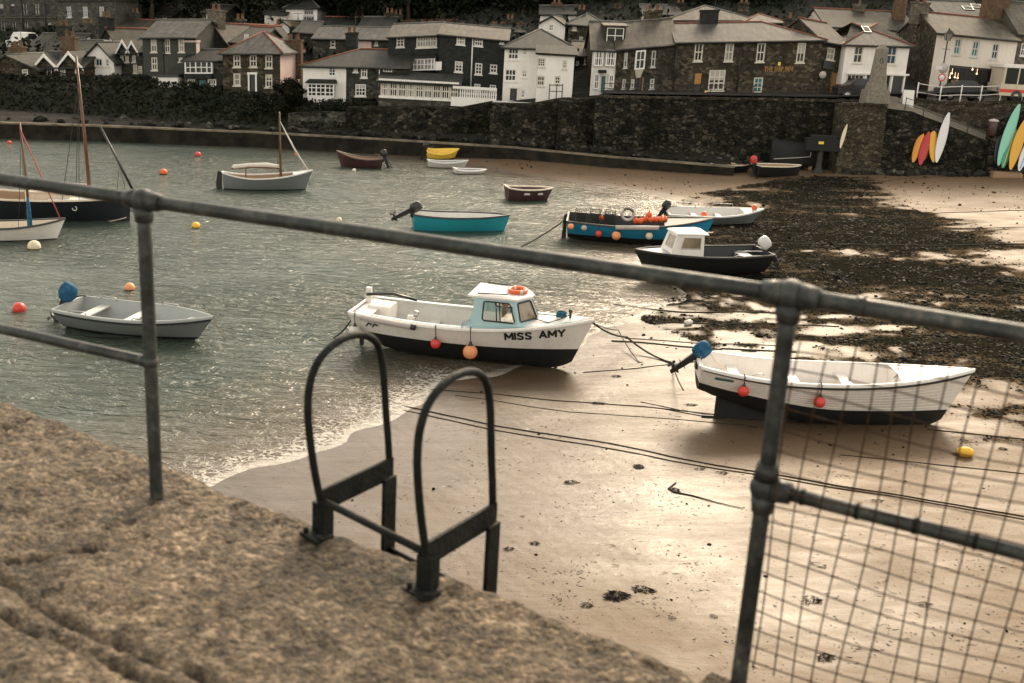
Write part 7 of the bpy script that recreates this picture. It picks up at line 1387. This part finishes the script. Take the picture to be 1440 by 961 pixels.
# ------------------------------------------------------------------ ladder head
n_ = Vector((.54, .84, 0)).normalized(); F1 = Vector((-.6, 3.16, QZ)); F2 = Vector((-.22, 2.84, QZ)); ld = empty('quay_ladder', F1, 'black iron ladder with two hooped grab rails over the quay edge', 'ladder'); cr_ = (F2 - F1).normalized()
def lp(F_, w_, z_): return F_ - F1 + n_ * w_ + Vector((0, 0, z_))
path = [(0, .12), (-.016, .18), (-.036, .27), (-.054, .38), (-.060, .46), (-.052, .54), (-.014, .61), (.058, .650), (.138, .661), (.215, .645), (.272, .600), (.300, .52), (.313, .43), (.325, .33), (.338, .24), (.348, .15)]
for F_ in (F1, F2):
    pts = [Vector(p) for p in path]; sm = []
    for i in range(len(path) - 1):
        for k in range(4):
            t = k / 4; p0, p1, p2, p3 = [np.array(path[min(max(i + j, 0), len(path) - 1)]) for j in (-1, 0, 1, 2)]
            q = .5 * ((2 * p1) + (-p0 + p2) * t + (2 * p0 - 5 * p1 + 4 * p2 - p3) * t * t + (-p0 + 3 * p1 - 3 * p2 + p3) * t ** 3); sm.append(q)
    sm.append(np.array(path[-1])); b = MB(); b.tube([lp(F_, q[0], q[1]) for q in sm], .0128, 14); b.build('grab_hoop', 'iron_weathered', ld)
    b = MB(); b.slab([lp(F_, -.01, .085), lp(F_, .36, .085), lp(F_, .36, .165), lp(F_, -.01, .165)], .012, d=cr_); b.build('side_plate', 'iron_weathered', ld)
    b = MB(); b.bar(lp(F_, .33, .10) + cr_ * .02, lp(F_, .33, -6.6) + cr_ * .02, .016, .062, up=n_); b.build('stile', 'iron_weathered', ld)
    b = MB(); b.bar(lp(F_, .01, -.02), lp(F_, .01, .115), .056, .044, up=n_); b.v = [(x + .025 * (z < .02) * (1 if x > 0 else -1) * .0, y, z) for x, y, z in b.v]; b.build('foot_block', 'iron_weathered', ld)
    b = MB(); b.bar(lp(F_, -.02, .006) - cr_ * .045, lp(F_, -.025, .006) + cr_ * .05, .07, .012); b.tube([lp(F_, -.04, .008) - cr_ * .032, lp(F_, -.04, .028) - cr_ * .034], .009, 8); b.tube([lp(F_, -.04, .008) + cr_ * .038, lp(F_, -.04, .024) + cr_ * .038], .009, 8); b.build('foot_plate', 'iron_weathered', ld)
b = MB(); b.tube([lp(F1, .0, .125), lp(F2, .0, .125)], .0125, 12); b.build('cross_bar', 'iron_weathered', ld)
for k in range(22):
    b = MB(); z_ = -.18 - .30 * k; b.tube([lp(F1, .33, z_) + cr_ * .02, lp(F2, .33, z_) + cr_ * .02], .011, 10); b.build('rung', 'iron_weathered', ld)

# ------------------------------------------------------------------ stones and weed on the beach
noisy('pebble_dark', (.0035, .0035, .0025), (.009, .008, .006), 3, .85, spec=.08); noisy('pebble_weed', (.004, .0042, .002), (.014, .012, .005), 4, .85, spec=.08); noisy('pebble_pale', (.035, .03, .022), (.12, .10, .075), 3, .8, spec=.15)
R = np.random.default_rng(4)
ico = bmesh.new(); bmesh.ops.create_icosphere(ico, subdivisions=1, radius=1); iv_ = np.array([v_.co[:] for v_ in ico.verts]); if_ = np.array([[v_.index for v_ in f_.verts] for f_ in ico.faces]); ico.free()
def scatter(P, size, flat=.55, sink=.25, ax=1.0):
    n = len(P); a = R.uniform(0, 6.283, n); s = size[:, None] * R.uniform(.65, 1.4, (n, 3)) * np.array([ax, 1, flat]); V = iv_[None] * (1 + .22 * R.standard_normal((n, len(iv_), 1))) * s[:, None]
    x = V[..., 0] * np.cos(a)[:, None] - V[..., 1] * np.sin(a)[:, None]; y = V[..., 0] * np.sin(a)[:, None] + V[..., 1] * np.cos(a)[:, None]
    G = ground(P); return np.stack([x + P[:, :1], y + P[:, 1:2], V[..., 2] + (G + s[:, 2] * (1 - 2 * sink) * .6)[:, None]], -1).reshape(-1, 3), (if_[None] + (np.arange(n) * len(iv_))[:, None, None]).reshape(-1, 3), n
lo_, hi_ = WEED.min(0) - 3, WEED.max(0) + 3
Pp = R.uniform(0, 1, (240000, 2)) * (hi_ - lo_) + lo_; mk_ = weedmask(Pp); vis = (Pp[:, 0] < Pp[:, 1] * .56 + 1.5); wgt = np.clip(mk_ * 1.3 - .12, 0, 1) ** 1.5 * np.clip(.55 + 1.1 * vnoise(Pp, 1.7, 61), .08, 1) * np.clip(38 / np.hypot(Pp[:, 0], Pp[:, 1]), .3, 1.25)
Pp = Pp[(R.uniform(0, 1, len(Pp)) < wgt) & vis][:42000]
sz = np.exp(R.normal(-3.5, .45, len(Pp))); V, Ft, n = scatter(Pp, np.clip(sz, .014, .14), .5)
ids = R.choice(3, n, p=[.50, .32, .18]); o = npmesh('pebbles', V, Ft, ['pebble_dark', 'pebble_weed', 'pebble_pale'], np.repeat(ids, len(if_)), kind='stuff'); tag(o, 'field of dark weedy stones covering the middle of the beach', 'stones')  # share of pale stones raised so their colour also paints in wet glints
# loose stones thinning out over the sand
Pp = np.stack([R.uniform(-3, 30, 5200), R.uniform(14, 74, 5200)], 1); dS = sdist(Pp); kp = (dS > .6) & (weedmask(Pp) < .4) & (Pp[:, 0] < Pp[:, 1] * .56 + 1.5) & (vnoise(Pp, .35, 44) + R.uniform(-.6, .6, len(Pp)) > .15); Pp = Pp[kp]
sz = np.clip(np.exp(R.normal(-3.75, .5, len(Pp))), .01, .09) * np.clip(Pp[:, 1] / 30, .6, 1.6); V, Ft, n = scatter(Pp, sz, .6); ids = R.choice(3, n, p=[.6, .28, .12])
tag(npmesh('loose_stones', V, Ft, ['pebble_dark', 'pebble_weed', 'pebble_pale'], np.repeat(ids, len(if_)), kind='stuff'), 'loose dark stones and weed crumbs strewn over the sand', 'stones')
# boulders along the wall foot
Pp = []
_ex = np.array([p.x for p in EPf]); _ey = np.array([p.y for p in EPf])
for X in np.arange(-14, 16.5, .16):
    y0 = float(np.interp(X, _ex, _ey)) + .9; y1 = 74.1 if X > 5 else (75.0 if X > -2 else 76.2)
    if y1 > y0 - .4: Pp.append((X, R.uniform(min(y0, y1 - .3), y1)))
for X in np.arange(-46, -14, .2): Pp.append((X, R.uniform(float(np.interp(X, _ex, _ey)) + .9, 77.0)))
for X in np.arange(16.5, 24, .22): Pp.append((X, R.uniform(73.4, 74.1)))
for px in np.arange(1195, 1410, 3.0): t = at_y(px, 220, 71.2); Pp.append((t.x, R.uniform(71.3, 72.0)))
Pp = np.array(Pp); V, Ft, n = scatter(Pp, np.clip(np.exp(R.normal(-1.6, .45, len(Pp))), .09, .42), .7)
V[:, 2] = np.where(V[:, 0] < 16.5, V[:, 2] - np.repeat(ground(Pp), len(iv_)) + 1.18, V[:, 2]); noisy('rock_dark', (.008, .009, .0075), (.030, .029, .024), 1.5, .8, .5)
tag(npmesh('rocks', V, Ft, ['rock_dark', 'granite_grey'], np.repeat(R.choice(2, n, p=[.8, .2]), len(if_)), kind='stuff'), 'dark rubble of rocks along the foot of the harbour walls', 'rocks')
# seaweed: individual clumps, each of many flat fronds
noisy('seaweed', (.0025, .0025, .0012), (.009, .007, .003), 12, .6, .3, spec=.15)
def clump(px, py, r, label, n=60, seed=0, elong=1.0, ang=0.0):
    n = int(n * 1.7)
    p = on_ground(px, py); rg_ = random.Random(seed); b = MB()
    for i in range(n):
        a_ = rg_.uniform(0, 6.283); d0 = r * .55 * math.sqrt(rg_.random()); x, y = d0 * math.cos(a_) * elong, d0 * math.sin(a_); ln = r * rg_.uniform(.22, .72); h = a_ + rg_.uniform(-1, 1); z_ = r * .38 * (1 - d0 / r) * rg_.random(); pts = []
        for k in range(5): h += rg_.uniform(-.9, .9); x += ln / 5 * math.cos(h) * elong; y += ln / 5 * math.sin(h); pts.append((x * math.cos(ang) - y * math.sin(ang), x * math.sin(ang) + y * math.cos(ang), max(.006, z_ * (1 - k / 4)) + .006))
        b.tube(pts, [r * .028, r * .036, r * .03, r * .02, r * .008], 4)
    o = b.build('seaweed_clump', 'seaweed'); o.location = p; return tag(o, label, 'seaweed', 'seaweed clumps on the near sand')
cl = [(867, 839, .19, 'largest dark seaweed clump near the quay', 90, 1.3, .1), (905, 830, .14, 'long seaweed clump right of the largest one', 55, 1.8, -.4), (826, 852, .10, 'small greenish clump left of the largest clump', 40, 1.2, 0), (898, 657, .14, 'round seaweed clump below the double rope', 60, 1, 0), (803, 679, .13, 'thin seaweed tuft left on the middle sand', 30, 1.6, .1), (950, 690, .14, 'curly seaweed clump with a long trailing stalk', 40, .8, .6), (716, 773, .09, 'small dark clump right of the ladder', 45, 1.3, .1), (752, 765, .09, 'dark clump just right of the smaller one by the ladder', 45, 1.3, 0), (1015, 666, .10, 'seaweed clump on the sand beside the railing post', 30, 1.5, 0), (984, 660, .10, 'wispy weed below the second rope', 25, 1.5, .2), (1395, 768, .17, 'spread seaweed clump seen through the wire mesh', 40, 1.6, -.5), (1150, 795, .11, 'thin weed strand beneath the mid rail', 18, 2, -.5), (1140, 845, .17, 'sparse weed patch seen through the lower mesh', 30, 1.2, .4), (945, 870, .07, 'tiny weed tuft near the bottom of the sand', 25, 1.2, 0), (1003, 868, .08, 'weed tuft left of the leaning post', 25, 1.2, -.4), (842, 568, .11, 'flat seaweed clump on the upper rope', 50, 2.0, 0), (972, 570, .10, 'dark weed lump left of the white boat', 40, 1.8, .1), (867, 530, .12, 'weed pile between the two white boats', 40, 1.5, 0), (1055, 494, .16, 'black weed lump lying on the wet sand rope', 60, 2.2, 0), (1350, 640, .13, 'weed tangled beside the yellow float', 35, 2.0, .1), (1410, 632, .12, 'dark clump on the sand at the right edge', 40, 1, 0), (1160, 925, .15, 'dark weed cluster low behind the mesh', 40, 1.2, .3), (735, 727, .06, 'very small weed scrap by the ladder hoop', 20, 1, 0), (1300, 850, .10, 'weed scrap in the middle of the mesh panel', 25, 1.5, .3), (1235, 705, .09, 'weed scrap under the long rope at right', 25, 1.7, 0)]
for i, (px, py, r, lb_, n, el, an) in enumerate(cl): clump(px, py, r, lb_, n, 100 + i, el, an)
b = MB(); rg_ = random.Random(9); pw = [on_ground(*q) for q in ((950, 680), (940, 688), (948, 693), (975, 698), (1010, 708), (1045, 716))]; b.tube([q - pw[0] + Vector((0, 0, .012)) for q in pw], [.02, .02, .018, .012, .009, .006], 6); o = b.build('kelp_stalk', 'seaweed'); o.location = pw[0]; tag(o, 'long curved kelp stalk trailing right on the sand', 'seaweed')
# fine scraps of weed: uncountable
b = MB(); pc = 0
while pc < 850:
    px, py = rg_.uniform(560, 1440), rg_.uniform(560, 960)
    if noise.noise(Vector((px * .012, py * .018, 2))) + rg_.uniform(-.28, .28) < .22: continue
    p = at_z(px, py, .35); g = gz(p.x, p.y)
    if g < .06: continue
    pc += 1; L_ = rg_.uniform(.015, .09) * (1 if rg_.random() < .85 else 2.2); h = rg_.uniform(0, 6.28); x, y = p.x, p.y; pts = []
    for k in range(4): pts.append((x, y, g + .006)); h += rg_.uniform(-.8, .8); x += L_ / 3 * math.cos(h); y += L_ / 3 * math.sin(h)
    b.tube(pts, [.002, .005, .004, .001], 4)
tag(b.build('weed_scraps', 'seaweed'), 'fine dark weed scraps strewn over the near sand', 'seaweed', kind='stuff')
